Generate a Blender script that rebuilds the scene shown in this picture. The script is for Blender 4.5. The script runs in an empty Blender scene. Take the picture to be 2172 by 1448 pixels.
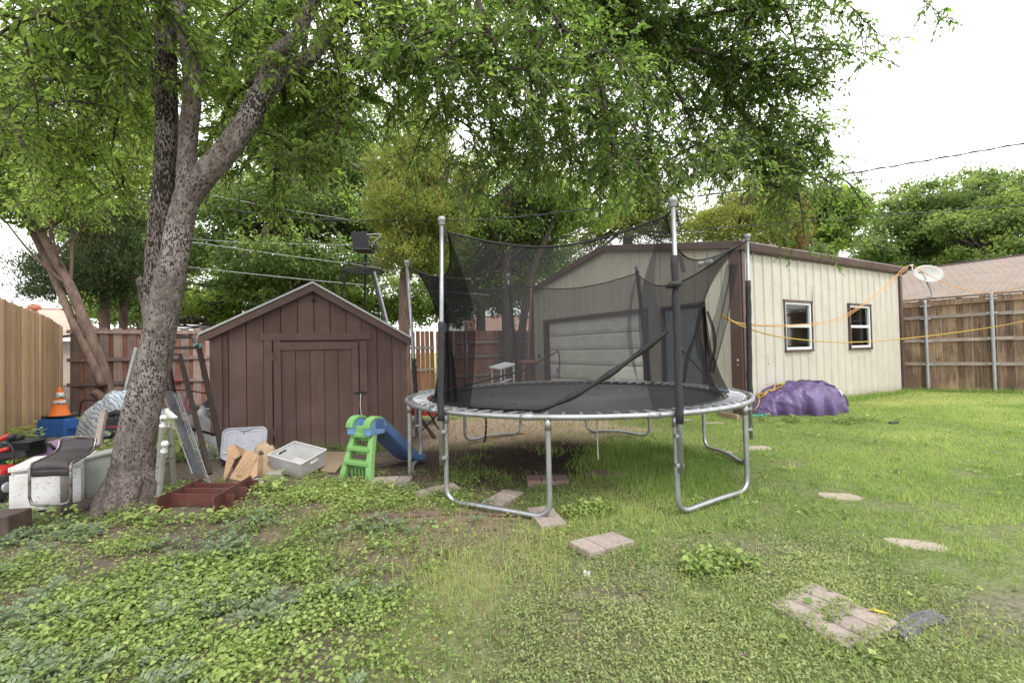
import bpy, math, random
import numpy as np
from mathutils import Vector, Matrix

random.seed(7)
rng = np.random.default_rng(11)
scene = bpy.context.scene
COL = scene.collection
R = math.radians

# ------------------------------------------------------------------ survey
# the yard was measured from the photograph: eye 1.30 m above flat ground,
# 16 mm lens; P() and G() turn a sighted bearing + distance into metres.
FOC, CX, CY, EYE = 965.0, 1086.0, 724.0, 1.30
PITCH, ROLL = R(1.07), R(1.23)
_r0 = Vector((1, 0, 0)); _u0 = Vector((0, -math.sin(PITCH), math.cos(PITCH)))
FWD = Vector((0, math.cos(PITCH), math.sin(PITCH)))
RIGHT = _r0 * math.cos(ROLL) - _u0 * math.sin(ROLL)
UP = _u0 * math.cos(ROLL) + _r0 * math.sin(ROLL)


def ray(px, py):
    return FWD + RIGHT * ((px - CX) / FOC) - UP * ((py - CY) / FOC)


def P(px, py, dist):
    d = ray(px, py)
    return Vector((0, 0, EYE)) + d * (dist / d.y)


def G(px, py, z=0.0):
    d = ray(px, py)
    return Vector((0, 0, EYE)) + d * ((z - EYE) / d.z)


# ------------------------------------------------------------------ noise
def vnoise(x, y, scale, seed=0):
    x = np.asarray(x, float) * scale + seed * 17.31
    y = np.asarray(y, float) * scale + seed * 7.77
    xi = np.floor(x); yi = np.floor(y)
    xf = x - xi; yf = y - yi
    xf = xf * xf * (3 - 2 * xf); yf = yf * yf * (3 - 2 * yf)

    def h(a, b):
        v = np.sin(a * 127.1 + b * 311.7 + seed * 74.7) * 43758.5453
        return v - np.floor(v)
    return (h(xi, yi) * (1 - xf) + h(xi + 1, yi) * xf) * (1 - yf) + \
           (h(xi, yi + 1) * (1 - xf) + h(xi + 1, yi + 1) * xf) * yf


def fbm(x, y, scale, seed=0):
    return (vnoise(x, y, scale, seed) + .5 * vnoise(x, y, scale * 2.1, seed + 1) + .25 * vnoise(x, y, scale * 4.3, seed + 2)) / 1.75


def sstep(a, b, v):
    t = np.clip((np.asarray(v, float) - a) / (b - a), 0, 1)
    return t * t * (3 - 2 * t)


# ------------------------------------------------------------------ materials
def _nodes(name):
    m = bpy.data.materials.new(name); m.use_nodes = True
    nt = m.node_tree; nt.nodes.clear()
    return m, nt, nt.nodes.new, nt.links.new


def surf(name, c1, c2=None, scale=4.0, rough=.75, metal=0.0, bump=0.0, bscale=60.0, stretch=(1, 1, 1), tint=0.0,
         spec=.3, c3=None, c3scale=1.2, c3amt=.5, detail=6.0, contrast=(.35, .65), alpha=1.0, trans=0.0, spots=None, splash=None):
    """colour mottled by noise, with optional board tint, stain layer (c3) and bump"""
    m, nt, N, L = _nodes(name)
    out = N('ShaderNodeOutputMaterial'); b = N('ShaderNodeBsdfPrincipled')
    tc = N('ShaderNodeTexCoord'); mp = N('ShaderNodeMapping'); mp.inputs['Scale'].default_value = stretch
    L(tc.outputs['Object'], mp.inputs['Vector'])
    c2 = c2 or tuple(x * .8 for x in c1)
    n1 = N('ShaderNodeTexNoise'); n1.inputs['Scale'].default_value = scale; n1.inputs['Detail'].default_value = detail
    n1.inputs['Roughness'].default_value = .65
    L(mp.outputs[0], n1.inputs['Vector'])
    rp = N('ShaderNodeValToRGB')
    rp.color_ramp.elements[0].position = contrast[0]; rp.color_ramp.elements[1].position = contrast[1]
    rp.color_ramp.elements[0].color = (*c1, 1); rp.color_ramp.elements[1].color = (*c2, 1)
    L(n1.outputs['Fac'], rp.inputs[0])
    col = rp.outputs[0]
    if c3 is not None:
        n3 = N('ShaderNodeTexNoise'); n3.inputs['Scale'].default_value = c3scale; n3.inputs['Detail'].default_value = 5
        L(tc.outputs['Object'], n3.inputs['Vector'])
        r3 = N('ShaderNodeMapRange'); r3.inputs[1].default_value = .48; r3.inputs[2].default_value = .68
        r3.inputs[3].default_value = 0; r3.inputs[4].default_value = c3amt
        L(n3.outputs['Fac'], r3.inputs[0])
        mx = N('ShaderNodeMix'); mx.data_type = 'RGBA'
        L(r3.outputs[0], mx.inputs[0]); L(col, mx.inputs[6]); mx.inputs[7].default_value = (*c3, 1)
        col = mx.outputs[2]
    if spots is not None:
        scol, sscale, sthr = spots[:3]
        v = N('ShaderNodeTexNoise'); v.inputs['Scale'].default_value = sscale; v.inputs['Detail'].default_value = 3
        L((mp if len(spots) > 3 else tc).outputs['Vector' if len(spots) > 3 else 'Object'], v.inputs['Vector'])
        r4 = N('ShaderNodeMapRange'); r4.inputs[1].default_value = sthr; r4.inputs[2].default_value = sthr + .04
        if len(spots) > 3:                       # specks crowd together in some places and thin out in others
            v2 = N('ShaderNodeTexNoise'); v2.inputs['Scale'].default_value = spots[3]; v2.inputs['Detail'].default_value = 2; L(tc.outputs['Object'], v2.inputs['Vector'])
            ma = N('ShaderNodeMath'); ma.operation = 'MULTIPLY_ADD'; ma.inputs[1].default_value = .42; L(v2.outputs['Fac'], ma.inputs[0])
            sb_ = N('ShaderNodeMath'); sb_.operation = 'SUBTRACT'; L(v.outputs['Fac'], sb_.inputs[0]); sb_.inputs[1].default_value = .21; L(sb_.outputs[0], ma.inputs[2])
            L(ma.outputs[0], r4.inputs[0])
        else: L(v.outputs['Fac'], r4.inputs[0])
        mx = N('ShaderNodeMix'); mx.data_type = 'RGBA'
        L(r4.outputs[0], mx.inputs[0]); L(col, mx.inputs[6]); mx.inputs[7].default_value = (*scol, 1)
        col = mx.outputs[2]
    if splash is not None:                       # mud thrown up along the foot of a wall; on bark, a darker brown base
        pcol, ph = splash
        sx = N('ShaderNodeSeparateXYZ'); L(tc.outputs['Object'], sx.inputs[0])
        ns = N('ShaderNodeTexNoise'); ns.inputs['Scale'].default_value = 6; ns.inputs['Detail'].default_value = 6; L(tc.outputs['Object'], ns.inputs['Vector'])
        ma = N('ShaderNodeMath'); ma.operation = 'MULTIPLY_ADD'; ma.inputs[1].default_value = -ph * 1.6; L(ns.outputs['Fac'], ma.inputs[0]); L(sx.outputs['Z'], ma.inputs[2])
        rs = N('ShaderNodeMapRange'); rs.inputs[1].default_value = ph * .35; rs.inputs[2].default_value = -ph * .9; rs.inputs[3].default_value = 0; rs.inputs[4].default_value = .8
        L(ma.outputs[0], rs.inputs[0])
        mx = N('ShaderNodeMix'); mx.data_type = 'RGBA'; L(rs.outputs[0], mx.inputs[0]); L(col, mx.inputs[6]); mx.inputs[7].default_value = (*pcol, 1); col = mx.outputs[2]
    if tint:
        at = N('ShaderNodeAttribute'); at.attribute_name = 'tint'
        r5 = N('ShaderNodeMapRange'); r5.inputs[3].default_value = 1 - tint; r5.inputs[4].default_value = 1 + tint
        L(at.outputs['Fac'], r5.inputs[0])
        mx = N('ShaderNodeMix'); mx.data_type = 'RGBA'; mx.blend_type = 'MULTIPLY'; mx.inputs[0].default_value = 1
        L(col, mx.inputs[6]); L(r5.outputs[0], mx.inputs[7]); col = mx.outputs[2]
    L(col, b.inputs['Base Color'])
    rr = N('ShaderNodeMapRange'); rr.inputs[3].default_value = max(rough - .1, .02); rr.inputs[4].default_value = min(rough + .1, 1)
    L(n1.outputs['Fac'], rr.inputs[0]); L(rr.outputs[0], b.inputs['Roughness'])
    b.inputs['Metallic'].default_value = metal
    b.inputs['Specular IOR Level'].default_value = spec
    if bump:
        n2 = N('ShaderNodeTexNoise'); n2.inputs['Scale'].default_value = bscale; n2.inputs['Detail'].default_value = 4
        L(mp.outputs[0], n2.inputs['Vector'])
        bp = N('ShaderNodeBump'); bp.inputs['Strength'].default_value = bump; bp.inputs['Distance'].default_value = .02
        L(n2.outputs['Fac'], bp.inputs['Height']); L(bp.outputs[0], b.inputs['Normal'])
    sh = b.outputs[0]
    if trans:
        tr = N('ShaderNodeBsdfTranslucent'); L(col, tr.inputs[0])
        ms = N('ShaderNodeMixShader'); ms.inputs[0].default_value = trans
        L(sh, ms.inputs[1]); L(tr.outputs[0], ms.inputs[2]); sh = ms.outputs[0]
    if alpha < 1:
        tp = N('ShaderNodeBsdfTransparent'); ms = N('ShaderNodeMixShader'); ms.inputs[0].default_value = alpha
        L(tp.outputs[0], ms.inputs[1]); L(sh, ms.inputs[2]); sh = ms.outputs[0]
    L(sh, out.inputs[0])
    return m


def leafy(name, dark, mid, light, trans=.4, rough=.5, spec=.25):
    m, nt, N, L = _nodes(name)
    out = N('ShaderNodeOutputMaterial'); b = N('ShaderNodeBsdfPrincipled')
    at = N('ShaderNodeAttribute'); at.attribute_name = 'tint'
    rp = N('ShaderNodeValToRGB'); e = rp.color_ramp.elements
    e[0].position = 0; e[0].color = (*dark, 1); e[1].position = 1; e[1].color = (*light, 1)
    x = e.new(.5); x.color = (*mid, 1)
    L(at.outputs['Fac'], rp.inputs[0]); L(rp.outputs[0], b.inputs['Base Color'])
    b.inputs['Roughness'].default_value = rough; b.inputs['Specular IOR Level'].default_value = spec
    tr = N('ShaderNodeBsdfTranslucent')
    hs = N('ShaderNodeHueSaturation'); hs.inputs['Hue'].default_value = .494; hs.inputs['Saturation'].default_value = 1.1; hs.inputs['Value'].default_value = 2.2
    L(rp.outputs[0], hs.inputs['Color']); L(hs.outputs[0], tr.inputs[0])
    ms = N('ShaderNodeMixShader'); ms.inputs[0].default_value = trans
    L(b.outputs[0], ms.inputs[1]); L(tr.outputs[0], ms.inputs[2]); L(ms.outputs[0], out.inputs[0])
    return m


def brickmat(name, c1, c2, mortar, bw, bh, msize=.01, rough=.85, bump=.4, c3=None):
    """courses laid in metres over the UV map"""
    m, nt, N, L = _nodes(name)
    out = N('ShaderNodeOutputMaterial'); b = N('ShaderNodeBsdfPrincipled')
    uv = N('ShaderNodeUVMap'); uv.uv_map = 'UVMap'
    br = N('ShaderNodeTexBrick'); br.inputs['Scale'].default_value = 1
    br.inputs['Brick Width'].default_value = bw; br.inputs['Row Height'].default_value = bh
    br.inputs['Mortar Size'].default_value = msize; br.inputs['Mortar Smooth'].default_value = .3
    br.inputs['Color1'].default_value = (*c1, 1); br.inputs['Color2'].default_value = (*c2, 1); br.inputs['Mortar'].default_value = (*mortar, 1)
    L(uv.outputs[0], br.inputs['Vector'])
    n = N('ShaderNodeTexNoise'); n.inputs['Scale'].default_value = 1.3; n.inputs['Detail'].default_value = 8
    L(uv.outputs[0], n.inputs['Vector'])
    mx = N('ShaderNodeMix'); mx.data_type = 'RGBA'; mx.blend_type = 'MIX'
    r = N('ShaderNodeMapRange'); r.inputs[1].default_value = .45; r.inputs[2].default_value = .7; r.inputs[4].default_value = .5
    L(n.outputs['Fac'], r.inputs[0]); L(r.outputs[0], mx.inputs[0]); L(br.outputs[0], mx.inputs[6]); mx.inputs[7].default_value = (*(c3 or c1), 1)
    L(mx.outputs[2], b.inputs['Base Color']); b.inputs['Roughness'].default_value = rough; b.inputs['Specular IOR Level'].default_value = .2
    bp = N('ShaderNodeBump'); bp.inputs['Strength'].default_value = bump; bp.inputs['Distance'].default_value = .01; bp.invert = True
    L(br.outputs['Fac'], bp.inputs['Height']); L(bp.outputs[0], b.inputs['Normal'])
    L(b.outputs[0], out.inputs[0])
    return m


def netmat(name, col, alpha):
    """woven safety net: fine square weave, thread over hole"""
    m, nt, N, L = _nodes(name)
    out = N('ShaderNodeOutputMaterial'); b = N('ShaderNodeBsdfDiffuse'); b.inputs[0].default_value = (*col, 1)
    tp = N('ShaderNodeBsdfTransparent')
    tc = N('ShaderNodeTexCoord'); n = N('ShaderNodeTexNoise'); n.inputs['Scale'].default_value = 2.2; n.inputs['Detail'].default_value = 4
    L(tc.outputs['Object'], n.inputs['Vector'])
    r = N('ShaderNodeMapRange'); r.inputs[1].default_value = .3; r.inputs[2].default_value = .7
    r.inputs[3].default_value = alpha - .025; r.inputs[4].default_value = alpha + .025
    L(n.outputs['Fac'], r.inputs[0])
    ms = N('ShaderNodeMixShader'); L(r.outputs[0], ms.inputs[0]); L(tp.outputs[0], ms.inputs[1]); L(b.outputs[0], ms.inputs[2])
    L(ms.outputs[0], out.inputs[0])
    return m


def glassmat(name, col=(.02, .024, .028)):
    m, nt, N, L = _nodes(name)
    out = N('ShaderNodeOutputMaterial'); g = N('ShaderNodeBsdfGlossy'); g.inputs['Roughness'].default_value = .04
    g.inputs['Color'].default_value = (.9, .95, .95, 1)
    t = N('ShaderNodeBsdfTransparent'); t.inputs[0].default_value = (.72, .78, .76, 1)
    f = N('ShaderNodeFresnel'); f.inputs['IOR'].default_value = 1.5
    ms = N('ShaderNodeMixShader'); L(f.outputs[0], ms.inputs[0]); L(t.outputs[0], ms.inputs[1]); L(g.outputs[0], ms.inputs[2])
    L(ms.outputs[0], out.inputs[0])
    return m


# ------------------------------------------------------------------ objects
ORG = {}


def tag(o, label=None, cat=None, group=None, kind=None):
    if label: o['label'] = label
    if cat: o['category'] = cat
    if group: o['group'] = group
    if kind: o['kind'] = kind
    return o


def thing(name, label, cat, loc, group=None):
    o = bpy.data.objects.new(name, None); COL.objects.link(o)
    o.empty_display_size = .2
    o.location = loc; ORG[o.name] = Vector(loc)
    return tag(o, label, cat, group)


def link(name, me, mat, parent=None, loc=None):
    o = bpy.data.objects.new(name, me); COL.objects.link(o)
    if mat: me.materials.append(mat)
    if parent is not None:
        o.parent = parent; ORG[o.name] = ORG[parent.name]
    else:
        o.location = loc; ORG[o.name] = Vector(loc)
    return o


def vec(p):
    return p if isinstance(p, Vector) else Vector(p)


class MB:
    def __init__(s):
        s.V = []; s.F = []; s.T = []; s.U = {}

    def add(s, verts, faces, tint=None, uvs=None):
        n = len(s.V)
        t = random.random() if tint is None else tint
        for v in verts:
            s.V.append(tuple(v)); s.T.append(t)
        for i, f in enumerate(faces):
            if uvs is not None: s.U[len(s.F)] = uvs[i]
            s.F.append(tuple(n + k for k in f))
        return s

    def obox(s, c, X, Y, Z, tint=None):
        c, X, Y, Z = vec(c), vec(X), vec(Y), vec(Z)
        vs = [c + X * a + Y * b + Z * d for d in (-1, 1) for b in (-1, 1) for a in (-1, 1)]
        fs = [(0, 2, 3, 1), (4, 5, 7, 6), (0, 1, 5, 4), (2, 6, 7, 3), (0, 4, 6, 2), (1, 3, 7, 5)]
        if X.cross(Y).dot(Z) < 0: fs = [f[::-1] for f in fs]
        return s.add(vs, fs, tint)

    def box(s, c, size, rz=0, tint=None):
        a = Vector((math.cos(rz), math.sin(rz), 0)); b = Vector((-math.sin(rz), math.cos(rz), 0))
        return s.obox(c, a * size[0] / 2, b * size[1] / 2, Vector((0, 0, size[2] / 2)), tint)

    def bar(s, p0, p1, w, h, side=None, tint=None):
        """box beam from p0 to p1; w across `side`, h across the third axis"""
        p0, p1 = vec(p0), vec(p1); d = p1 - p0; L = d.length; d.normalize()
        sd = vec(side) if side is not None else d.cross(Vector((0, 0, 1)))
        if sd.length < 1e-4: sd = Vector((1, 0, 0))
        sd = (sd - d * sd.dot(d)).normalized(); t = d.cross(sd)
        return s.obox((p0 + p1) / 2, d * L / 2, sd * w / 2, t * h / 2, tint)

    def tube(s, pts, r, n=8, closed=False, caps=True, tint=None, wob=0.0):
        pts = [vec(p) for p in pts]; m = len(pts)
        rs = [r] * m if not hasattr(r, '__len__') else list(r)
        vs = []; prev = None
        for i, p in enumerate(pts):
            if closed: d = pts[(i + 1) % m] - pts[i - 1]
            else: d = pts[min(i + 1, m - 1)] - pts[max(i - 1, 0)]
            d = d.normalized() if d.length > 1e-9 else Vector((0, 0, 1))
            if prev is None:
                a = d.cross(Vector((0, 0, 1)))
                if a.length < .05: a = d.cross(Vector((0, 1, 0)))
            else:
                a = prev - d * prev.dot(d)
            a.normalize(); prev = a; b = d.cross(a)
            for k in range(n):
                th = 2 * math.pi * k / n
                rr = rs[i] * (1 + (wob * (random.random() * 2 - 1) if wob else 0))
                vs.append(p + (a * math.cos(th) + b * math.sin(th)) * rr)
        fs = []
        for i in range(m if closed else m - 1):
            j = (i + 1) % m
            for k in range(n):
                k2 = (k + 1) % n
                fs.append((i * n + k, i * n + k2, j * n + k2, j * n + k))
        if caps and not closed:
            fs.append(tuple(range(n))[::-1]); fs.append(tuple((m - 1) * n + k for k in range(n)))
        return s.add(vs, fs, tint)

    def lathe(s, prof, c, n=16, M=None, tint=None):
        c = vec(c); vs = []
        for r, z in prof:
            for k in range(n):
                v = Vector((r * math.cos(2 * math.pi * k / n), r * math.sin(2 * math.pi * k / n), z))
                if M is not None: v = M @ v
                vs.append(c + v)
        fs = []
        for i in range(len(prof) - 1):
            for k in range(n):
                k2 = (k + 1) % n
                fs.append((i * n + k, i * n + k2, (i + 1) * n + k2, (i + 1) * n + k))
        fs.append(tuple(range(n))[::-1]); fs.append(tuple((len(prof) - 1) * n + k for k in range(n)))
        return s.add(vs, fs, tint)

    def prism(s, poly, ext, tint=None):
        """polygon extruded by vector ext"""
        poly = [vec(p) for p in poly]; ext = vec(ext); n = len(poly)
        vs = poly + [p + ext for p in poly]
        fs = [tuple(range(n))[::-1], tuple(range(n, 2 * n))] + [(k, (k + 1) % n, n + (k + 1) % n, n + k) for k in range(n)]
        return s.add(vs, fs, tint)

    def grid(s, fn, nu, nv, tint=None, closed_u=False):
        vs = [fn(i / nu, j / nv) for j in range(nv + 1) for i in range(nu + (0 if closed_u else 1))]
        w = nu if closed_u else nu + 1
        fs = [(j * w + i, j * w + (i + 1) % w, (j + 1) * w + (i + 1) % w, (j + 1) * w + i) for j in range(nv) for i in range(nu)]
        return s.add(vs, fs, tint)

    def build(s, name, mat, parent=None, smooth=False, bevel=0, loc=None, fix=False):
        if parent is not None: o0 = ORG[parent.name]
        else:
            if loc is None:
                a = np.array(s.V); loc = (a[:, 0].mean(), a[:, 1].mean(), a[:, 2].min())
            o0 = vec(loc)
        me = bpy.data.meshes.new(name)
        me.from_pydata([(v[0] - o0.x, v[1] - o0.y, v[2] - o0.z) for v in s.V], [], s.F)
        at = me.attributes.new('tint', 'FLOAT', 'POINT'); at.data.foreach_set('value', s.T)
        if s.U:
            uv = me.uv_layers.new(name='UVMap')
            for fi, us in s.U.items():
                for k, li in enumerate(me.polygons[fi].loop_indices): uv.data[li].uv = us[k]
        if fix:
            import bmesh
            bm = bmesh.new(); bm.from_mesh(me); bmesh.ops.recalc_face_normals(bm, faces=bm.faces[:]); bm.to_mesh(me); bm.free()
        if smooth:
            me.polygons.foreach_set('use_smooth', [True] * len(me.polygons))
        o = link(name, me, mat, parent, o0)
        if bevel:
            b = o.modifiers.new('bevel', 'BEVEL'); b.width = bevel; b.segments = 2; b.limit_method = 'ANGLE'; b.angle_limit = R(40)
            if smooth is False:
                pass
        return o


def npmesh(name, V, faces_per, F, tint, mat, parent=None, loc=None, smooth=False):
    """V (n,3), F flat loops with faces_per verts each"""
    if parent is not None: o0 = ORG[parent.name]
    else: o0 = vec(loc if loc is not None else (0, 0, 0))
    V = np.asarray(V, np.float32) - np.array(o0, np.float32)
    me = bpy.data.meshes.new(name)
    me.vertices.add(len(V)); me.vertices.foreach_set('co', V.ravel())
    nf = len(F)
    me.loops.add(nf * faces_per); me.loops.foreach_set('vertex_index', np.asarray(F, np.int32).ravel())
    me.polygons.add(nf); me.polygons.foreach_set('loop_start', np.arange(nf, dtype=np.int32) * faces_per)
    at = me.attributes.new('tint', 'FLOAT', 'POINT'); at.data.foreach_set('value', np.asarray(tint, np.float32))
    me.update(calc_edges=True)
    if smooth: me.polygons.foreach_set('use_smooth', [True] * nf)
    return link(name, me, mat, parent, o0)


def unit(a):
    return a / np.maximum(np.linalg.norm(a, axis=-1, keepdims=True), 1e-9)


def leaf_mesh(name, pos, axis, nrm, length, width, tint, mat, parent=None, loc=None, fold=.25, quad=False, belly=.42, curl=.12, ovate=False):
    """one mesh of many leaves: pos base, axis blade direction, nrm face normal"""
    pos = np.asarray(pos, float); axis = unit(np.asarray(axis, float)); nrm = np.asarray(nrm, float)
    side = unit(np.cross(axis, nrm)); nrm = np.cross(side, axis)
    n = len(pos); L = np.broadcast_to(length, (n,))[:, None]; W = np.broadcast_to(width, (n,))[:, None]
    if quad:
        tpl = [(0, 0, 0), (-.5, belly, 0), (0, 1, 0), (.5, belly, 0)]
        faces = np.array([[0, 3, 2, 1]])
        per = 4
    elif ovate:
        f_ = fold * .5
        tpl = [(0, .5, 0), (0, 0, 0), (-.36, .12, f_ * .7), (-.5, .42, f_), (-.33, .76, f_ * .5), (0, 1, -curl), (.33, .76, f_ * .5), (.5, .42, f_), (.36, .12, f_ * .7)]
        faces = np.array([[0, k + 1, (k + 1) % 8 + 1] for k in range(8)])[:, ::-1]; per = 3
    else:
        tpl = [(0, 0, 0), (-.5, belly, fold * .5), (0, belly * 1.05, 0), (.5, belly, fold * .5), (0, 1, -curl)]
        faces = np.array([[0, 2, 1], [0, 3, 2], [1, 2, 4], [2, 3, 4]]); per = 3
    k = len(tpl)
    V = np.empty((n, k, 3))
    for i, (a, b, c) in enumerate(tpl):
        V[:, i] = pos + side * W * a + axis * L * b + nrm * (L if (a == 0 and b == 1) else W) * c
    F = (np.arange(n)[:, None, None] * k + faces[None]).reshape(-1, per)
    return npmesh(name, V.reshape(-1, 3), per, F, np.repeat(np.broadcast_to(tint, (n,)), k), mat, parent, loc)


def interp(pts, n):
    """smooth polyline through pts (Catmull-Rom)"""
    pts = [vec(p) for p in pts]
    q = [pts[0] * 2 - pts[1]] + pts + [pts[-1] * 2 - pts[-2]]
    out = []
    for i in range(len(pts) - 1):
        a, b, c, d = q[i:i + 4]
        for k in range(n):
            t = k / n
            out.append(.5 * ((2 * b) + (c - a) * t + (2 * a - 5 * b + 4 * c - d) * t * t + (3 * b - a - 3 * c + d) * t ** 3))
    out.append(pts[-1])
    return out


def lerp(a, b, t):
    return a + (b - a) * t

# ------------------------------------------------------------------ materials used all over
M = {}
M['galv'] = surf('galvanised_steel', (.42, .43, .45), (.30, .31, .33), 9, .42, metal=.75, bump=.05, spec=.5, c3=(.25, .22, .18), c3scale=2.5, c3amt=.35)
M['galv_dull'] = surf('dull_galvanised_pipe', (.40, .41, .42), (.30, .31, .33), 14, .5, metal=.45, bump=.05)
M['black'] = surf('black_plastic', (.02, .02, .022), (.035, .035, .037), 20, .5, bump=.05)
M['foam'] = surf('black_foam_sleeve', (.026, .025, .028), (.045, .043, .046), 30, .85, bump=.3, bscale=40)
M['mat'] = surf('jump_mat_weave', (.055, .052, .059), (.082, .077, .082), 3.5, .75, bump=.1, bscale=90, c3=(.085, .075, .07), c3scale=1.6, c3amt=.5)
M['net'] = netmat('net_mesh', (.050, .048, .052), .47)
M['netsoft'] = netmat('net_mesh_doubled', (.022, .021, .024), .62)
M['netfold'] = netmat('net_mesh_bunched', (.018, .017, .020), .80)
M['strap'] = surf('black_webbing', (.015, .015, .017), (.03, .03, .033), 25, .55, bump=.15)
M['bark'] = surf('pale_flaking_bark', (.225, .19, .172), (.085, .069, .060), 20, .9, bump=1.0, bscale=50, stretch=(1, 1, .5), spots=((.034, .026, .022), 70, .54, 2.4), c3=(.40, .37, .352), c3scale=2.4, c3amt=.7, splash=((.075, .055, .045), .42))  # splash here only turns the trunk darker brown towards the bottom
M['barkdark'] = surf('dark_cracked_bark', (.26, .22, .195), (.09, .074, .064), 20, .9, bump=1.0, bscale=46, stretch=(1, 1, .35), spots=((.026, .019, .016), 78, .485, 3.0), c3=(.32, .28, .255), c3scale=2.5, c3amt=.45)
M['limb'] = surf('limb_bark', (.13, .105, .09), (.045, .036, .03), 12, .9, bump=.7, bscale=30)
M['barkbrown'] = surf('fibrous_brown_bark', (.185, .125, .10), (.085, .058, .046), 9, .9, bump=.8, bscale=22, stretch=(1, 1, .25))
M['leaf'] = leafy('canopy_leaf', (.042, .080, .020), (.122, .192, .048), (.25, .33, .09), .55)
M['leafbright'] = leafy('bright_leaf', (.062, .108, .024), (.155, .225, .052), (.29, .355, .095), .52)
M['leaffar'] = leafy('far_leaf', (.028, .052, .018), (.078, .128, .036), (.18, .24, .065), .42)
M['leafdark'] = leafy('dark_leaf', (.040, .074, .026), (.122, .182, .056), (.24, .315, .10), .52)
M['cedar'] = leafy('cedar_sprays', (.075, .092, .024), (.17, .20, .052), (.29, .31, .085), .45, .7)
M['cedargreen'] = leafy('green_cedar_sprays', (.045, .075, .02), (.11, .155, .036), (.20, .24, .06), .4, .7)
M['cedardark'] = leafy('dark_cedar_sprays', (.012, .022, .010), (.03, .050, .018), (.07, .10, .035), .25, .7)
M['browncedar'] = leafy('browning_cedar_sprays', (.10, .07, .03), (.18, .125, .05), (.24, .19, .08), .25, .8)
M['weed'] = leafy('lime_weed_leaf', (.045, .082, .024), (.20, .275, .078), (.37, .425, .15), .33, .55)
M['weedgrey'] = leafy('grey_green_feathery_leaf', (.085, .12, .065), (.17, .22, .125), (.27, .33, .20), .25, .7)
M['cover'] = leafy('small_leaf_cover', (.085, .115, .04), (.215, .265, .098), (.40, .42, .20), .3, .6)
M['blade'] = leafy('grass_blade', (.075, .135, .035), (.215, .31, .088), (.41, .45, .17), .38, .55)
M['straw'] = leafy('dry_straw', (.12, .09, .04), (.30, .24, .12), (.46, .38, .20), .2, .8)

M['deadleaf'] = leafy('dead_leaf', (.07, .045, .025), (.17, .105, .05), (.30, .26, .07), .1, .8)

# ------------------------------------------------------------------ lie of the land
def gz(x, y):
    x = np.asarray(x, float); y = np.asarray(y, float)
    near = np.exp(-((x - 1) ** 2 + (y - 5) ** 2) / 300)
    z = (fbm(x, y, .55, 3) - .5) * .05 * near + (vnoise(x, y, 3.1, 5) - .5) * .014 * near
    z = z - .11 * np.exp(-(((x + 1.75) / .9) ** 2 + ((y - 6.9) / .8) ** 2))        # low spot by the shed corner
    z = z - .05 * np.exp(-(((x - .1) / 1.3) ** 2 + ((y - 5.5) / .8) ** 2))           # worn hollow under the trampoline
    return z


def ell(x, y, cx, cy, rx, ry, soft=.35, seed=1, wob=.5):
    d = np.sqrt(((x - cx) / rx) ** 2 + ((y - cy) / ry) ** 2) + (fbm(x, y, 1.8, seed) - .5) * wob
    return 1 - sstep(1 - soft, 1 + soft, d)


def zones(x, y):
    """weights of what grows where (0..1 each)"""
    x = np.asarray(x, float); y = np.asarray(y, float)
    n = fbm(x, y, 1.5, 21); n2 = fbm(x, y, 3.7, 31)
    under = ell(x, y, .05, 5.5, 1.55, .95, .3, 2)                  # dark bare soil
    tan = ell(x, y, .35, 7.7, 1.9, 1.55, .3, 4)                    # dusty track behind
    shed = ell(x, y, -2.1, 5.0, 1.9, 1.5, .35, 6)
    junk = ell(x, y, -5.2, 6.2, 3.0, 3.0, .3, 8)
    band = ell(x, y, -2.9, 3.5, 2.2, .62, .3, 9, .7)
    straw = ell(x, y, -.65, 3.5, 1.0, .66, .4, 10, .8)
    dry = ell(x, y, -.34, 2.1, .30, .60, .45, 12, .6) + .7 * ell(x, y, -.05, 2.75, .45, .35, .5, 14, .8)
    thin = .75 * ell(x, y, 1.35, 2.85, .6, .28, .6, 15, 1.0) + .8 * ell(x, y, .62, 2.62, .25, .25, .6, 13, .9) + .8 * ell(x, y, 2.2, 2.15, .5, .22, .5, 16, .9)
    dirt = np.clip(np.maximum.reduce([under, tan * .95, shed * .92, junk * .8, band * .95, straw * .8, thin * .8]), 0, 1)
    edge = -.58 + (n - .5) * 1.1 + (n2 - .5) * .7 + .16 * (y - 2.5)
    leafy_w = (1 - sstep(edge - .5, edge + .45, x)) * (1 - sstep(3.7, 4.6, y + (n - .5) * .8)) * (1 - .95 * band) * (1 - .75 * straw)
    leafy_w = leafy_w * sstep(.44, .54, .55 * n2 + .55 * fbm(x, y, 1.1, 33) + .02 - .05 * (y - 2.4))
    cover = sstep(-.7, -.2, x + (n - .5) * .8) * (1 - sstep(1.7, 2.5, x + (n - .5))) * (1 - sstep(2.6, 3.4, y + (n2 - .5) * .9)) * (1 - dry * .8)
    cover = np.maximum(cover, .85 * ell(x, y, .55, 4.1, .55, .4, .5, 18, .8))
    lawn = sstep(-.1, 1.0, x + (n - .5) * .9 + .25 * (y - 3)) * (1 - under) * (1 - tan * .85) * (1 - thin * .7)
    lawn = np.maximum(lawn, sstep(8.6, 9.6, y + (n - .5)) * sstep(-4.0, -2.5, x))
    lush = ell(x, y, 1.55, 5.1, .75, 1.0, .4, 19, .5)
    return dict(under=under, tan=tan, shed=shed, junk=junk, band=band, straw=straw, dry=np.clip(dry, 0, 1), dirt=dirt, leafy=leafy_w, cover=np.clip(cover, 0, 1), lawn=np.clip(lawn, 0, 1), lush=lush, thin=thin)


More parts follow.
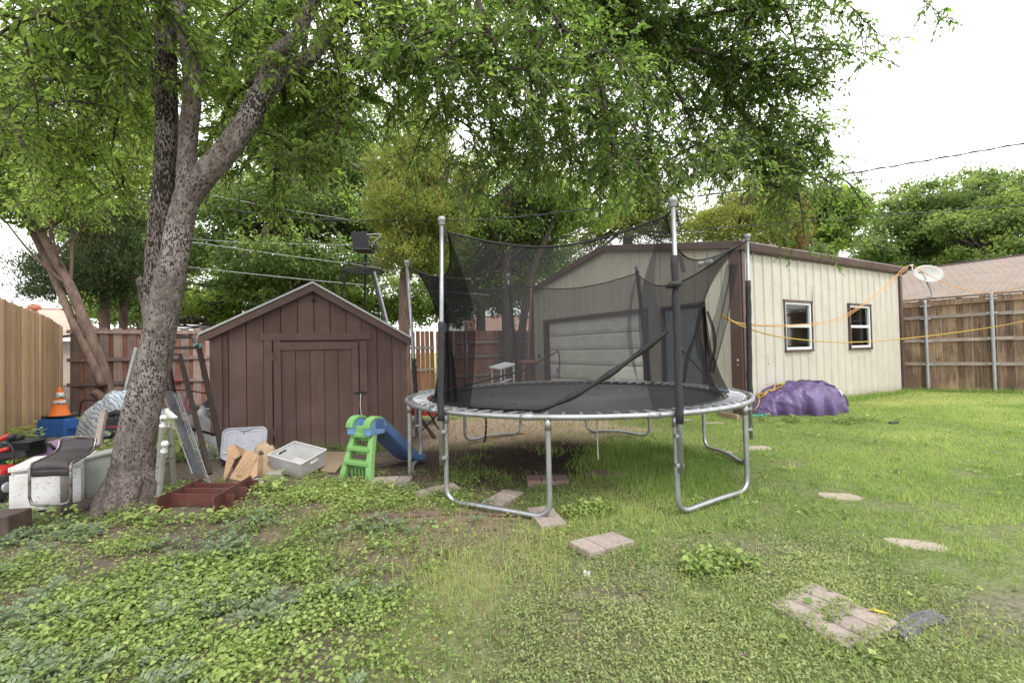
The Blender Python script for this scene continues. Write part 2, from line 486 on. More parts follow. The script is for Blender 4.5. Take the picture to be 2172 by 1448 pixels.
def ground():
    xs = np.concatenate([-np.geomspace(400, 14.5, 22), np.arange(-14, 16, .11), np.geomspace(16.3, 400, 22)])
    ys = np.concatenate([-np.geomspace(60, 1.2, 10), np.arange(-1, 20, .11), np.geomspace(20.3, 500, 24)])
    X, Y = np.meshgrid(xs, ys); nx, ny = len(xs), len(ys)
    Z = gz(X, Y); V = np.stack([X, Y, Z], -1).reshape(-1, 3)
    i = np.arange(nx * ny).reshape(ny, nx)
    F = np.stack([i[:-1, :-1], i[:-1, 1:], i[1:, 1:], i[1:, :-1]], -1).reshape(-1, 4)
    z = zones(X, Y); s = lambda k: z[k][..., None]
    n = fbm(X, Y, .7, 40)[..., None]; far = sstep(5, 11, Y)[..., None]
    C = np.array([.088, .070, .056]) * (1 - n) + np.array([.165, .132, .105]) * n                         # soil
    C = C * (1 - s('tan')) + np.array([.40, .30, .22]) * s('tan')
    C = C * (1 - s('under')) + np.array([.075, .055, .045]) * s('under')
    C = C * (1 - .6 * s('straw')) + np.array([.24, .20, .13]) * .6 * s('straw')
    C = C * (1 - .7 * s('dry')) + np.array([.20, .215, .10]) * .7 * s('dry')
    C = C * (1 - .45 * s('leafy')) + np.array([.085, .09, .045]) * .45 * s('leafy')
    C = C * (1 - .6 * s('cover')) + np.array([.15, .15, .08]) * .6 * s('cover')
    g = np.array([.15, .18, .07]) * (1 - far) + (np.array([.22, .275, .085]) * (1 - n) + np.array([.36, .35, .14]) * n) * far
    C = C * (1 - .85 * s('lawn')) + g * .85 * s('lawn')
    grey = np.array([.20, .175, .155])
    C = C * (1 - .7 * s('thin')) + grey * .7 * s('thin')
    m, nt, N, L = _nodes('yard_soil_and_turf')
    out = N('ShaderNodeOutputMaterial'); b = N('ShaderNodeBsdfPrincipled'); at = N('ShaderNodeAttribute'); at.attribute_name = 'zone'
    tc = N('ShaderNodeTexCoord'); n1 = N('ShaderNodeTexNoise'); n1.inputs['Scale'].default_value = 14; n1.inputs['Detail'].default_value = 10; n1.inputs['Roughness'].default_value = .75
    L(tc.outputs['Object'], n1.inputs['Vector'])
    r = N('ShaderNodeMapRange'); r.inputs[1].default_value = .25; r.inputs[2].default_value = .75; r.inputs[3].default_value = .45; r.inputs[4].default_value = 1.55
    L(n1.outputs['Fac'], r.inputs[0])
    mx = N('ShaderNodeMix'); mx.data_type = 'RGBA'; mx.blend_type = 'MULTIPLY'; mx.inputs[0].default_value = 1
    L(at.outputs['Color'], mx.inputs[6]); L(r.outputs[0], mx.inputs[7]); L(mx.outputs[2], b.inputs['Base Color'])
    b.inputs['Roughness'].default_value = .95; b.inputs['Specular IOR Level'].default_value = .1
    n2 = N('ShaderNodeTexNoise'); n2.inputs['Scale'].default_value = 45; n2.inputs['Detail'].default_value = 6
    L(tc.outputs['Object'], n2.inputs['Vector'])
    bp = N('ShaderNodeBump'); bp.inputs['Strength'].default_value = .8; bp.inputs['Distance'].default_value = .03
    L(n2.outputs['Fac'], bp.inputs['Height']); L(bp.outputs[0], b.inputs['Normal']); L(b.outputs[0], out.inputs[0])
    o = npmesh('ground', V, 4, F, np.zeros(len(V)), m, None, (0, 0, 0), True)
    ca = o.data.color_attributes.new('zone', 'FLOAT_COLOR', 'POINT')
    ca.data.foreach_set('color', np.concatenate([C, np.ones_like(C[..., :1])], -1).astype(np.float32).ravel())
    tag(o, kind='structure')


ground()

# ------------------------------------------------------------------ what grows on it
def scatter(x0, x1, y0, y1, dens, wfn, seed):
    g = np.random.default_rng(seed); n = int((x1 - x0) * (y1 - y0) * dens)
    x = g.uniform(x0, x1, n); y = g.uniform(y0, y1, n)
    # the yard is only seen inside this wedge (some spare for a side step)
    keep = np.abs(x - .0) < 1.0 + 1.2 * y
    x, y = x[keep], y[keep]
    w = wfn(x, y); k = g.random(len(x)) < w
    return x[k], y[k], g


KEEP_OUT = []      # (x, y, r) pads, slabs: nothing grows through them


def clear(x, y):
    ok = np.ones(len(x), bool)
    for cx, cy, r in KEEP_OUT: ok &= (x - cx) ** 2 + (y - cy) ** 2 > r * r
    # inside the steel garage and the shed
    s = (x - 4.32) * .8686 + (y - 8.53) * .4955; t = -(x - 4.32) * .4955 + (y - 8.53) * .8686
    ok &= ~((s > -.02) & (t > -.02) & (s < 6.7) & (t < 7.5))
    ok &= ~((y > 5.95 + (x + 4.0) * .33 + .02) & (x > -4.05) & (x < -1.55) & (y < 9))
    return ok


def blades(name, sets, mat, label, tiltc=.5):
    P_, A_, N_, L_, W_, T_ = [], [], [], [], [], []
    for x, y, h, w, t, g, lean in sets:
        n = len(x); az = g.uniform(0, 2 * math.pi, n); ln = np.abs(g.normal(0, lean, n))
        ax = np.stack([np.cos(az) * np.sin(ln), np.sin(az) * np.sin(ln), np.cos(ln)], -1)
        az2 = az + g.normal(0, .6, n)
        nr = np.stack([np.cos(az2), np.sin(az2), .35 * np.ones(n)], -1)
        P_.append(np.stack([x, y, gz(x, y) - .004], -1)); A_.append(ax); N_.append(nr)
        L_.append(h); W_.append(w); T_.append(t)
    c = np.concatenate
    o = leaf_mesh(name, c(P_), c(A_), c(N_), c(L_), c(W_), np.clip(c(T_), 0, 1), mat, None, (0, 0, 0), fold=.3, belly=.3, curl=.25)
    return tag(o, label, 'grass', kind='stuff')


def grow():
    Z = zones
    S = []
    def add(x0, x1, y0, y1, dens, wf, hr, wr, seed, lean=.5, tb=.5, tv=.16):
        x, y, g = scatter(x0, x1, y0, y1, dens, wf, seed); k = clear(x, y); x, y = x[k], y[k]; n = len(x)
        pn = fbm(x, y, .9, 55) - .5
        S.append((x, y, g.uniform(*hr, n) * (1 + pn * .8), g.uniform(*wr, n), tb + pn * .85 + g.normal(0, tv, n), g, lean))
    lawnw = lambda x, y: np.clip(Z(x, y)['lawn'] * (1 - .55 * Z(x, y)['cover']), 0, 1)
    add(-1.5, 5.5, 1.4, 3.2, 8000, lambda x, y: lawnw(x, y) * .85 * sstep(.36, .6, fbm(x, y, 3, 77) + .12), (.014, .042), (.003, .006), 1, .95, .46)
    add(-1, 8, 3.2, 5.5, 4800, lambda x, y: lawnw(x, y) * sstep(.3, .55, fbm(x, y, 2, 78) + .15), (.018, .048), (.0045, .008), 2, .9, .5)
    add(.4, 13, 5.5, 9, 2100, lawnw, (.02, .05), (.008, .013), 3, .95, .58)
    add(-4, 15, 8.5, 14, 800, lawnw, (.02, .05), (.013, .022), 4, 1.0, .62)
    add(.5, 2.8, 3.9, 7.0, 6500, lambda x, y: Z(x, y)['lush'], (.03, .085), (.004, .007), 5, .4, .33)
    # long yellowish grass and strays among the weeds
    add(-1.6, 1.2, 1.4, 3.2, 3000, lambda x, y: np.clip(Z(x, y)['dry'], 0, 1) * .8, (.035, .10), (.003, .005), 6, .8, .56)
    add(-4, 2, 1.5, 5, 420, lambda x, y: sstep(.35, .7, fbm(x, y, 1.9, 52)), (.03, .12), (.003, .006), 7, .6, .5)
    add(-1.2, 1.2, 3.6, 6.5, 900, lambda x, y: sstep(.55, .7, fbm(x, y, 2.2, 91)), (.04, .11), (.004, .007), 8, .5, .42)
    # coarser tufts and seed stalks breaking up the lawn
    x, y, g = scatter(-.8, 9, 1.6, 9, 10, lambda x, y: lawnw(x, y) * sstep(.45, .6, fbm(x, y, 1.2, 44)), 12); k = clear(x, y); x, y = x[k], y[k]
    n = 22; tx = (x[:, None] + g.normal(0, .035, (len(x), n))).ravel(); ty = (y[:, None] + g.normal(0, .035, (len(x), n))).ravel()
    S.append((tx, ty, g.uniform(.04, .11, len(tx)), g.uniform(.004, .009, len(tx)), np.repeat(g.uniform(.25, .8, len(x)), n) + g.normal(0, .1, len(tx)), g, .75))
    # tufts along walls and fences
    for (x0, y0, x1, y1, n) in ((4.32, 8.45, 10.1, 11.75, 2600), (10.3, 12.3, 12.6, 10.3, 900), (-3.9, 5.9, -1.6, 6.6, 500), (-2.9, 15.0, .7, 17.0, 1200)):
        g = np.random.default_rng(int(n)); u = g.random(n); d = np.abs(g.normal(0, .09, n))
        x = x0 + (x1 - x0) * u + .45 * d; y = y0 + (y1 - y0) * u - d
        S.append((x, y, g.uniform(.05, .19, n) * (.4 + fbm(x, y, 1.7, 4)), g.uniform(.008, .016, n), g.normal(.45, .15, n), g, .45))
    blades('grass', S, M['blade'], 'short uneven green lawn grass, longer and darker beneath the trampoline')

    S.clear()
    add(-3.5, 2.2, 1.4, 5.2, 2200, lambda x, y: np.clip(Z(x, y)['straw'] * .7 + Z(x, y)['dry'] * .9 + .10 + .35 * Z(x, y)['thin'], 0, 1) * .6, (.03, .10), (.0025, .005), 9, 1.45, .5, .25)
    add(-2, 3, 5, 9.5, 260, lambda x, y: Z(x, y)['tan'] * .8, (.04, .09), (.006, .011), 10, 1.5, .5, .25)
    blades('dry_straw', S, M['straw'], 'scattered dry straw and dead grass stems lying on bare soil')

    # ---- small leaved ground cover
    x, y, g = scatter(-1.2, 3.2, 1.35, 4.8, 15000, lambda x, y: np.clip(Z(x, y)['cover'] * sstep(.22, .5, fbm(x, y, 5, 61) + .12), 0, 1) * .92, 30)
    k = clear(x, y); x, y = x[k], y[k]; n = len(x)
    hz = g.uniform(.002, .035, n) * (.5 + fbm(x, y, 6, 62))
    az = g.uniform(0, 6.28, n); el = g.uniform(-.3, .9, n)
    ax = np.stack([np.cos(az) * np.cos(el), np.sin(az) * np.cos(el), np.sin(el)], -1)
    nr = np.stack([g.normal(0, .45, n), g.normal(0, .45, n), np.ones(n)], -1)
    o = leaf_mesh('ground_cover', np.stack([x, y, gz(x, y) + hz], -1), ax, nr, g.uniform(.012, .024, n), g.uniform(.006, .011, n),
                  np.clip(g.normal(.42, .15, n) + hz * 6 - .08 + (fbm(x, y, 2.0, 66) - .5) * .6, 0, 1), M['cover'], None, (0, 0, 0), quad=True)
    tag(o, 'low mat of tiny pale leaved creeping weeds in the near lawn', 'ground cover', kind='stuff')

    # ---- lime broad leaved weeds
    def plants(x, y, g, nl, spread, hr, lr, tb, aspect=.78):
        n = len(x); size = g.uniform(.55, 1.25, n) * (.7 + .6 * fbm(x, y, 1.3, 71))
        az = g.uniform(0, 6.28, (n, nl)); rad = g.uniform(.1, 1, (n, nl)) * spread * size[:, None]
        px = x[:, None] + np.cos(az) * rad; py = y[:, None] + np.sin(az) * rad
        pz = gz(x, y)[:, None] + g.uniform(*hr, (n, nl)) * size[:, None] * (1.15 - .5 * rad / (spread * 1.3))
        el = g.uniform(-.5, .45, (n, nl)); az2 = az + g.normal(0, .5, (n, nl))
        ax = np.stack([np.cos(az2) * np.cos(el), np.sin(az2) * np.cos(el), np.sin(el)], -1).reshape(-1, 3)
        nr = np.stack([g.normal(0, .5, n * nl), g.normal(0, .5, n * nl), np.ones(n * nl)], -1)
        ln = g.uniform(*lr, (n, nl)) * size[:, None]
        pt = fbm(px.ravel(), py.ravel(), 1.1, 72) - .5
        tn = tb + pt * .5 + g.normal(0, .16, n * nl) + (pz.ravel() - gz(px.ravel(), py.ravel())) * 3 - .12  # lower leaves get a darker tint: shade within the clump put into the colour
        return np.stack([px, py, pz], -1).reshape(-1, 3), ax, nr, ln.ravel(), ln.ravel() * aspect, np.clip(tn, 0, 1)

    def weedw(x, y):
        z = Z(x, y); w = z['leafy'] * .95
        w = np.maximum(w, .55 * z['shed'] * (y < 4.9) * sstep(.5, .62, fbm(x, y, 2.4, 81)))
        w = np.maximum(w, .9 * ell(x, y, -1.72, 4.25, .55, .28, .4, 82) + .8 * ell(x, y, -2.9, 3.95, .5, .25, .4, 83))
        w = np.maximum(w, .8 * ell(x, y, -1.0, 4.0, .6, .25, .5, 84, .8))
        w = np.maximum(w, .10 * z['band'] + .6 * z['band'] * sstep(.57, .66, fbm(x, y, 2.3, 88)))
        return np.clip(w, 0, 1)
    x, y, g = scatter(-5.0, .3, 1.4, 5.0, 640, weedw, 31); k = clear(x, y); x, y = x[k], y[k]
    a = plants(x, y, g, 22, .088, (.006, .07), (.008, .025), .50)
    x, y, g = scatter(-9.5, -3.9, 5.6, 9.6, 60, lambda x, y: sstep(.42, .55, fbm(x, y, .9, 85)) * (Z(x, y)['junk'] > .05), 32)
    k = clear(x, y); x, y = x[k], y[k]; b = plants(x, y, g, 24, .20, (.03, .24), (.04, .085), .5)
    x, y, g = scatter(4.2, 6.9, 6.9, 8.1, 46, lambda x, y: ell(x, y, 5.3, 7.52, 1.0, .22, .5, 86, 1.0), 33)
    c = plants(x, y, g, 14, .10, (.02, .12), (.03, .065), .30)
    x, y, g = scatter(-4.6, -2.2, 3.6, 4.7, 160, lambda x, y: np.clip(ell(x, y, -2.75, 3.62, .4, .12, .4, 87) + ell(x, y, -2.75, 4.25, .5, .3, .4, 88) + ell(x, y, -3.95, 3.55, .35, .22, .4, 89), 0, 1), 34); k = clear(x, y); x, y = x[k], y[k]
    d = plants(x, y, g, 14, .09, (.02, .12), (.028, .055), .45)
    q = [np.concatenate(v) for v in zip(a, b, c, d)]
    o = leaf_mesh('broadleaf_weeds', q[0], q[1], q[2], q[3], q[4], q[5], M['weed'], None, (0, 0, 0), fold=.3, curl=.12, ovate=True)
    tag(o, 'lime green broad leaved weeds spreading over the near left ground', 'weeds', kind='stuff')

    # ---- grey green feathery weeds
    def feathers(x, y, g, nf, npin, fl):
        n = len(x); size = g.uniform(.6, 1.3, n)
        az = g.uniform(0, 6.28, (n, nf)); el = g.uniform(.1, 1.0, (n, nf))
        d = np.stack([np.cos(az) * np.cos(el), np.sin(az) * np.cos(el), np.sin(el)], -1)
        base = np.stack([x, y, gz(x, y) + .01], -1)[:, None, None, :]
        t = np.linspace(.25, 1, npin)[None, None, :, None]
        L = (fl * size)[:, None, None, None]
        pos = base + d[:, :, None, :] * t * L - np.array([0, 0, .35]) * (t ** 2) * L
        sgn = np.where(np.arange(npin) % 2 == 0, 1, -1)[None, None, :, None]
        side = unit(np.cross(d, np.array([0, 0, 1.])))[:, :, None, :]
        ax = d[:, :, None, :] * .6 + side * sgn * .9 + g.normal(0, .15, pos.shape)
        nr = np.broadcast_to(np.array([0, 0, 1.]), pos.shape) + g.normal(0, .35, pos.shape)
        ln = np.broadcast_to(.030 * size[:, None, None] * (1.25 - .6 * t[..., 0]), pos.shape[:3])
        tn = np.clip(.42 + g.normal(0, .14, pos.shape[:3]) + (t[..., 0] - .5) * .3, 0, 1)
        r = lambda v: v.reshape(-1, 3)
        return r(pos), r(ax), r(nr), ln.ravel(), ln.ravel() * .42, tn.ravel()

    def featw(x, y):
        z = Z(x, y); f = fbm(x, y, 1.6, 95)
        w = sstep(.50, .62, f) * (1 - sstep(-.5, .1, x)) * (y < 4.6) * .9 + .5 * z['band'] * sstep(.5, .62, f)
        w = np.maximum(w, ell(x, y, -.98, 3.35, .42, .2, .4, 96) + .9 * ell(x, y, -3.25, 3.42, .5, .25, .5, 97))
        return np.clip(w, 0, 1)
    x, y, g = scatter(-5.0, .4, 1.4, 4.4, 42, featw, 35); k = clear(x, y); x, y = x[k], y[k]
    q = feathers(x, y, g, 14, 12, .13)
    o = leaf_mesh('feathery_weeds', *q, M['weedgrey'], None, (0, 0, 0), quad=True)
    tag(o, 'grey green feathery leaved weeds among the lime ones', 'weeds', kind='stuff')

    # dead leaves, chips and twigs on the soil
    x, y, g = scatter(-4.5, 3, 1.4, 6.2, 90, lambda x, y: np.clip(Z(x, y)['dirt'] * .9 + .12, 0, 1), 36); n = len(x); az = g.uniform(0, 6.28, n)
    o = leaf_mesh('leaf_litter', np.stack([x, y, gz(x, y) + .006], -1), np.stack([np.cos(az), np.sin(az), g.uniform(-.1, .25, n)], -1), np.stack([g.normal(0, .3, n), g.normal(0, .3, n), np.ones(n)], -1),
                  g.uniform(.012, .05, n), g.uniform(.006, .022, n), g.random(n), M['deadleaf'], None, (0, 0, 0), curl=-.15)
    tag(o, 'dead leaves and bark chips strewn over the bare soil', 'leaf litter', kind='stuff')
    # lone broad leaved plants through the lawn
    x, y, g = scatter(-.5, 7, 1.6, 7, 5, lambda x, y: Z(x, y)['lawn'] * .8, 37); k = clear(x, y); x, y = x[k], y[k]
    q = plants(x, y, g, 12, .07, (.008, .035), (.02, .05), .5)
    o = leaf_mesh('lawn_weeds', *q, M['weed'], None, (0, 0, 0), fold=.2, belly=.4, curl=.15)
    tag(o, 'broad leaved weeds dotted through the open lawn', 'weeds', kind='stuff')
    # three weed clumps that stand apart in the grass
    for (px, py, rx, n, lab) in ((1510, 1200, .17, 46, 'wide low clump of dull green clover alone in the near lawn'),
                                 (1245, 1088, .15, 34, 'bright green leafy clump beside the brick paver under the trampoline edge'),
                                 (1700, 1395, .0, 0, '')):
        if not n: continue
        c = G(px, py); g = np.random.default_rng(px)
        r = np.sqrt(g.random(n)) * rx; t = g.uniform(0, 6.28, n)
        q = plants(c.x + r * np.cos(t) * 1.3, c.y + r * np.sin(t), g, 14, .06, (.02, .08), (.018, .036), .42 if px == 1510 else .6)
        o = leaf_mesh('weed_clump', *q, M['weed'], None, (c.x, c.y, 0), fold=.3, curl=.12, ovate=True)
        tag(o, lab, 'weed clump')

# ------------------------------------------------------------------ sky, sun, camera
def light():
    w = bpy.data.worlds.new('World'); scene.world = w; w.use_nodes = True
    nt = w.node_tree; nt.nodes.clear(); N = nt.nodes.new; L = nt.links.new
    out = N('ShaderNodeOutputWorld'); el, az = R(58), R(150)
    sky = N('ShaderNodeTexSky'); sky.sky_type = 'NISHITA'; sky.sun_disc = False
    sky.sun_elevation = el; sky.sun_rotation = az; sky.dust_density = 4
    b1 = N('ShaderNodeBackground'); b1.inputs[1].default_value = .10; L(sky.outputs[0], b1.inputs[0])
    # overcast deck: bright thin cloud, a little uneven
    tc = N('ShaderNodeTexCoord'); n = N('ShaderNodeTexNoise'); n.inputs['Scale'].default_value = 1.6; n.inputs['Detail'].default_value = 5
    L(tc.outputs['Generated'], n.inputs['Vector'])
    rp = N('ShaderNodeValToRGB'); rp.color_ramp.elements[0].color = (.93, .945, .97, 1); rp.color_ramp.elements[1].color = (1.0, .995, .985, 1)
    rp.color_ramp.elements[0].position = .3; rp.color_ramp.elements[1].position = .7
    L(n.outputs['Fac'], rp.inputs[0])
    b2 = N('ShaderNodeBackground'); b2.inputs[1].default_value = SKY; L(rp.outputs[0], b2.inputs[0])
    ms = N('ShaderNodeMixShader'); ms.inputs[0].default_value = .9
    L(b1.outputs[0], ms.inputs[1]); L(b2.outputs[0], ms.inputs[2]); L(ms.outputs[0], out.inputs[0])
    l = bpy.data.lights.new('sun', 'SUN'); l.energy = SUN; l.angle = R(14); l.color = (1, .97, .93)
    o = bpy.data.objects.new('sun', l); COL.objects.link(o)
    # sun stands over the viewer's right shoulder
    d = Vector((math.cos(el) * math.sin(az), math.cos(el) * math.cos(az), math.sin(el)))
    o.rotation_euler = d.to_track_quat('Z', 'Y').to_euler(); o.location = d * 40
    cam = bpy.data.cameras.new('camera'); co = bpy.data.objects.new('camera', cam); COL.objects.link(co)
    cam.sensor_width = 36; cam.lens = 36 * FOC / 2172; cam.clip_end = 2000; cam.clip_start = .05
    mw = Matrix((RIGHT, UP, -FWD)).transposed().to_4x4(); mw.translation = (0, 0, EYE)
    co.matrix_world = mw; scene.camera = co
    scene.view_settings.view_transform = 'Standard'; scene.view_settings.look = 'None'
    scene.view_settings.exposure = 0; scene.view_settings.gamma = 1
    scene.cycles.transparent_max_bounces = 24; scene.cycles.max_bounces = 8
    scene.cycles.use_denoising = True
    scene.cycles.use_adaptive_sampling = True


SKY, SUN = 2.65, 2.4
light()

# ------------------------------------------------------------------ steel garage
M['steelcream'] = surf('cream_painted_steel', (.505, .475, .415), (.445, .415, .36), 2.5, .5, bump=.04, bscale=8, c3=(.46, .41, .33), c3scale=.9, c3amt=.35, splash=((.33, .28, .21), .22), spec=.35)
M['trimbrown'] = surf('brown_painted_trim', (.10, .058, .052), (.075, .045, .042), 5, .45, bump=.05, spec=.4, c3=(.14, .095, .085), c3scale=2, c3amt=.4)
M['roofmetal'] = surf('brown_roof_sheet', (.16, .13, .12), (.12, .10, .09), 3, .5)
M['whiteframe'] = surf('white_vinyl', (.72, .73, .74), (.62, .63, .64), 6, .4, bump=.02)
M['doorpanel'] = surf('pale_door_panel', (.80, .79, .78), (.71, .70, .69), 4, .5, bump=.04, c3=(.46, .44, .42), c3scale=1.5, c3amt=.35)
M['mandoor'] = surf('blue_grey_steel_door', (.30, .34, .39), (.25, .29, .33), 5, .45, c3=(.4, .42, .44), c3scale=3, c3amt=.3)
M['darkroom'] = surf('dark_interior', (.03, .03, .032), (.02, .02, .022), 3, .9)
M['glass'] = glassmat('window_glass')
M['rust'] = surf('rust', (.22, .09, .03), (.12, .05, .02), 18, .9)
M['yellow'] = surf('yellow_plastic', (.70, .52, .04), (.6, .45, .04), 8, .5)
M['grime'] = surf('black_scuff', (.03, .03, .03), (.06, .055, .05), 40, .8)

U = Vector((.8686, .4955, 0)); W = Vector((-.4955, .8686, 0)); ZV = Vector((0, 0, 1))
B0 = Vector((4.32, 8.53, 0))
BL, BD, EAVE, RIDGE = 6.66, 7.41, 3.17, 3.85


def Bp(s, t, z): return B0 + U * s + W * t + ZV * z


def ribbed(mb, fn, length, top, holes, step=.305, dep=.024, z0=-.05):
    """ribbed sheet; fn(a, off, z) -> point, top(a) -> z, holes (a0, a1, z0, z1)"""
    pr = [(0, 0)]; a = .12
    while a < length - .06:
        pr += [(a - .04, 0), (a - .018, dep), (a + .018, dep), (a + .04, 0)]
        for q in ():
            if a + q + .02 < length: pr += [(a + q - .012, 0), (a + q, dep * .28), (a + q + .012, 0)]
        a += step
    pr.append((length, 0))
    xs = [p[0] for p in pr]; os_ = [p[1] for p in pr]
    cuts = sorted(set(xs + [h[0] for h in holes] + [h[1] for h in holes]))
    off = lambda v: float(np.interp(v, xs, os_))
    for a, b in zip(cuts, cuts[1:]):
        if b - a < 1e-5: continue
        m = (a + b) / 2; zs = [z0]
        for h in sorted(holes, key=lambda h: h[2]):
            if h[0] < m < h[1]: zs += [h[2], h[3]]
        zs.append(None)
        for k in range(0, len(zs), 2):
            lo, hi = zs[k], zs[k + 1]
            if hi is not None and hi - lo < .01: continue
            h1, h2 = (top(a), top(b)) if hi is None else (hi, hi)
            mb.add([fn(a, off(a), lo), fn(b, off(b), lo), fn(b, off(b), h2), fn(a, off(a), h1)], [(0, 1, 2, 3)], .5)


def steel_garage():
    g = thing('steel_garage', 'cream ribbed steel garage with brown trim, a wide roll door and two side windows', 'garage', B0)
    wins = [(1.36, 2.36, 1.17, 2.17), (3.98, 4.98, 1.17, 2.18)]
    gd = (2.44, 6.50, 0, 2.13); md = (.84, 1.85, 0, 2.13)
    mb = MB(); ribbed(mb, lambda a, o, z: Bp(a, -o, z), BL, lambda a: EAVE, wins)
    mb.build('side_wall', M['steelcream'], g)
    gt = lambda t: EAVE + (RIDGE - EAVE) * (1 - abs(t - BD / 2) / (BD / 2))
    mb = MB(); ribbed(mb, lambda a, o, z: Bp(-o, a, z), BD, gt, [gd, md])
    mb.add([Bp(BL, 0, 0), Bp(BL, BD, 0), Bp(BL, BD, EAVE), Bp(BL, BD / 2, RIDGE), Bp(BL, 0, EAVE)], [(0, 1, 2, 3, 4)], .5)
    mb.add([Bp(0, BD, 0), Bp(BL, BD, 0), Bp(BL, BD, EAVE), Bp(0, BD, EAVE)], [(0, 1, 2, 3)], .5)
    mb.build('gable_wall', M['steelcream'], g)
    # roof
    mb = MB()
    for t0, t1 in ((-.10, BD / 2), (BD + .10, BD / 2)):
        z0 = EAVE + .04 - .018; z1 = RIDGE + .05
        a, b = Bp(-.08, t0, z0), Bp(BL + .1, t0, z0); c, d = Bp(BL + .1, t1, z1), Bp(-.08, t1, z1)
        mb.prism([a, b, c, d], ZV * .03, .5)
    mb.build('roof', M['roofmetal'], g)
    # rake trim along the gable (two legs) with the thin pale flashing below
    for sgn, nm in ((0, 'rake_trim'), (1, 'rake_trim')):
        t0, t1 = (-.13, BD / 2) if sgn == 0 else (BD + .13, BD / 2)
        z0, z1 = EAVE - .02, RIDGE + .02
        mb = MB(); mb.bar(Bp(-.10, t0, z0), Bp(-.10, t1, z1), .07, .145, side=U)
        r = mb.build('rake_trim', M['trimbrown'], g, bevel=.006)
        mb = MB(); mb.bar(Bp(-.045, t0 + (.1 if sgn == 0 else -.1), z0 - .075), Bp(-.045, t1, z1 - .09), .03, .018, side=U)
        mb.build('flashing', M['steelcream'], r)
    # eave trim along the side: sloped face like a boxed gutter
    mb = MB()
    pf = [(-.025, -.13), (-.12, -.10), (-.16, .03), (-.12, .06), (-.02, .06)]
    mb.prism([Bp(-.14, t, EAVE + z) for t, z in pf], U * (BL + .30))
    e = mb.build('eave_trim', M['trimbrown'], g, bevel=.004)
    for s in (2.6, 4.9):
        mb = MB(); mb.prism([Bp(s, t - .004, EAVE + z + (.002 if z > 0 else -.002)) for t, z in pf[1:4]] + [Bp(s, -.02, EAVE + .065)], U * .03)
        mb.build('joint_strap', M['trimbrown'], e)
    # corner posts
    mb = MB(); mb.obox(Bp(-.055, .07, 1.52), U * .03, W * .115, ZV * 1.54); mb.build('corner_trim', M['trimbrown'], g, bevel=.006)
    mb = MB(); mb.obox(Bp(-.0, -.052, 1.52), U * .05, W * .02, ZV * 1.54); mb.build('corner_trim', M['trimbrown'], g, bevel=.004)
    mb = MB(); mb.obox(Bp(BL - .03, -.045, 1.5), U * .06, W * .025, ZV * 1.52); mb.build('corner_trim', M['trimbrown'], g, bevel=.004)
    mb = MB(); mb.obox(Bp(-.045, BD - .06, 1.5), U * .02, W * .10, ZV * 1.5); mb.build('corner_trim', M['trimbrown'], g, bevel=.004)
    for z, h_ in ((1.02, .022), (.93, .008)):
        mb = MB(); mb.obox(Bp(-.087, .05, z), U * .001, W * .014, ZV * h_); mb.build('peeling_label', M['whiteframe'], g)
    # windows
    for a0, a1, z0, z1 in wins:
        mb = MB()
        mb.obox(Bp((a0 + a1) / 2, -.02, z1 + .012), U * ((a1 - a0) / 2 + .035), W * .035, ZV * .022)
        mb.obox(Bp((a0 + a1) / 2, -.02, z0 - .012), U * ((a1 - a0) / 2 + .035), W * .035, ZV * .022)
        for a in (a0 - .008, a1 + .008): mb.obox(Bp(a, -.018, (z0 + z1) / 2), U * .018, W * .032, ZV * ((z1 - z0) / 2 - .012))
        w = mb.build('window', M['trimbrown'], g, bevel=.003)
        i0, i1 = a0 + .012, a1 - .012; f = .05; zm = (z0 + z1) / 2
        mb = MB(); fr = lambda c, x, z: mb.obox(c, U * x, W * .025, ZV * z)
        fr(Bp(i0 + f / 2, -.004, zm), f / 2, (z1 - z0) / 2 - .012); fr(Bp(i1 - f / 2, -.004, zm), f / 2, (z1 - z0) / 2 - .012)
        for z in (z0 + .012 + f / 2, z1 - .012 - f / 2): fr(Bp((i0 + i1) / 2, -.002, z), (i1 - i0) / 2 - f, f / 2)
        mb.obox(Bp((i0 + i1) / 2, -.010, zm), U * ((i1 - i0) / 2 - f), W * .018, ZV * .03)
        mb.build('frame', M['whiteframe'], w, bevel=.004)
        for lo, hi, d in ((z0 + .06, zm - .03, .004), (zm + .03, z1 - .06, .014)):
            mb = MB(); mb.obox(Bp((i0 + i1) / 2, d, (lo + hi) / 2), U * ((i1 - i0) / 2 - f), W * .003, ZV * ((hi - lo) / 2))
            mb.build('pane', M['glass'], w)
    # behind the panes: near-black liner standing in for the room's shade, shelf, clutter
    mb = MB()
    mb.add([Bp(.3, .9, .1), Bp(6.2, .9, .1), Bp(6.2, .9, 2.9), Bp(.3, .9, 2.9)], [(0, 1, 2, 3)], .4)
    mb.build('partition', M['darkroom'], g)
    for z, h_ in ((1.93, .012), (1.45, .02)):
        mb = MB(); mb.obox(Bp(4.48, .25, z), U * .42, W * .12, ZV * h_); mb.build('shelf', M['whiteframe'], g)
    for p_, w_ in ((Bp(1.98, .22, 1.78), .12), (Bp(4.42, .22, 1.75), .09)):
        mb = MB(); mb.box(p_, (w_, .1, .11), .5); mb.build('yellow_can', M['yellow'], g)
    mb = MB()
    g2 = random.Random(5)
    for k in range(14):
        mb.box(Bp(1.4 + g2.random() * .9, .5, 1.3 + g2.random() * .8), (.05 + g2.random() * .16, .1, .03 + g2.random() * .12), g2.random())
        mb.box(Bp(4.05 + g2.random() * .85, .5, 1.25 + g2.random() * .85), (.05 + g2.random() * .12, .1, .02 + g2.random() * .10), g2.random())
    mb.build('stored_clutter', surf('stored_clutter', (.16, .13, .11), (.06, .05, .05), 12, .8, tint=.7), g)
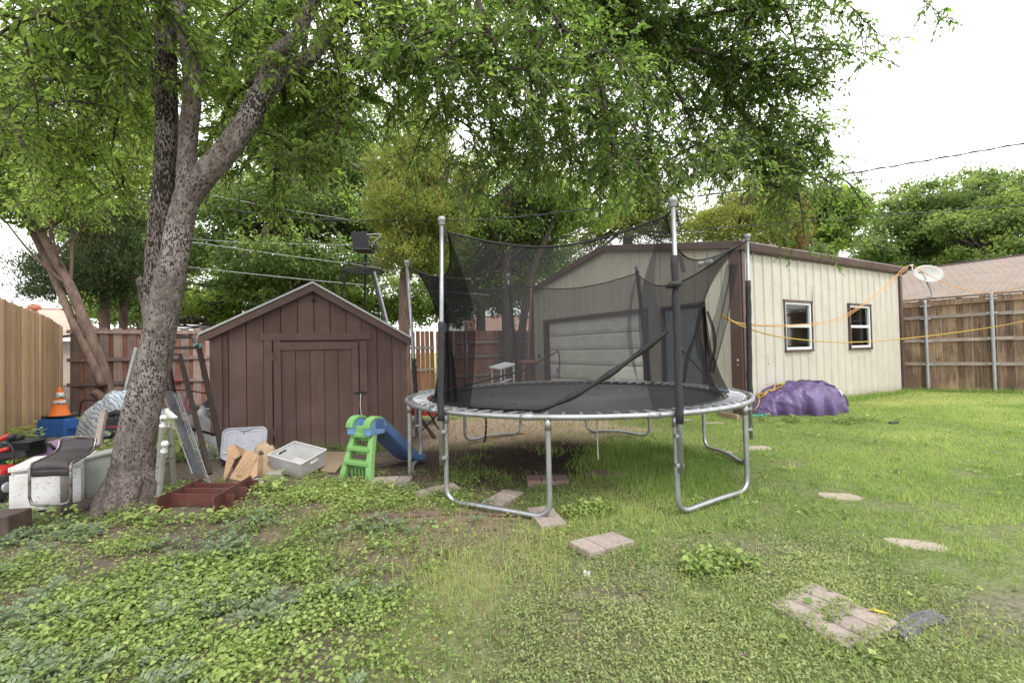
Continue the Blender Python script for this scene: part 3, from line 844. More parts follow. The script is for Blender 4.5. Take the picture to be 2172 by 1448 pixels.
    # roll door: five sections of raised panels, set back in the opening
    a0, a1, z0, z1 = gd
    d = MB(); back = .09; n = 5; sh = (z1 - .02) / n
    dr = None
    for k in range(n):
        d.obox(Bp(back, (a0 + a1) / 2, .01 + sh * (k + .5)), U * .02, W * ((a1 - a0) / 2 - .02), ZV * (sh / 2 - .009))
        for j in range(4):
            pw = (a1 - a0) / 4
            c = a0 + pw * (j + .5)
            d.obox(Bp(back - .028, c, .01 + sh * (k + .5)), U * .018, W * (pw / 2 - .085), ZV * (sh / 2 - .075))
    dr = d.build('roll_door', M['doorpanel'], g, bevel=.014)
    mb = MB(); mb.obox(Bp(back - .055, a1 - .45, .66), U * .008, W * .02, ZV * .07); mb.build('handle', M['black'], dr)
    mb = MB()
    for t in (a0 - .05, a1 + .05): mb.obox(Bp(.0, t, z1 / 2), U * .06, W * .07, ZV * (z1 / 2))
    mb.obox(Bp(.0, (a0 + a1) / 2, z1 + .03), U * .06, W * ((a1 - a0) / 2 + .12), ZV * .05)
    mb.build('door_frame', M['trimbrown'], g, bevel=.004)
    # side personnel door
    a0, a1, z0, z1 = md
    mb = MB(); mb.obox(Bp(.03, (a0 + a1) / 2, 1.05), U * .02, W * .49, ZV * 1.05); d2 = mb.build('entry_door', M['mandoor'], g, bevel=.006)
    mb = MB(); mb.lathe([(.012, 0), (.012, .03), (.03, .035), (.03, .06), (.01, .068)], Bp(.01, a1 - .09, 1.02), 12, U.to_track_quat('-Z', 'Y').to_matrix())
    mb.build('knob', M['galv'], d2)
    mb = MB()
    for t in (a0 - .02, a1 + .02): mb.obox(Bp(-.005, t, z1 / 2), U * .05, W * .035, ZV * (z1 / 2))
    mb.obox(Bp(-.005, (a0 + a1) / 2, z1 + .03), U * .05, W * ((a1 - a0) / 2 + .055), ZV * .03)
    mb.build('entry_frame', M['trimbrown'], g, bevel=.004)
    # scuffs, rust bleed, screws
    mb = MB(); g3 = random.Random(3)
    for k in range(7): mb.obox(Bp(.78 + g3.uniform(-.03, .03), -.003, 1.0 + g3.uniform(-.09, .09)), U * g3.uniform(.004, .016), W * .001, ZV * g3.uniform(.008, .022))
    for k in range(10): mb.obox(Bp(-.003, 6.95 + g3.uniform(-.12, .1), 1.08 + g3.uniform(-.05, .05)), U * .001, W * g3.uniform(.01, .04), ZV * g3.uniform(.004, .03))
    mb.build('scuff_mark', M['grime'], g)
    mb = MB()
    for k in range(9): mb.obox(Bp(2.43 + g3.uniform(-.006, .006), -.027, 2.16 + k * .045), U * (.014 - k * .0013), W * .001, ZV * .022)
    mb.build('rust_streak', M['rust'], g)
    mb = MB()
    for s in np.arange(.2, 6.5, .305):
        for z in (.45, 1.45 if not 1.3 < s < 2.4 and not 3.9 < s < 5.0 else .95, 2.5): mb.lathe([(.009, 0), (.006, .006)], Bp(s, -.001, z), 6, (-W).to_track_quat('Z', 'Y').to_matrix())
    for t in np.arange(.2, 7.3, .305):
        for z in (2.6,): mb.lathe([(.009, 0), (.006, .006)], Bp(-.001, t, z), 6, (-U).to_track_quat('Z', 'Y').to_matrix())
    tag(mb.build('screw_heads', M['galv_dull'], g), kind='stuff')
    # twin flood lamp under the corner of the gable
    lp = Bp(-.06, .62, 2.98)
    t = thing('flood_lamp', 'white twin headed flood lamp fixed under the garage gable corner', 'flood lamp', lp)
    mb = MB(); mb.obox(lp, U * .03, W * .07, ZV * .05); mb.build('mount', M['whiteframe'], t, bevel=.006)
    for k in (-1, 1):
        ax = (-U + W * k * .7 + ZV * -.5).normalized()
        mb = MB(); mb.lathe([(.02, 0), (.035, .03), (.055, .11), (.06, .14)], lp - U * .03 + W * .06 * k, 14, ax.to_track_quat('Z', 'Y').to_matrix()); mb.build('lamp_head', M['whiteframe'], t, smooth=True)


steel_garage()

# ------------------------------------------------------------------ garden shed
M['shedbrown'] = surf('chocolate_painted_siding', (.150, .095, .082), (.122, .077, .067), 3.5, .75, bump=.25, bscale=130, stretch=(1, 1, .35), c3=(.205, .142, .125), c3scale=1.9, c3amt=.5, tint=.12, splash=((.20, .15, .115), .22), spec=.25)
M['shedtrim'] = surf('chocolate_painted_trim', (.152, .096, .083), (.125, .079, .069), 5, .65, bump=.1, bscale=60, tint=.08, spec=.3)
M['dripedge'] = surf('grey_drip_edge', (.55, .56, .56), (.45, .46, .46), 6, .5, metal=.1)
M['shingdark'] = surf('dark_roof_shingles', (.10, .095, .09), (.06, .056, .053), 16, .9, bump=.5)


def shed():
    A = Vector((-3.98, 6.0, 0)); B = Vector((-1.58, 6.8, 0))
    ex = (B - A).normalized(); Wd = (B - A).length; ey = Vector((-ex.y, ex.x, 0)); dip = -.035
    S = lambda a, d, z: A + ex * a + ey * d + ZV * (z + dip * a)
    D = 2.4; ze, zr = 1.60, 2.30; ax = Wd / 2
    top = lambda a: ze + (zr - ze) * (1 - abs(a - ax) / ax) - .02
    s = thing('garden_shed', 'brown painted wooden garden shed with low gable roof and single plank door', 'shed', A)
    d0, d1, dz = .74, 1.86, 1.52   # door opening
    def boards(mb, edges, z0f, z1f, dep=.0, th=.018):
        for a, b in zip(edges, edges[1:]):
            a2, b2 = a + .006, b - .006
            mb.prism([S(a2, dep, z0f(a2)), S(b2, dep, z0f(b2)), S(b2, dep, z1f(b2)), S(a2, dep, z1f(a2))] if not (a2 < ax < b2) else
                     [S(a2, dep, z0f(a2)), S(b2, dep, z0f(b2)), S(b2, dep, z1f(b2)), S(ax, dep, z1f(ax)), S(a2, dep, z1f(a2))], -ey * th)
    # walls: grooved sheets over a backing
    mb = MB(); n = 12; ed = [Wd * k / n for k in range(n + 1)]
    mb.prism([S(0, .01, -.18), S(Wd, .01, -.18), S(Wd, .01, ze - .02), S(ax, .01, zr - .02), S(0, .01, ze - .02)], ey * .03, .4)
    for e0, e1 in zip(ed, ed[1:]):
        m = (e0 + e1) / 2
        if d0 - .05 < m < d1 + .05: boards(mb, [e0, e1], lambda a: dz + .02, top)
        else: boards(mb, [e0, e1], lambda a: -.15, top)
    mb.build('front_wall', M['shedbrown'], s, fix=True)
    mb = MB()
    for a in (.0, Wd): mb.prism([S(a, .02, -.18), S(a, D, -.18), S(a, D, ze - .02), S(a, .02, ze - .02)], ex * (.03 if a == 0 else -.03))
    mb.prism([S(0, D, -.18), S(Wd, D, -.18), S(Wd, D, ze - .03), S(ax, D, zr - .03), S(0, D, ze - .03)], ey * .03)
    mb.build('wall', M['shedbrown'], s, fix=True)
    # corner boards and door casing
    mb = MB(); mb.obox(S(.07, -.028, .72), ex * .07, ey * .010, ZV * .86); mb.build('corner_board', M['shedtrim'], s, bevel=.003)
    mb = MB(); mb.obox(S(Wd - .045, -.028, .72), ex * .045, ey * .010, ZV * .86); mb.build('corner_board', M['shedtrim'], s, bevel=.003)
    mb = MB(); mb.obox(S(d0 - .055, -.03, dz / 2 + .02), ex * .05, ey * .014, ZV * (dz / 2 + .0)); mb.obox(S(d1 + .055, -.03, dz / 2 + .02), ex * .05, ey * .014, ZV * (dz / 2))
    mb.obox(S((d0 + d1) / 2, -.032, dz + .075), ex * ((d1 - d0) / 2 + .16), ey * .016, ZV * .052)
    mb.build('door_casing', M['shedtrim'], s, bevel=.003)
    # door
    mb = MB(); e = [d0 + .10 + (d1 - d0 - .2) * k / 5 for k in range(6)]
    mb.prism([S(d0 + .02, -.0, .03), S(d1 - .02, -.0, .03), S(d1 - .02, -.0, dz), S(d0 + .02, -.0, dz)], -ey * .008, .4)
    boards(mb, e, lambda a: .03, lambda a: dz - .1, dep=-.008, th=.016)
    dr = mb.build('door', M['shedbrown'], s, fix=True)
    mb = MB()
    for a in (d0 + .058, d1 - .058): mb.obox(S(a, -.032, dz / 2 + .015), ex * .045, ey * .014, ZV * (dz / 2 - .012))
    mb.obox(S((d0 + d1) / 2, -.034, dz - .06), ex * ((d1 - d0) / 2 - .012), ey * .016, ZV * .052)
    mb.build('door_trim', M['shedtrim'], dr, bevel=.003)
    for z in (1.30, .27):
        mb = MB(); mb.obox(S(d0 + .003, -.052, z), ex * .035, ey * .004, ZV * .05); mb.tube([S(d0 + .003, -.055, z - .055), S(d0 + .003, -.055, z + .055)], .008)
        mb.build('hinge', M['shedtrim'], dr)
    mb = MB(); mb.obox(S(d1 + .0, -.055, .80), ex * .075, ey * .005, ZV * .015); mb.tube([S(d1 + .0, -.065, .80), S(d1 + .05, -.09, .80), S(d1 + .09, -.065, .80)], .007)
    mb.build('hasp', M['grime'], dr)
    mb = MB(); mb.tube(interp([S(d1 + .01, -.06, .79), S(d1 + .005, -.07, .62), S(d1 + .02, -.075, .48), S(d1 + .06, -.08, .40)], 5), .006); mb.build('latch_cord', M['whiteframe'], dr)
    # roof: two slabs, drip edge, fascia
    ov, rf = .10, .14
    for sg in (-1, 1):
        a_e = ax + sg * (ax + ov); zz = ze - (zr - ze) * ov / ax
        mb = MB(); mb.prism([S(a_e, -rf, zz + .03), S(ax, -rf, zr + .03), S(ax, -rf, zr + .055), S(a_e, -rf, zz + .055)], ey * (D + .3)); rr = mb.build('roof', M['shingdark'], s, fix=True)
        mb = MB(); mb.prism([S(a_e, -rf - .012, zz + .022), S(ax, -rf - .012, zr + .022), S(ax, -rf - .012, zr + .052), S(a_e, -rf - .012, zz + .052)], ey * .010); mb.build('drip_edge', M['dripedge'], rr, fix=True)
        mb = MB(); mb.prism([S(a_e, -rf, zz - .085), S(ax, -rf, zr - .085), S(ax, -rf, zr + .006), S(a_e, -rf, zz + .006)], ey * .022); mb.build('fascia', M['shedtrim'], rr, fix=True)
        mb = MB(); mb.prism([S(a_e, -rf + .024, zz - .03), S(ax, -rf + .024, zr - .03), S(ax, -rf + .024, zr + .028), S(a_e, -rf + .024, zz + .028)], ey * (D + .2)); mb.build('soffit', M['shedtrim'], rr, fix=True)
    mb = MB(); g4 = random.Random(12)
    for k in range(46):
        a_ = g4.choice([.03, .11, d0 - .06, d1 + .05, Wd - .03] + ed[1:-1]); z_ = g4.uniform(.15, top(min(max(a_, .05), Wd - .05)) - .12)
        mb.lathe([(.006, 0), (.004, .003)], S(a_ + g4.uniform(-.03, .03), -.042 if a_ < .15 or a_ > Wd - .1 or abs(a_ - d0 + .06) < .02 or abs(a_ - d1 - .05) < .02 else -.0085, z_), 6, (-ey).to_track_quat('Z', 'Y').to_matrix())
    tag(mb.build('nail_heads', M['grime'], s), kind='stuff')
    mb = MB(); mb.lathe([(.025, 0), (.025, .02), (.01, .03)], S(ax, -.035, zr - .20), 12, (-ey).to_track_quat('Z', 'Y').to_matrix()); mb.build('vent_plug', M['grime'], s)
    return S


SH = shed()

# ------------------------------------------------------------------ fences
M['fencetan'] = surf('honey_cedar_boards', (.60, .415, .25), (.44, .285, .165), 5, .8, bump=.3, bscale=30, stretch=(6, 6, .6), tint=.34, c3=(.36, .235, .14), c3scale=1.4, c3amt=.4, splash=((.25, .19, .14), .3))
M['fencebrown'] = surf('weathered_brown_boards', (.285, .215, .19), (.17, .115, .098), 4, .85, bump=.4, bscale=30, stretch=(6, 6, .5), tint=.3, c3=(.36, .29, .26), c3scale=1.5, c3amt=.5)
M['fencered'] = surf('red_stained_boards', (.32, .155, .10), (.21, .10, .066), 4, .8, bump=.3, bscale=30, stretch=(6, 6, .5), tint=.25, c3=(.12, .07, .05), c3scale=1.3, c3amt=.4)
M['fencedark'] = surf('dark_weathered_boards', (.235, .160, .108), (.080, .052, .038), 5, .85, bump=.5, bscale=30, stretch=(7, 7, .45), tint=.38, c3=(.42, .295, .175), c3scale=1.1, c3amt=.6, spots=((.02, .015, .012), 13, .70))
M['railgrey'] = surf('grey_weathered_rail', (.33, .28, .245), (.22, .175, .15), 6, .85, bump=.4, bscale=30, stretch=(1, 1, 4), tint=.15)


def board_fence(name, label, a, b, h0, h1, bw, gap, mat, railmat, railz, rail_side, seed, posts=(), z0=.02, hf=None, batt=None, sink=0.0):
    """a->b along the ground; boards face away from rail side"""
    a, b = vec(a), vec(b); r = random.Random(seed)
    L = (b - a).length; d = (b - a) / L; nrm = Vector((-d.y, d.x, 0)) * rail_side
    f = thing(name, label, 'fence', (a + b) / 2)
    hh = hf or (lambda u: h0 + (h1 - h0) * u)
    mb = MB(); n = int(L / (bw + gap)); st = L / n
    for k in range(n):
        c = a + d * st * (k + .5); h = hh((k + .5) / n) + r.uniform(-.016, .014)
        w = st - gap
        lean = d * r.uniform(-.008, .008)
        off = nrm * r.uniform(-.004, .004)
        hw = d * w / 2; t = nrm * .009
        # dog-eared top
        pts = [c - hw + ZV * (z0 - sink), c + hw + ZV * (z0 - sink), c + hw + ZV * (h - .03) + lean, c + hw * .75 + ZV * h + lean, c - hw * .75 + ZV * h + lean, c - hw + ZV * (h - .03) + lean]
        mb.prism([p + off - t for p in pts], nrm * .018, r.random())
    mb.build('boards', mat, f, fix=True)
    if batt:
        mb = MB(); m2 = n
        for k in range(m2):
            c = a + d * st * (k + 1.0) - nrm * .028; h = hh((k + .5) / n) - .02
            mb.obox(c + ZV * (h / 2), d * (gap / 2 + .03), nrm * .008, ZV * (h / 2 - .02), r.random())
        mb.build('back_boards', batt, f)
    for z in railz:
        mb = MB()
        s0 = 0
        while s0 < L:
            s1 = min(s0 + 2.44, L)
            q = nrm * (.009 + .022)
            zz0 = z * hh(s0 / L); zz1 = z * hh(s1 / L)
            mb.bar(a + d * (s0 + .003) + q + ZV * (zz0 + r.uniform(-.01, .01)), a + d * (s1 - .003) + q + ZV * (zz1 + r.uniform(-.01, .01)), .038, .085, side=nrm)
            s0 = s1
        mb.build('rail', railmat, f)
    return f, d, nrm


C0 = P(133, 800, 11.0); C0.z = 0                    # back left corner of the lot
C1 = P(45, 800, 7.65); C1.z = 0
CF = C0 + (C1 - C0) * 1.9
board_fence('wooden_fence', 'tall honey coloured close boarded fence along the left side of the yard', C0, CF, 2.1, 2.2, .135, .006, M['fencetan'], M['fencetan'], (.2, .55, .9), -1, 1,
            hf=lambda u: 2.10 + .11 * min(u / .28, 1.0) + .03 * max(0, (u - .28)))
E0 = C0 + Vector((.05, .06, 0)); E1 = P(897, 800, 15.25); E1.z = 0
EM = E0 + (E1 - E0) * .90
ff, dd, nn = board_fence('wooden_fence', 'brown board on board fence with three rails between the left corner and the shed', E0, EM, 2.08, 2.03, .17, .10, M['fencebrown'], M['fencebrown'], (.33, .62, .95), -1, 2, batt=M['fencered'])
E2 = P(1135, 800, 17.35); E2.z = 0
EG = E1 + (E2 - E1).normalized() * .42
rf, dd, nn = board_fence('wooden_fence', 'reddish close board fence seen through the trampoline net, ending at the steel garage', EG + (E2 - E1).normalized() * .05, E2 + (E2 - E1).normalized() * 1.5, 2.0, 2.03, .15, .012, M['fencered'], M['railgrey'], (.22, .55, .80), -1, 3)
mb = MB()
for k, px in enumerate((990,)):
    p = P(px, 800, 15.9); p.z = 0
    mb.tube([p, p + ZV * 2.1], .03)
    mb.lathe([(.035, 0), (.035, .03), (.01, .06)], p + ZV * 2.1, 10)
mb.build('post', M['galv_dull'], rf)
# gate of slatted boards
gf, dd, nn = board_fence('wooden_gate', 'red slatted gate with open gaps and two grey rails behind the shed', EM, EG, 2.0, 2.0, .135, .022, M['fencered'], M['railgrey'], (.35, .72), -1, 4)
gf['category'] = 'gate'
mb = MB(); p = EM + nn * .06; mb.tube([p, p + ZV * 2.05], .03); mb.lathe([(.034, 0), (.034, .03), (.01, .05)], p + ZV * 2.05, 10); mb.build('post', M['galv_dull'], gf)

F0 = P(1880, 800, 12.7); F0.z = 0; F1 = P(2172, 800, 11.0); F1.z = 0
F2 = F0 + (F1 - F0) * 1.9
rfz, dd, nn = board_fence('wooden_fence', 'dark weathered fence with four rails and galvanised posts right of the steel garage', F0, F2, 2.36, 2.46, .14, .003, M['fencedark'], M['railgrey'], (.29, .55, .81), -1, 5)
mb = MB(); q = nn * .03
mb.bar(F0 + q + ZV * 2.27, F2 + q + ZV * 2.37, .04, .14, side=nn); mb.build('top_rail', M['fencedark'], rfz)
mb = MB(); mb.bar(F0 + ZV * 2.40, F2 + ZV * 2.50, .15, .03, side=nn); mb.build('cap_board', M['fencedark'], rfz)
for px, dst, hh in ((1968, 12.12, 2.33), (2109, 11.32, 2.43)):
    p = P(px, 800, dst); p.z = 0; p = p + nn * .0
    s = (p - F0).dot(dd); p = F0 + dd * s + nn * .085
    mb = MB(); mb.tube([p, p + ZV * hh], .036, 14); mb.lathe([(.04, 0), (.04, .02), (.03, .035), (.008, .045)], p + ZV * hh, 14)
    po = mb.build('post', M['galv_dull'], rfz, smooth=False)
    for z in (.29 * hh, .55 * hh, .81 * hh, .955 * hh):
        mb = MB(); mb.obox(p - nn * .012 + ZV * z, dd * .10, nn * .012, ZV * .018); mb.build('bracket', M['galv_dull'], po, bevel=.003)

# ------------------------------------------------------------------ neighbours' houses
M['shingred'] = brickmat('mottled_shingles', (.27, .205, .165), (.215, .18, .155), (.12, .10, .088), .34, .14, .014, c3=(.26, .225, .195))
M['shingpink'] = brickmat('pink_shingles', (.52, .34, .27), (.44, .29, .235), (.34, .22, .18), .32, .14, .012, c3=(.56, .40, .33))
M['shinggrey'] = brickmat('grey_shingles', (.33, .31, .30), (.27, .26, .25), (.18, .17, .17), .32, .14, .012, c3=(.40, .38, .37))
M['housewall'] = surf('pale_house_wall', (.48, .42, .36), (.42, .37, .32), 2, .85)
M['terracotta'] = surf('terracotta_vent', (.42, .16, .11), (.34, .13, .09), 8, .7)


def house(name, label, e0, e1, r0, r1, roofmat, wall_drop, wallmat, back=None):
    """roof with eave e0-e1 and ridge r0-r1, far slope mirrored, walls below"""
    e0, e1, r0, r1 = map(vec, (e0, e1, r0, r1))
    h = thing(name, label, 'house', Vector(((e0.x + e1.x) / 2, (e0.y + e1.y) / 2, 0)))
    mb = MB(); L = (e1 - e0).length; H = ((r0 + r1) / 2 - (e0 + e1) / 2).length
    b0 = r0 + (r0 - e0) * 1.0; b0.z = e0.z; b1 = r1 + (r1 - e1) * 1.0; b1.z = e1.z
    mb.add([e0, e1, r1, r0], [(0, 1, 2, 3)], .5, [[(0, 0), (L, 0), (L, H), (0, H)]])
    mb.add([b1, b0, r0, r1], [(0, 1, 2, 3)], .5, [[(0, 0), (L, 0), (L, H), (0, H)]])
    mb.build('roof', roofmat, h)
    mb = MB(); inw = ((r0 - e0) + (r1 - e1)); inw.z = 0; inw = inw.normalized() * .5; al = (e1 - e0).normalized() * .4
    w = [e0 + inw + al, e1 + inw - al, b1 - inw - al, b0 - inw + al]
    vs = [Vector((p.x, p.y, 0)) for p in w] + [Vector((p.x, p.y, e0.z - .06)) for p in w]
    mb.add(vs, [(0, 1, 5, 4), (1, 2, 6, 5), (2, 3, 7, 6), (3, 0, 4, 7)], .5); mb.build('wall', wallmat, h)
    mb = MB(); mb.bar(e0 - ZV * .10, e1 - ZV * .10, .03, .17, side=inw); mb.build('fascia', M['trimbrown'], h)
    mb = MB(); mb.bar(r0 + ZV * .02, r1 + ZV * .02, .2, .04); mb.build('ridge_cap', roofmat, h)
    return h


house('brick_house', 'long low neighbour roof of mottled red brown shingles above the dark right fence', P(1820, 655, 14.9), P(2420, 605, 12.2), P(1820, 588, 19.6), P(2420, 508, 16.8), M['shingred'], 2, M['housewall'])
hv = house('brick_house', 'neighbour house with pale pink shingled roof behind the left fence corner', P(40, 720, 22), P(216, 700, 24), P(20, 655, 26), P(150, 656, 27), M['shingpink'], 2, M['housewall'])
hb = P(73, 657, 25.0)
mb = MB(); mb.lathe([(.13, -.35), (.13, 0), (.27, .03), (.30, .12), (.26, .24), (.12, .32), (.02, .34)], hb, 16); mb.build('roof_turbine', M['terracotta'], hv)
house('brick_house', 'neighbour house with pale peach roof glimpsed between trunks through the trampoline net', P(985, 716, 27), P(1230, 712, 31), P(985, 672, 30), P(1230, 668, 34), M['shingpink'], 2, M['housewall'])
house('brick_house', 'neighbour house with pale grey roof just visible left of the shed gable', P(400, 720, 22), P(520, 716, 23), P(445, 664, 25), P(560, 664, 26), M['shinggrey'], 2, M['housewall'])

# satellite dish on the eave
q = P(1978, 630, 13.75)
t = thing('satellite_dish', 'white oval satellite dish on a bent grey arm over the right fence', 'satellite dish', q)
M['dishwhite'] = surf('weathered_white_dish', (.42, .41, .385), (.35, .34, .32), 6, .5)
c = P(1966, 583, 13.70); ax = Vector((-.12, -.80, .30)).normalized()
Rm = ax.to_track_quat('Z', 'Y').to_matrix()
mb = MB()
def dishpt(u, v):
    a = 2 * math.pi * u; r = v
    return c + Rm @ Vector((math.cos(a) * r * .41, math.sin(a) * r * .30, .07 * r * r))
mb.grid(dishpt, 28, 6, closed_u=True)
o = mb.build('reflector', M['dishwhite'], t, smooth=True); so = o.modifiers.new('solid', 'SOLIDIFY'); so.thickness = .012
mb = MB(); mb.tube(interp([q, P(1973, 612, 13.75), P(1966, 598, 13.75), P(1967, 588, 13.74)], 4), .022); mb.build('mast', M['galv_dull'], t)
mb = MB(); mb.box(q, (.2, .16, .03)); mb.build('foot', M['galv_dull'], t)
mb = MB(); e = P(1955, 577, 13.2); mb.tube([c - ZV * .2, e], .012); mb.obox(e, Vector((.05, 0, 0)), Vector((0, .05, 0)), Vector((0, 0, .03))); mb.build('feed_arm', M['galv_dull'], t)

# ------------------------------------------------------------------ the big shade tree over the yard
def limb(mb, pts, r0, r1, n=10, sm=5, wob=.06):
    q = interp(pts, sm); m = len(q)
    mb.tube(q, [lerp(r0, r1, i / (m - 1)) for i in range(m)], n, wob=wob)
    return q


class Foliage:
    """sprays of leaves hung on boughs"""
    def __init__(s, seed): s.g = np.random.default_rng(seed); s.P = []; s.A = []; s.N = []; s.L = []; s.T = []; s.tw = MB()

    def spray(s, p0, d, length, droop, nleaf, ll, tint):
        g = s.g
        t = np.linspace(.08, 1, nleaf)[:, None]
        d = d / (np.linalg.norm(d) + 1e-9)
        dn = np.array([0, 0, -1.0])
        pos = p0 + d * length * t + dn * droop * length * t ** 2
        tan = unit(d + 2 * dn * droop * t)
        side = unit(np.cross(tan, np.array([0, 0, 1.0])) + 1e-6)
        sg = np.where(np.arange(nleaf) % 2 == 0, 1, -1)[:, None]
        ax = tan * .65 + side * sg * .8 + dn * g.uniform(-.05, .65, (nleaf, 1)) + g.normal(0, .28, (nleaf, 3))
        nr = np.array([0, 0, 1.0]) + g.normal(0, .5, (nleaf, 3))
        s.P.append(pos); s.A.append(ax); s.N.append(nr)
        s.L.append(g.uniform(.55, 1.3, nleaf) * ll * (.8 + .4 * g.random())); s.T.append(np.clip(tint + g.normal(0, .13, nleaf), 0, 1))
        k = max(1, nleaf // 4)
        s.tw.tube([Vector(p0)] + [Vector(p) for p in pos[k::k]], [.006] + [.0042] * len(pos[k::k]), 3, caps=False)

    def bough(s, pts, step=.10, per=2, length=(.22, .62), droop=(.05, .5), ll=.075, tint=.5, spread=1.0, start=0.0, up=.15, nl=(9, 17)):
        g = s.g; q = np.array([tuple(v) for v in interp(pts, 8)])
        seg = np.linalg.norm(np.diff(q, axis=0), axis=1); cum = np.concatenate([[0], np.cumsum(seg)])
        x = start * cum[-1]
        while x < cum[-1]:
            i = min(np.searchsorted(cum, x, 'right') - 1, len(seg) - 1)
            p = q[i] + (q[i + 1] - q[i]) * ((x - cum[i]) / max(seg[i], 1e-6)); tg = (q[i + 1] - q[i]) / max(seg[i], 1e-6)
            for k in range(per):
                d = g.normal(0, 1, 3) * np.array([1, 1, .55]) * spread; d = d / np.linalg.norm(d) + tg * .55 + np.array([0, 0, up])
                L = g.uniform(*length); dr = g.uniform(*droop); tt = tint + g.normal(0, .12)
                s.spray(p, d, L, dr, int(g.uniform(*nl)), ll, tt)
                d /= np.linalg.norm(d)
                for j in range(2):                                     # side shoots
                    f = g.uniform(.25, .8); pp = p + d * L * f + np.array([0, 0, -1]) * dr * L * f * f
                    d2 = d * .6 + g.normal(0, .6, 3)
                    s.spray(pp, d2, L * g.uniform(.35, .6), dr, int(g.uniform(nl[0] * .6, nl[1] * .6)), ll, tt + g.normal(0, .06))
            x += step * g.uniform(.6, 1.4)

    def build(s, name, mat, tree, twigmat, aspect=.42):
        c = np.concatenate; L = c(s.L)
        o = leaf_mesh(name, c(s.P), c(s.A), c(s.N), L, L * aspect, c(s.T), mat, tree, fold=.35, belly=.36, curl=.10)
        if s.tw.V: s.tw.build('twigs', twigmat, tree)
        return o


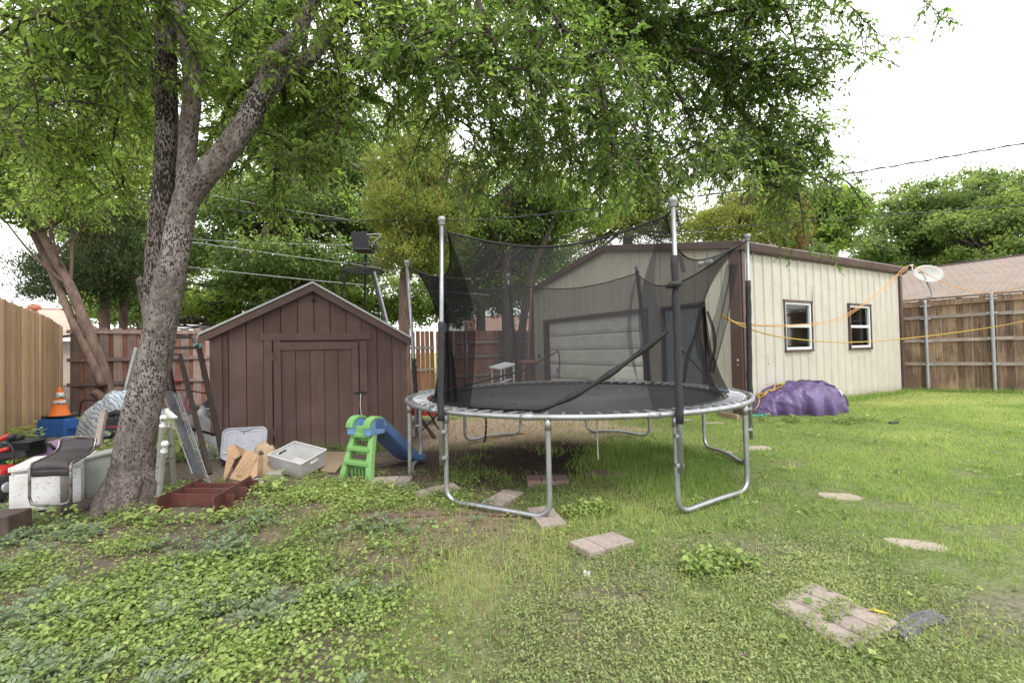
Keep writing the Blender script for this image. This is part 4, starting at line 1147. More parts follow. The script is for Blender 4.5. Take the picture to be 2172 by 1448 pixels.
def shade_tree():
    d = 4.15
    base = G(286, 1068)
    t = thing('shade_tree', 'large grey barked shade tree with forked trunk leaning over junk left of the shed', 'tree', (base.x, base.y, 0))
    mb = MB()
    # pale front stem, then the dark rear stem fused to it low down
    trunk = [base + Vector((-.05, .0, -.08)), P(279, 1005, d), P(291, 930, d), P(312, 830, d), P(332, 740, d), P(350, 640, d), P(368, 560, d - .02), P(384, 470, d - .02), P(400, 400, d)]
    q = interp(trunk, 5); n = len(q); rad = np.interp(np.linspace(0, 1, n), [0, .07, .16, .3, .5, .7, .86, 1], [.30, .19, .158, .142, .128, .115, .104, .10])
    def rough_tube(mb, q, rad, n=20, amp=.05, seed=0):
        n = n * 2; q0 = q; q = [lerp(q0[i], q0[i + 1], k / 3) for i in range(len(q0) - 1) for k in range(3)] + [q0[-1]]; rad = list(np.interp(np.linspace(0, 1, len(q)), np.linspace(0, 1, len(q0)), rad))
        g = np.random.default_rng(seed); m0 = len(mb.V); mb.tube(q, rad, n)
        for i in range(len(q)):
            for k in range(n):
                v = Vector(mb.V[m0 + i * n + k]); c = q[i]
                th = k * 2 * math.pi / n; cx_, sx_ = math.cos(th) * 2.2, math.sin(th) * 2.2
                w = 1 + amp * math.sin(th * 3 + i * .11) + amp * 2.0 * (float(vnoise(np.array(cx_ + i * .05), np.array(sx_ + i * .04), 1.5, seed)) - .5) + amp * 1.3 * (float(vnoise(np.array(th * 6), np.array(i * .33), 1.0, seed + 3)) - .5) * min(1, k, n - k) + amp * .35 * (g.random() - .5)
                mb.V[m0 + i * n + k] = tuple(c + (v - c) * w)
    rough_tube(mb, q, list(rad), 22, .045, 1)
    # buttress roots
    for (pts, r0, r1) in (([P(262, 1010, d), G(228, 1064) + ZV * .05, G(170, 1082) + ZV * .02, G(105, 1086)], .10, .045), ([P(258, 1000, d + .02), G(214, 1080) + ZV * .03, G(205, 1102)], .10, .05),
                          ([P(300, 1010, d), G(330, 1062), G(360, 1068)], .11, .04), ([P(280, 1020, d - .08), G(268, 1085), G(272, 1092)], .10, .05)):
        qq = interp(pts, 5); mb.tube(qq, [lerp(r0, r1, (i / (len(qq) - 1)) ** .7) for i in range(len(qq))], 10, wob=.1)
    for q_ in ((245, 1066), (200, 1078), (150, 1086), (285, 1075), (310, 1072), (225, 1088)):
        v_ = G(*q_); KEEP_OUT.append((v_.x, v_.y, .13))
    mb.build('trunk', M['bark'], t, smooth=True)
    mb = MB()
    dark = [P(318, 830, d + .12), P(328, 720, d + .13), P(332, 620, d + .14), P(340, 500, d + .15), P(352, 380, d + .15), P(353, 260, d + .15), P(352, 150, d + .15), P(352, 40, d + .15), P(348, -120, d + .1), P(330, -330, d)]
    q = interp(dark, 5); rough_tube(mb, q, list(np.interp(np.linspace(0, 1, len(q)), [0, .2, .5, .8, 1], [.105, .104, .094, .082, .062])), 18, .05, 2)
    limb(mb, [P(330, 205, d + .15), P(322, 160, d + .15), P(310, 90, d + .2), P(302, 30, d + .25), P(280, -80, d + .3)], .03, .02)
    limb(mb, [P(322, 690, d + .16), P(308, 620, d + .2), P(300, 592, d + .22)], .06, .045)
    mb.build('stem', M['barkdark'], t, smooth=True)
    mb = MB()
    mid = [P(392, 415, d - .02), P(396, 360, d), P(402, 270, d), P(408, 180, d), P(396, 90, d + .03), P(380, 20, d + .05), P(372, -120, d + .1), P(390, -300, d)]
    q = interp(mid, 5); rough_tube(mb, q, list(np.interp(np.linspace(0, 1, len(q)), [0, .3, .6, 1], [.075, .074, .068, .05])), 16, .05, 3)
    mb.lathe([(.05, 0), (.045, .03), (.02, .04)], P(418, 108, d - .03), 10, Vector((.8, -.4, .2)).to_track_quat('Z', 'Y').to_matrix())
    mb.build('stem', M['bark'], t, smooth=True)
    mb = MB()
    right = [P(394, 425, d), P(430, 375, d), P(480, 320, d + .03), P(530, 250, d + .08), P(552, 200, d + .12), P(600, 155, d + .2), P(662, 118, d + .3), P(690, 70, d + .4), P(740, 20, d + .5), P(820, -60, d + .6), P(950, -130, d + .8), P(1120, -120, d + 1.0)]
    q = interp(right, 5); rough_tube(mb, q, list(np.interp(np.linspace(0, 1, len(q)), [0, .2, .4, .5, .8, 1], [.108, .100, .092, .074, .06, .045])), 16, .05, 4)
    limb(mb, [P(545, 225, d + .1), P(562, 160, d + .1), P(590, 110, d + .08), P(628, 82, d + .05), P(650, 30, d), P(690, -60, d - .1), P(700, -200, d - .2)], .078, .048, 14)
    mb.build('limb', M['bark'], t, smooth=True)

    # ---- boughs that carry the crown (some visible as dark branches)
    Bz = []
    def B(r, pts, **k): Bz.append(([P(*p) for p in pts], r, k))
    e = 4.5
    # right hand sweep over the trampoline
    B(.055, [(1120, -120, 5.1), (1280, -20, 5.3), (1400, 60, 5.5), (1500, 150, 5.8), (1590, 260, 6.1), (1650, 340, 6.4), (1665, 375, 6.5)], tint=.3, start=.15)
    B(.045, [(1180, -80, 5.2), (1300, 20, 5.3), (1420, 45, 5.3), (1560, 20, 5.3), (1680, 10, 5.4)], tint=.34, start=.1)
    B(.04, [(1280, -20, 5.3), (1380, 110, 5.5), (1450, 220, 5.7), (1500, 330, 5.9), (1530, 375, 6)], tint=.3, start=.1)
    B(.03, [(1300, 20, 5.4), (1340, 130, 5.3), (1370, 240, 5.2), (1385, 350, 5.2)], tint=.36)
    B(.035, [(1400, 60, 5.6), (1520, 120, 5.9), (1620, 210, 6.1), (1700, 300, 6.3), (1765, 372, 6.5)], tint=.38, start=.1)
    B(.025, [(1450, 100, 5.4), (1560, 130, 5.4), (1650, 170, 5.5), (1715, 195, 5.5)], tint=.4, start=.2)
    B(.02, [(1590, 260, 6.1), (1650, 320, 6.0), (1690, 400, 6.0), (1700, 440, 6)], tint=.4, per=2)
    B(.04, [(1000, -130, 4.9), (1080, 0, 5.0), (1150, 120, 5.1), (1190, 230, 5.2), (1215, 360, 5.3)], tint=.5, start=.15)
    B(.03, [(1080, 0, 5.2), (1120, 120, 5.6), (1130, 260, 6), (1140, 375, 6.2)], tint=.55)
    B(.035, [(900, -110, 4.7), (950, 20, 4.9), (1000, 140, 5.2), (1040, 260, 5.5), (1060, 360, 5.8)], tint=.56, start=.12)
    B(.03, [(860, -70, 4.8), (900, 60, 5.0), (930, 170, 5.3), (950, 270, 5.6)], tint=.6)
    B(.03, [(1060, -100, 4.6), (1180, 40, 4.4), (1260, 150, 4.4), (1290, 260, 4.4), (1300, 335, 4.5)], tint=.38, start=.2)
    B(.03, [(1160, -110, 5.6), (1240, 30, 6.2), (1280, 180, 6.6), (1290, 300, 6.8), (1280, 380, 7)], tint=.5, start=.1)
    B(.03, [(980, -120, 4.2), (1020, 20, 4.0), (1060, 120, 4.0), (1080, 210, 4.0)], tint=.46, start=.2)
    B(.025, [(1420, 60, 6), (1480, 180, 6.8), (1560, 300, 7.2), (1600, 380, 7.4)], tint=.4)
    B(.025, [(1200, -60, 5), (1400, -30, 5), (1600, -40, 5), (1750, -20, 5)], tint=.34)
    # centre: between the fork and the trampoline post
    B(.03, [(690, 70, 4.6), (720, 150, 4.9), (720, 240, 5.2), (705, 330, 5.4)], tint=.62, start=.1)
    B(.03, [(650, 60, 4.8), (640, 170, 5.0), (650, 260, 5.1), (645, 370, 5.1)], tint=.66, start=.2)
    B(.03, [(740, 20, 4.7), (800, 70, 5), (840, 120, 5.4), (850, 170, 5.8)], tint=.58)
    B(.028, [(628, 82, 4.4), (560, 60, 5.0), (500, 90, 5.6), (470, 170, 6.0)], tint=.66, start=.2)
    B(.028, [(700, -120, 4.4), (800, -20, 4.4), (850, 40, 4.4), (870, 100, 4.4)], tint=.5)
    B(.028, [(690, -60, 4.2), (600, 0, 5.0), (560, 50, 5.4)], tint=.5)
    B(.03, [(600, 155, 4.4), (600, 230, 5), (585, 320, 5.5), (600, 400, 5.8)], tint=.72, start=.2)
    B(.03, [(560, 160, 4.3), (500, 200, 5.0), (470, 270, 5.4), (500, 340, 5.6)], tint=.75, start=.35)
    # left and above
    LEFT0 = len(Bz)
    B(.05, [(300, 30, 4.5), (250, 50, 4.7), (190, 62, 4.9), (110, 90, 5.0), (20, 125, 5.0), (-90, 160, 5)], tint=.45)
    B(.03, [(180, 64, 4.9), (120, 150, 5.3), (80, 240, 5.7), (60, 330, 6)], tint=.55)
    B(.03, [(250, 50, 4.8), (210, 140, 5.4), (180, 240, 6), (170, 330, 6.4)], tint=.6)
    B(.03, [(110, 90, 5.0), (20, 210, 5.2), (-20, 330, 5.4), (-20, 420, 5.4)], tint=.5)
    B(.028, [(-60, 100, 4.6), (-20, 190, 4.2), (30, 270, 4.0), (60, 330, 3.9)], tint=.52)
    B(.028, [(302, 30, 4.4), (270, 120, 5), (250, 220, 5.6), (240, 300, 6)], tint=.66)
    B(.028, [(200, -60, 4.2), (140, 10, 3.8), (60, 40, 3.6), (0, 30, 3.5)], tint=.45)
    B(.028, [(330, -200, 4), (180, -100, 3.6), (80, -40, 3.3)], tint=.4)
    B(.028, [(380, 20, 4.4), (440, 0, 5.0), (480, 60, 5.6), (470, 130, 6.0)], tint=.6, start=.3)
    B(.028, [(350, -120, 4.1), (280, -90, 3.4), (200, -50, 3.2)], tint=.42, start=.4)
    B(.028, [(390, -100, 4), (520, -90, 3.8), (620, -70, 3.6), (700, -40, 3.6)], tint=.5, start=.2)
    B(.028, [(250, 120, 5.2), (300, 200, 6), (310, 270, 6.6), (290, 330, 7)], tint=.72)
    B(.028, [(60, 250, 6), (130, 330, 6.4), (120, 400, 6.8), (60, 430, 7)], tint=.6)
    B(.028, [(170, 330, 6.4), (240, 330, 6.8), (260, 390, 7), (200, 420, 7)], tint=.66)
    wood = MB(); F = Foliage(5)
    for bi, (pts, r, k) in enumerate(Bz):
        if bi >= LEFT0: k = {**k, 'per': 2, 'tint': k.get('tint', .5) + .2}
        limb(wood, pts, r, .010, 7, 5, .08)
        F.bough(pts, **{**dict(ll=.072, step=.075, per=3), **k})
        # short bare looking side branches
        for j in range(5):
            i = random.randrange(1, len(pts)); p = lerp(pts[i - 1], pts[i], random.random())
            dv = Vector((random.gauss(0, 1), random.gauss(0, 1), random.gauss(-.2, .6))).normalized() * random.uniform(.4, .9)
            qq = [p, p + dv * .5 + Vector((0, 0, .06)), p + dv + Vector((0, 0, -.12))]
            limb(wood, qq, r * .5, .008, 5, 3, .08)
            F.bough(qq, step=.12, per=2, start=.3, length=(.25, .55), ll=.075, tint=k.get('tint', .5))
    # thin outlying sprigs against the sky
    for pts in ([(1680, 10, 5.4), (1760, 20, 5.4), (1820, 60, 5.4), (1835, 140, 5.4)], [(1560, 20, 5.3), (1650, 60, 5.3), (1700, 120, 5.35)], [(1900, -60, 5.3), (1960, 0, 5.3), (2005, 40, 5.3)],
                [(1560, 130, 5.4), (1650, 170, 5.5), (1735, 150, 5.5)], [(1600, 210, 6), (1690, 200, 6), (1740, 190, 6)], [(1700, 300, 6.3), (1740, 310, 6.3), (1765, 312, 6.3)], [(1750, -40, 5.2), (1850, 60, 5.4), (1880, 85, 5.4)],
                [(1700, 100, 5.4), (1730, 118, 5.4), (1750, 120, 5.4)], [(1680, 400, 6.0), (1665, 440, 6.0), (1655, 475, 6.0), (1652, 500, 6.0)]):
        p = [P(*a) for a in pts]; limb(wood, p, .008, .003, 5, 4, .05)
        F.bough(p, step=.10, per=1, length=(.12, .3), droop=(.5, 1.0), ll=.075, tint=.36, start=.25, nl=(5, 9))
    for k in range(44):                                                # long hanging shoots under the sweep
        a = P(random.uniform(940, 1660), random.uniform(250, 330), random.uniform(4.6, 6.6))
        F.bough([a, a + Vector((random.uniform(-.1, .1), random.uniform(-.1, .1), -.25)), a + Vector((random.uniform(-.18, .18), random.uniform(-.18, .18), -random.uniform(.28, .5)))],
                step=.09, per=1, length=(.12, .32), droop=(.4, .9), ll=.075, tint=.5, nl=(5, 10))
    wood.build('branches', M['limb'], t, smooth=True)
    F.build('crown', M['leaf'], t, M['limb'])


shade_tree()

# ------------------------------------------------------------------ other trees: crown of leafy clumps on a limbed trunk
def tree(name, label, base, trunk, r0, lobes, n, leaf, mat, seed, bark='barkbrown', clump=.42, asp=.5, cedar=False, limbs=14, tint=.5, group=None, extra=(), shell=.45, flop=.3):
    """lobes: list of (centre, (rx, ry, rz)); n leaves in all"""
    g = np.random.default_rng(seed); rr = random.Random(seed)
    t = thing(name, label, 'tree', base, group)
    mb = MB(); q = limb(mb, trunk, r0, r0 * .45, 12, 5, .07)
    for pts, a, b in extra: limb(mb, pts, a, b, 9, 5, .07)
    tr = mb.build('trunk', M[bark], t, smooth=True)
    vol = np.array([l[1][0] * l[1][1] * l[1][2] for l in lobes]) ** .72; vol /= vol.sum()
    P0, A0, N0, L0, T0 = [], [], [], [], []
    wood = MB(); per = 70
    for (c, rad), f in zip(lobes, vol):
        c = np.array(c); rad = np.array(rad); k = max(3, int(n * f / per))
        u = unit(g.normal(0, 1, (k, 3))); r = g.random(k) ** shell; r = .18 + .82 * r
        cen = c + u * rad * r[:, None]
        # ragged outline
        cen += unit(g.normal(0, 1, (k, 3))) * (rad.mean() * .10)
        for i in range(0, k, max(1, k // limbs)):
            s_ = q[rr.randrange(len(q) // 2, len(q))]; e_ = Vector(cen[i])
            m_ = (s_ + e_) / 2 + Vector((0, 0, -.08 * (e_ - s_).length))
            wood.tube(interp([s_, m_, e_], 4), [lerp(r0 * .26, .012, j / 8) for j in range(9)], 5)
        m = k * per
        cs = np.repeat(cen, per, 0); cl = np.repeat(g.uniform(.6, 1.3, k) * clump, per)[:, None]
        uu = g.normal(0, .5, (m, 3)) * np.array([1, 1, .6])
        p = cs + uu * cl
        ct = np.repeat(g.normal(0, .14, k), per)
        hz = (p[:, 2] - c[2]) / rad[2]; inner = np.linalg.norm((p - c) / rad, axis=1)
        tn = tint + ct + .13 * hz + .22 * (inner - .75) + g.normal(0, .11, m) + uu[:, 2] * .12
        out = unit((p - c) / rad)
        if cedar:
            ax = out * .5 + np.array([0, 0, .5]) + g.normal(0, .5, (m, 3)); nr = g.normal(0, 1, (m, 3))
        else:
            ax = out * .5 + np.array([0, 0, -flop]) + g.normal(0, .6, (m, 3)); nr = np.array([0, 0, 1.0]) + out * .5 + g.normal(0, .5, (m, 3))
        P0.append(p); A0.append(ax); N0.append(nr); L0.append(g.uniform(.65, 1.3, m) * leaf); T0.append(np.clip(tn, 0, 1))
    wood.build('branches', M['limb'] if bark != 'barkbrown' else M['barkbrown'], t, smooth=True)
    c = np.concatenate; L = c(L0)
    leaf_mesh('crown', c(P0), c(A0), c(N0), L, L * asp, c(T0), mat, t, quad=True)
    return t


def lobe(px, py, d, rx, rz, ry=None): return (tuple(P(px, py, d)), (rx, ry or rx, rz))
def foot(px, d):
    p = P(px, 700, d); p.z = 0; return p


# leaning twin stemmed tree in the left corner
b = foot(236, 9.6)
lean = [b + ZV * -.05, P(222, 800, 9.6), P(190, 710, 9.6), P(150, 610, 9.6), P(105, 525, 9.6), P(62, 445, 9.6), P(30, 380, 9.6)]
tree('leaning_tree', 'leaning brown twin stemmed tree in the back left corner of the yard', b, lean, .125,
     [lobe(30, 370, 9.6, 1.3, .75), lobe(-60, 330, 9.3, 1.2, .9), lobe(120, 350, 9.9, 1.1, .8), lobe(30, 430, 9.3, .8, .45), lobe(130, 420, 9.5, .8, .5)], 20000, .10, M['leafbright'], 21, clump=.34, tint=.45, limbs=3,
     extra=[([P(218, 820, 9.45), P(196, 770, 9.45), P(158, 690, 9.5), P(124, 610, 9.6), P(88, 530, 9.7), P(40, 440, 9.8), P(10, 400, 10)], .085, .05),
            ([P(228, 858, 9.55), P(212, 840, 9.45), P(200, 829, 9.4)], .11, .085)])
# dark cedar beyond the back fence
b = foot(222, 13.2)
tree('cedar_tree', 'dark green cedar hanging over the back fence behind the leaning tree', b, [b, P(222, 690, 13.2), P(224, 600, 13.2), P(225, 480, 13.2), P(226, 400, 13.2)], .15,
     [lobe(190, 590, 13.0, 1.5, .85), lobe(120, 585, 13.2, 1.0, .7), lobe(250, 560, 13.2, 1.0, 1.0), lobe(225, 480, 13.4, 1.3, .8)], 26000, .13, M['cedardark'], 22, asp=.22, cedar=True, clump=.38, tint=.68)
b = foot(300, 19)
tree('broadleaf_tree', 'mid green broadleaf tree filling the space behind the left stretch of back fence', b, [b, P(300, 650, 19), P(290, 560, 19), P(280, 470, 19)], .2,
     [lobe(250, 520, 19, 1.7, 1.3), lobe(330, 560, 19, 1.5, 1.5), lobe(170, 480, 19.5, 1.5, 1.0), lobe(280, 640, 18.5, 1.6, .9), lobe(400, 520, 19.5, 1.4, 1.4)], 24000, .16, M['leafdark'], 42, bark='limb', clump=.5, asp=.55, tint=.75, shell=.6)
b = foot(262, 14.2)
tree('cedar_tree', 'light green cedar rising just left of the big forked trunk', b, [b, P(262, 600, 14.2), P(265, 430, 14.2), P(268, 320, 14.2)], .13,
     [lobe(280, 330, 14.2, 1.2, 1.4), lobe(265, 430, 14.4, 1.4, 1.0), lobe(300, 270, 14.2, .8, .8)], 20000, .14, M['cedargreen'], 23, asp=.24, cedar=True, clump=.36, tint=.6)
# broad dark tree behind the shed
b = foot(640, 19)
tree('broadleaf_tree', 'broad dark leaved tree with arching limbs behind the shed and back fence', b, [b, P(640, 650, 19), P(632, 520, 19), P(640, 420, 19), P(660, 320, 19)], .38,
     [lobe(560, 440, 18.5, 3.0, 1.1), lobe(720, 460, 19, 2.2, .95), lobe(660, 370, 19.5, 2.6, 1.3), lobe(480, 520, 18.6, 1.6, .9), lobe(640, 560, 18, 3.2, .75), lobe(770, 380, 20, 1.6, 1.5), lobe(600, 270, 20, 3.0, 1.6), lobe(730, 250, 20, 2.2, 1.6), lobe(440, 400, 19, 1.5, 1.2), lobe(790, 500, 19.5, 1.8, 1.4), lobe(560, 600, 19, 2.2, .8)],
     78000, .17, M["leafdark"], 24, bark='limb', clump=.6, asp=.55, tint=.5, shell=.6,
     extra=[([P(640, 430, 19), P(690, 360, 18.6), P(740, 348, 18.2), P(790, 372, 18)], .16, .06), ([P(635, 540, 19), P(560, 500, 18.6), P(500, 430, 18.2), P(470, 400, 18)], .15, .05)])
b = foot(505, 24)
tree('broadleaf_tree', 'sunny yellow green tree low behind the brown shed roof', b, [b, P(505, 690, 24), P(505, 600, 24)], .25,
     [lobe(470, 640, 23, 2.0, .9), lobe(560, 610, 24, 2.2, 1.2), lobe(400, 620, 24, 1.6, 1.5), lobe(660, 600, 25, 2.4, 1.5), lobe(800, 620, 25, 2.6, 1.6), lobe(330, 640, 24, 1.6, 1.2), lobe(890, 640, 25, 1.6, 1.2), lobe(270, 650, 23, 1.8, 1.0), lobe(200, 640, 24, 1.3, .8), lobe(300, 590, 23, 1.6, 1.0), lobe(960, 650, 26, 1.8, 1.0), lobe(730, 650, 25, 1.8, .8)], 44000, .19, M['leafbright'], 25, bark='limb', clump=.55, asp=.6, tint=.55)
# yellow green cedar between shed and trampoline
b = foot(858, 13.4)
tree('cedar_tree', 'tall yellow green cedar with straight brown trunk between shed and trampoline', b, [b, P(857, 800, 13.4), P(858, 620, 13.4), P(862, 500, 13.4), P(870, 380, 13.4), P(880, 290, 13.4)], .20,
     [lobe(870, 540, 13.2, 1.0, .55), lobe(880, 450, 13.3, 1.35, .9), lobe(930, 470, 13.3, 1.0, .8), lobe(860, 370, 13.4, 1.1, .9), lobe(890, 300, 13.4, .9, .8), lobe(960, 390, 13.6, .9, .9)], 52000, .13, M['cedar'], 26, asp=.26, cedar=True, clump=.34, tint=.48)
# multi stemmed tree seen through the net
b = foot(1078, 16.3)
tree('broadleaf_tree', 'dark multi stemmed tree standing before the back fence beyond the trampoline', b, [b, P(1075, 700, 16.3), P(1072, 600, 16.3), P(1078, 520, 16.3), P(1082, 430, 16.3), P(1090, 380, 16.3)], .20,
     [lobe(1090, 400, 16.3, 2.0, 1.1), lobe(1180, 440, 16.3, 1.6, .8), lobe(1020, 460, 16.0, 1.2, .8), lobe(1010, 590, 17, 1.2, .9), lobe(1250, 420, 16.6, 1.5, 1.1), lobe(1110, 560, 18, 1.6, .9), lobe(960, 560, 17.5, 1.4, 1.5), lobe(1060, 620, 18, 1.6, 1.0), lobe(1150, 520, 17.5, 1.4, .9), lobe(1080, 500, 17, 1.6, .8)], 46000, .14, M['leaf'], 27, bark='limb', clump=.42, tint=.55,
     extra=[([b + Vector((.3, 0, 0)), P(1105, 720, 16.2), P(1118, 630, 16.2), P(1135, 560, 16.1), P(1165, 490, 16), P(1190, 440, 16)], .17, .08), ([P(1074, 600, 16.3), P(1062, 540, 16.4), P(1050, 480, 16.4)], .07, .04)])
b = foot(1020, 23)
tree('broadleaf_tree', 'deep green tree filling the gap behind the back fence left of the garage', b, [b, P(1020, 650, 23), P(1025, 560, 23)], .3,
     [lobe(960, 600, 23, 2.2, 1.7), lobe(1060, 590, 23, 2.4, 1.6), lobe(1140, 600, 24, 2.0, 1.3), lobe(1010, 500, 23.5, 2.4, 1.6), lobe(930, 520, 24, 2.0, 1.8)], 26000, .18, M['leafdark'], 41, bark='limb', clump=.55, asp=.55, tint=.55, shell=.6)
b = foot(1330, 22)
tree('broadleaf_tree', 'olive green tree above the garage ridge behind the tall trampoline post', b, [b, P(1330, 560, 22), P(1340, 450, 22), P(1380, 380, 22)], .3,
     [lobe(1290, 470, 22, 2.3, 1.6), lobe(1390, 440, 22, 2.2, 2.0), lobe(1210, 520, 22, 1.8, 1.4), lobe(1340, 390, 22, 2.2, 1.5), lobe(1440, 480, 22.5, 1.6, 1.2)], 22000, .17, M['cedar'], 28, bark='limb', clump=.5, asp=.4, tint=.40, shell=.6,
     extra=[([P(1340, 470, 22), P(1385, 440, 21.5), P(1400, 385, 21.5)], .12, .05)])
b = foot(1590, 20)
tree('cedar_tree', 'bushy light green cedar behind the steel garage roof', b, [b, P(1590, 560, 20), P(1600, 450, 20), P(1605, 390, 20)], .28,
     [lobe(1560, 480, 20, 1.9, 1.1), lobe(1600, 420, 20, 1.6, 1.0), lobe(1500, 490, 20.2, 1.2, .9), lobe(1640, 470, 20.3, 1.3, 1.2)], 24000, .16, M['cedar'], 29, asp=.3, cedar=True, clump=.45, tint=.5)
b = foot(1680, 21)
tree('cedar_tree', 'cedar with browning orange sprays right of the bushy green one', b, [b, P(1680, 560, 21), P(1680, 440, 21)], .22,
     [lobe(1680, 460, 21, .85, 1.5), lobe(1665, 500, 20.8, .8, .8)], 8000, .15, M['browncedar'], 30, asp=.3, cedar=True, clump=.4, tint=.55)
b = foot(1765, 24)
tree('broadleaf_tree', 'yellow green broadleaf tree behind the far end of the garage roof', b, [b, P(1765, 600, 24), P(1765, 500, 24), P(1768, 430, 24)], .3,
     [lobe(1770, 470, 24, 1.6, 1.6), lobe(1740, 430, 24, 1.2, 1.0), lobe(1720, 520, 23.5, 1.4, .9), lobe(1800, 440, 24.2, .9, 1.0)], 15000, .19, M['leafbright'], 31, bark='limb', clump=.5, asp=.6, tint=.26)
b = foot(1960, 30)
tree('broadleaf_tree', 'large dense green tree beyond the neighbour roof at right', b, [b, P(1960, 640, 30), P(1965, 520, 30), P(1975, 440, 30)], .5,
     [lobe(1900, 500, 30, 2.9, 2.4), lobe(1960, 450, 30, 2.7, 2.1), lobe(2040, 430, 31, 2.7, 2.1), lobe(1850, 540, 29, 1.7, 1.5), lobe(2000, 530, 29.5, 3.2, 1.8), lobe(2090, 410, 31.5, 2.0, 1.5)], 38000, .21, M['leaffar'], 32, bark='limb', clump=.62, asp=.6, tint=.58)
b = foot(2120, 26)
tree('broadleaf_tree', 'yellow tipped green tree in front of the large dense one at far right', b, [b, P(2120, 640, 26), P(2115, 540, 26), P(2110, 470, 26)], .4,
     [lobe(2090, 480, 26, 2.1, 1.0), lobe(2010, 480, 25.8, 1.1, .8), lobe(2150, 450, 26, 1.8, 1.2), lobe(2230, 420, 26, 2.2, 1.9), lobe(2120, 540, 25.6, 2.6, .9)], 24000, .19, M['leaffar'], 33, bark='limb', clump=.5, asp=.6, tint=.74)

# ------------------------------------------------------------------ trampoline
TC = Vector((.673, 5.26, 0)); TR, TZ = 1.85, .785
def ring(a, r=TR, z=TZ):
    return TC + Vector((math.cos(R(a)) * r, math.sin(R(a)) * r, z))


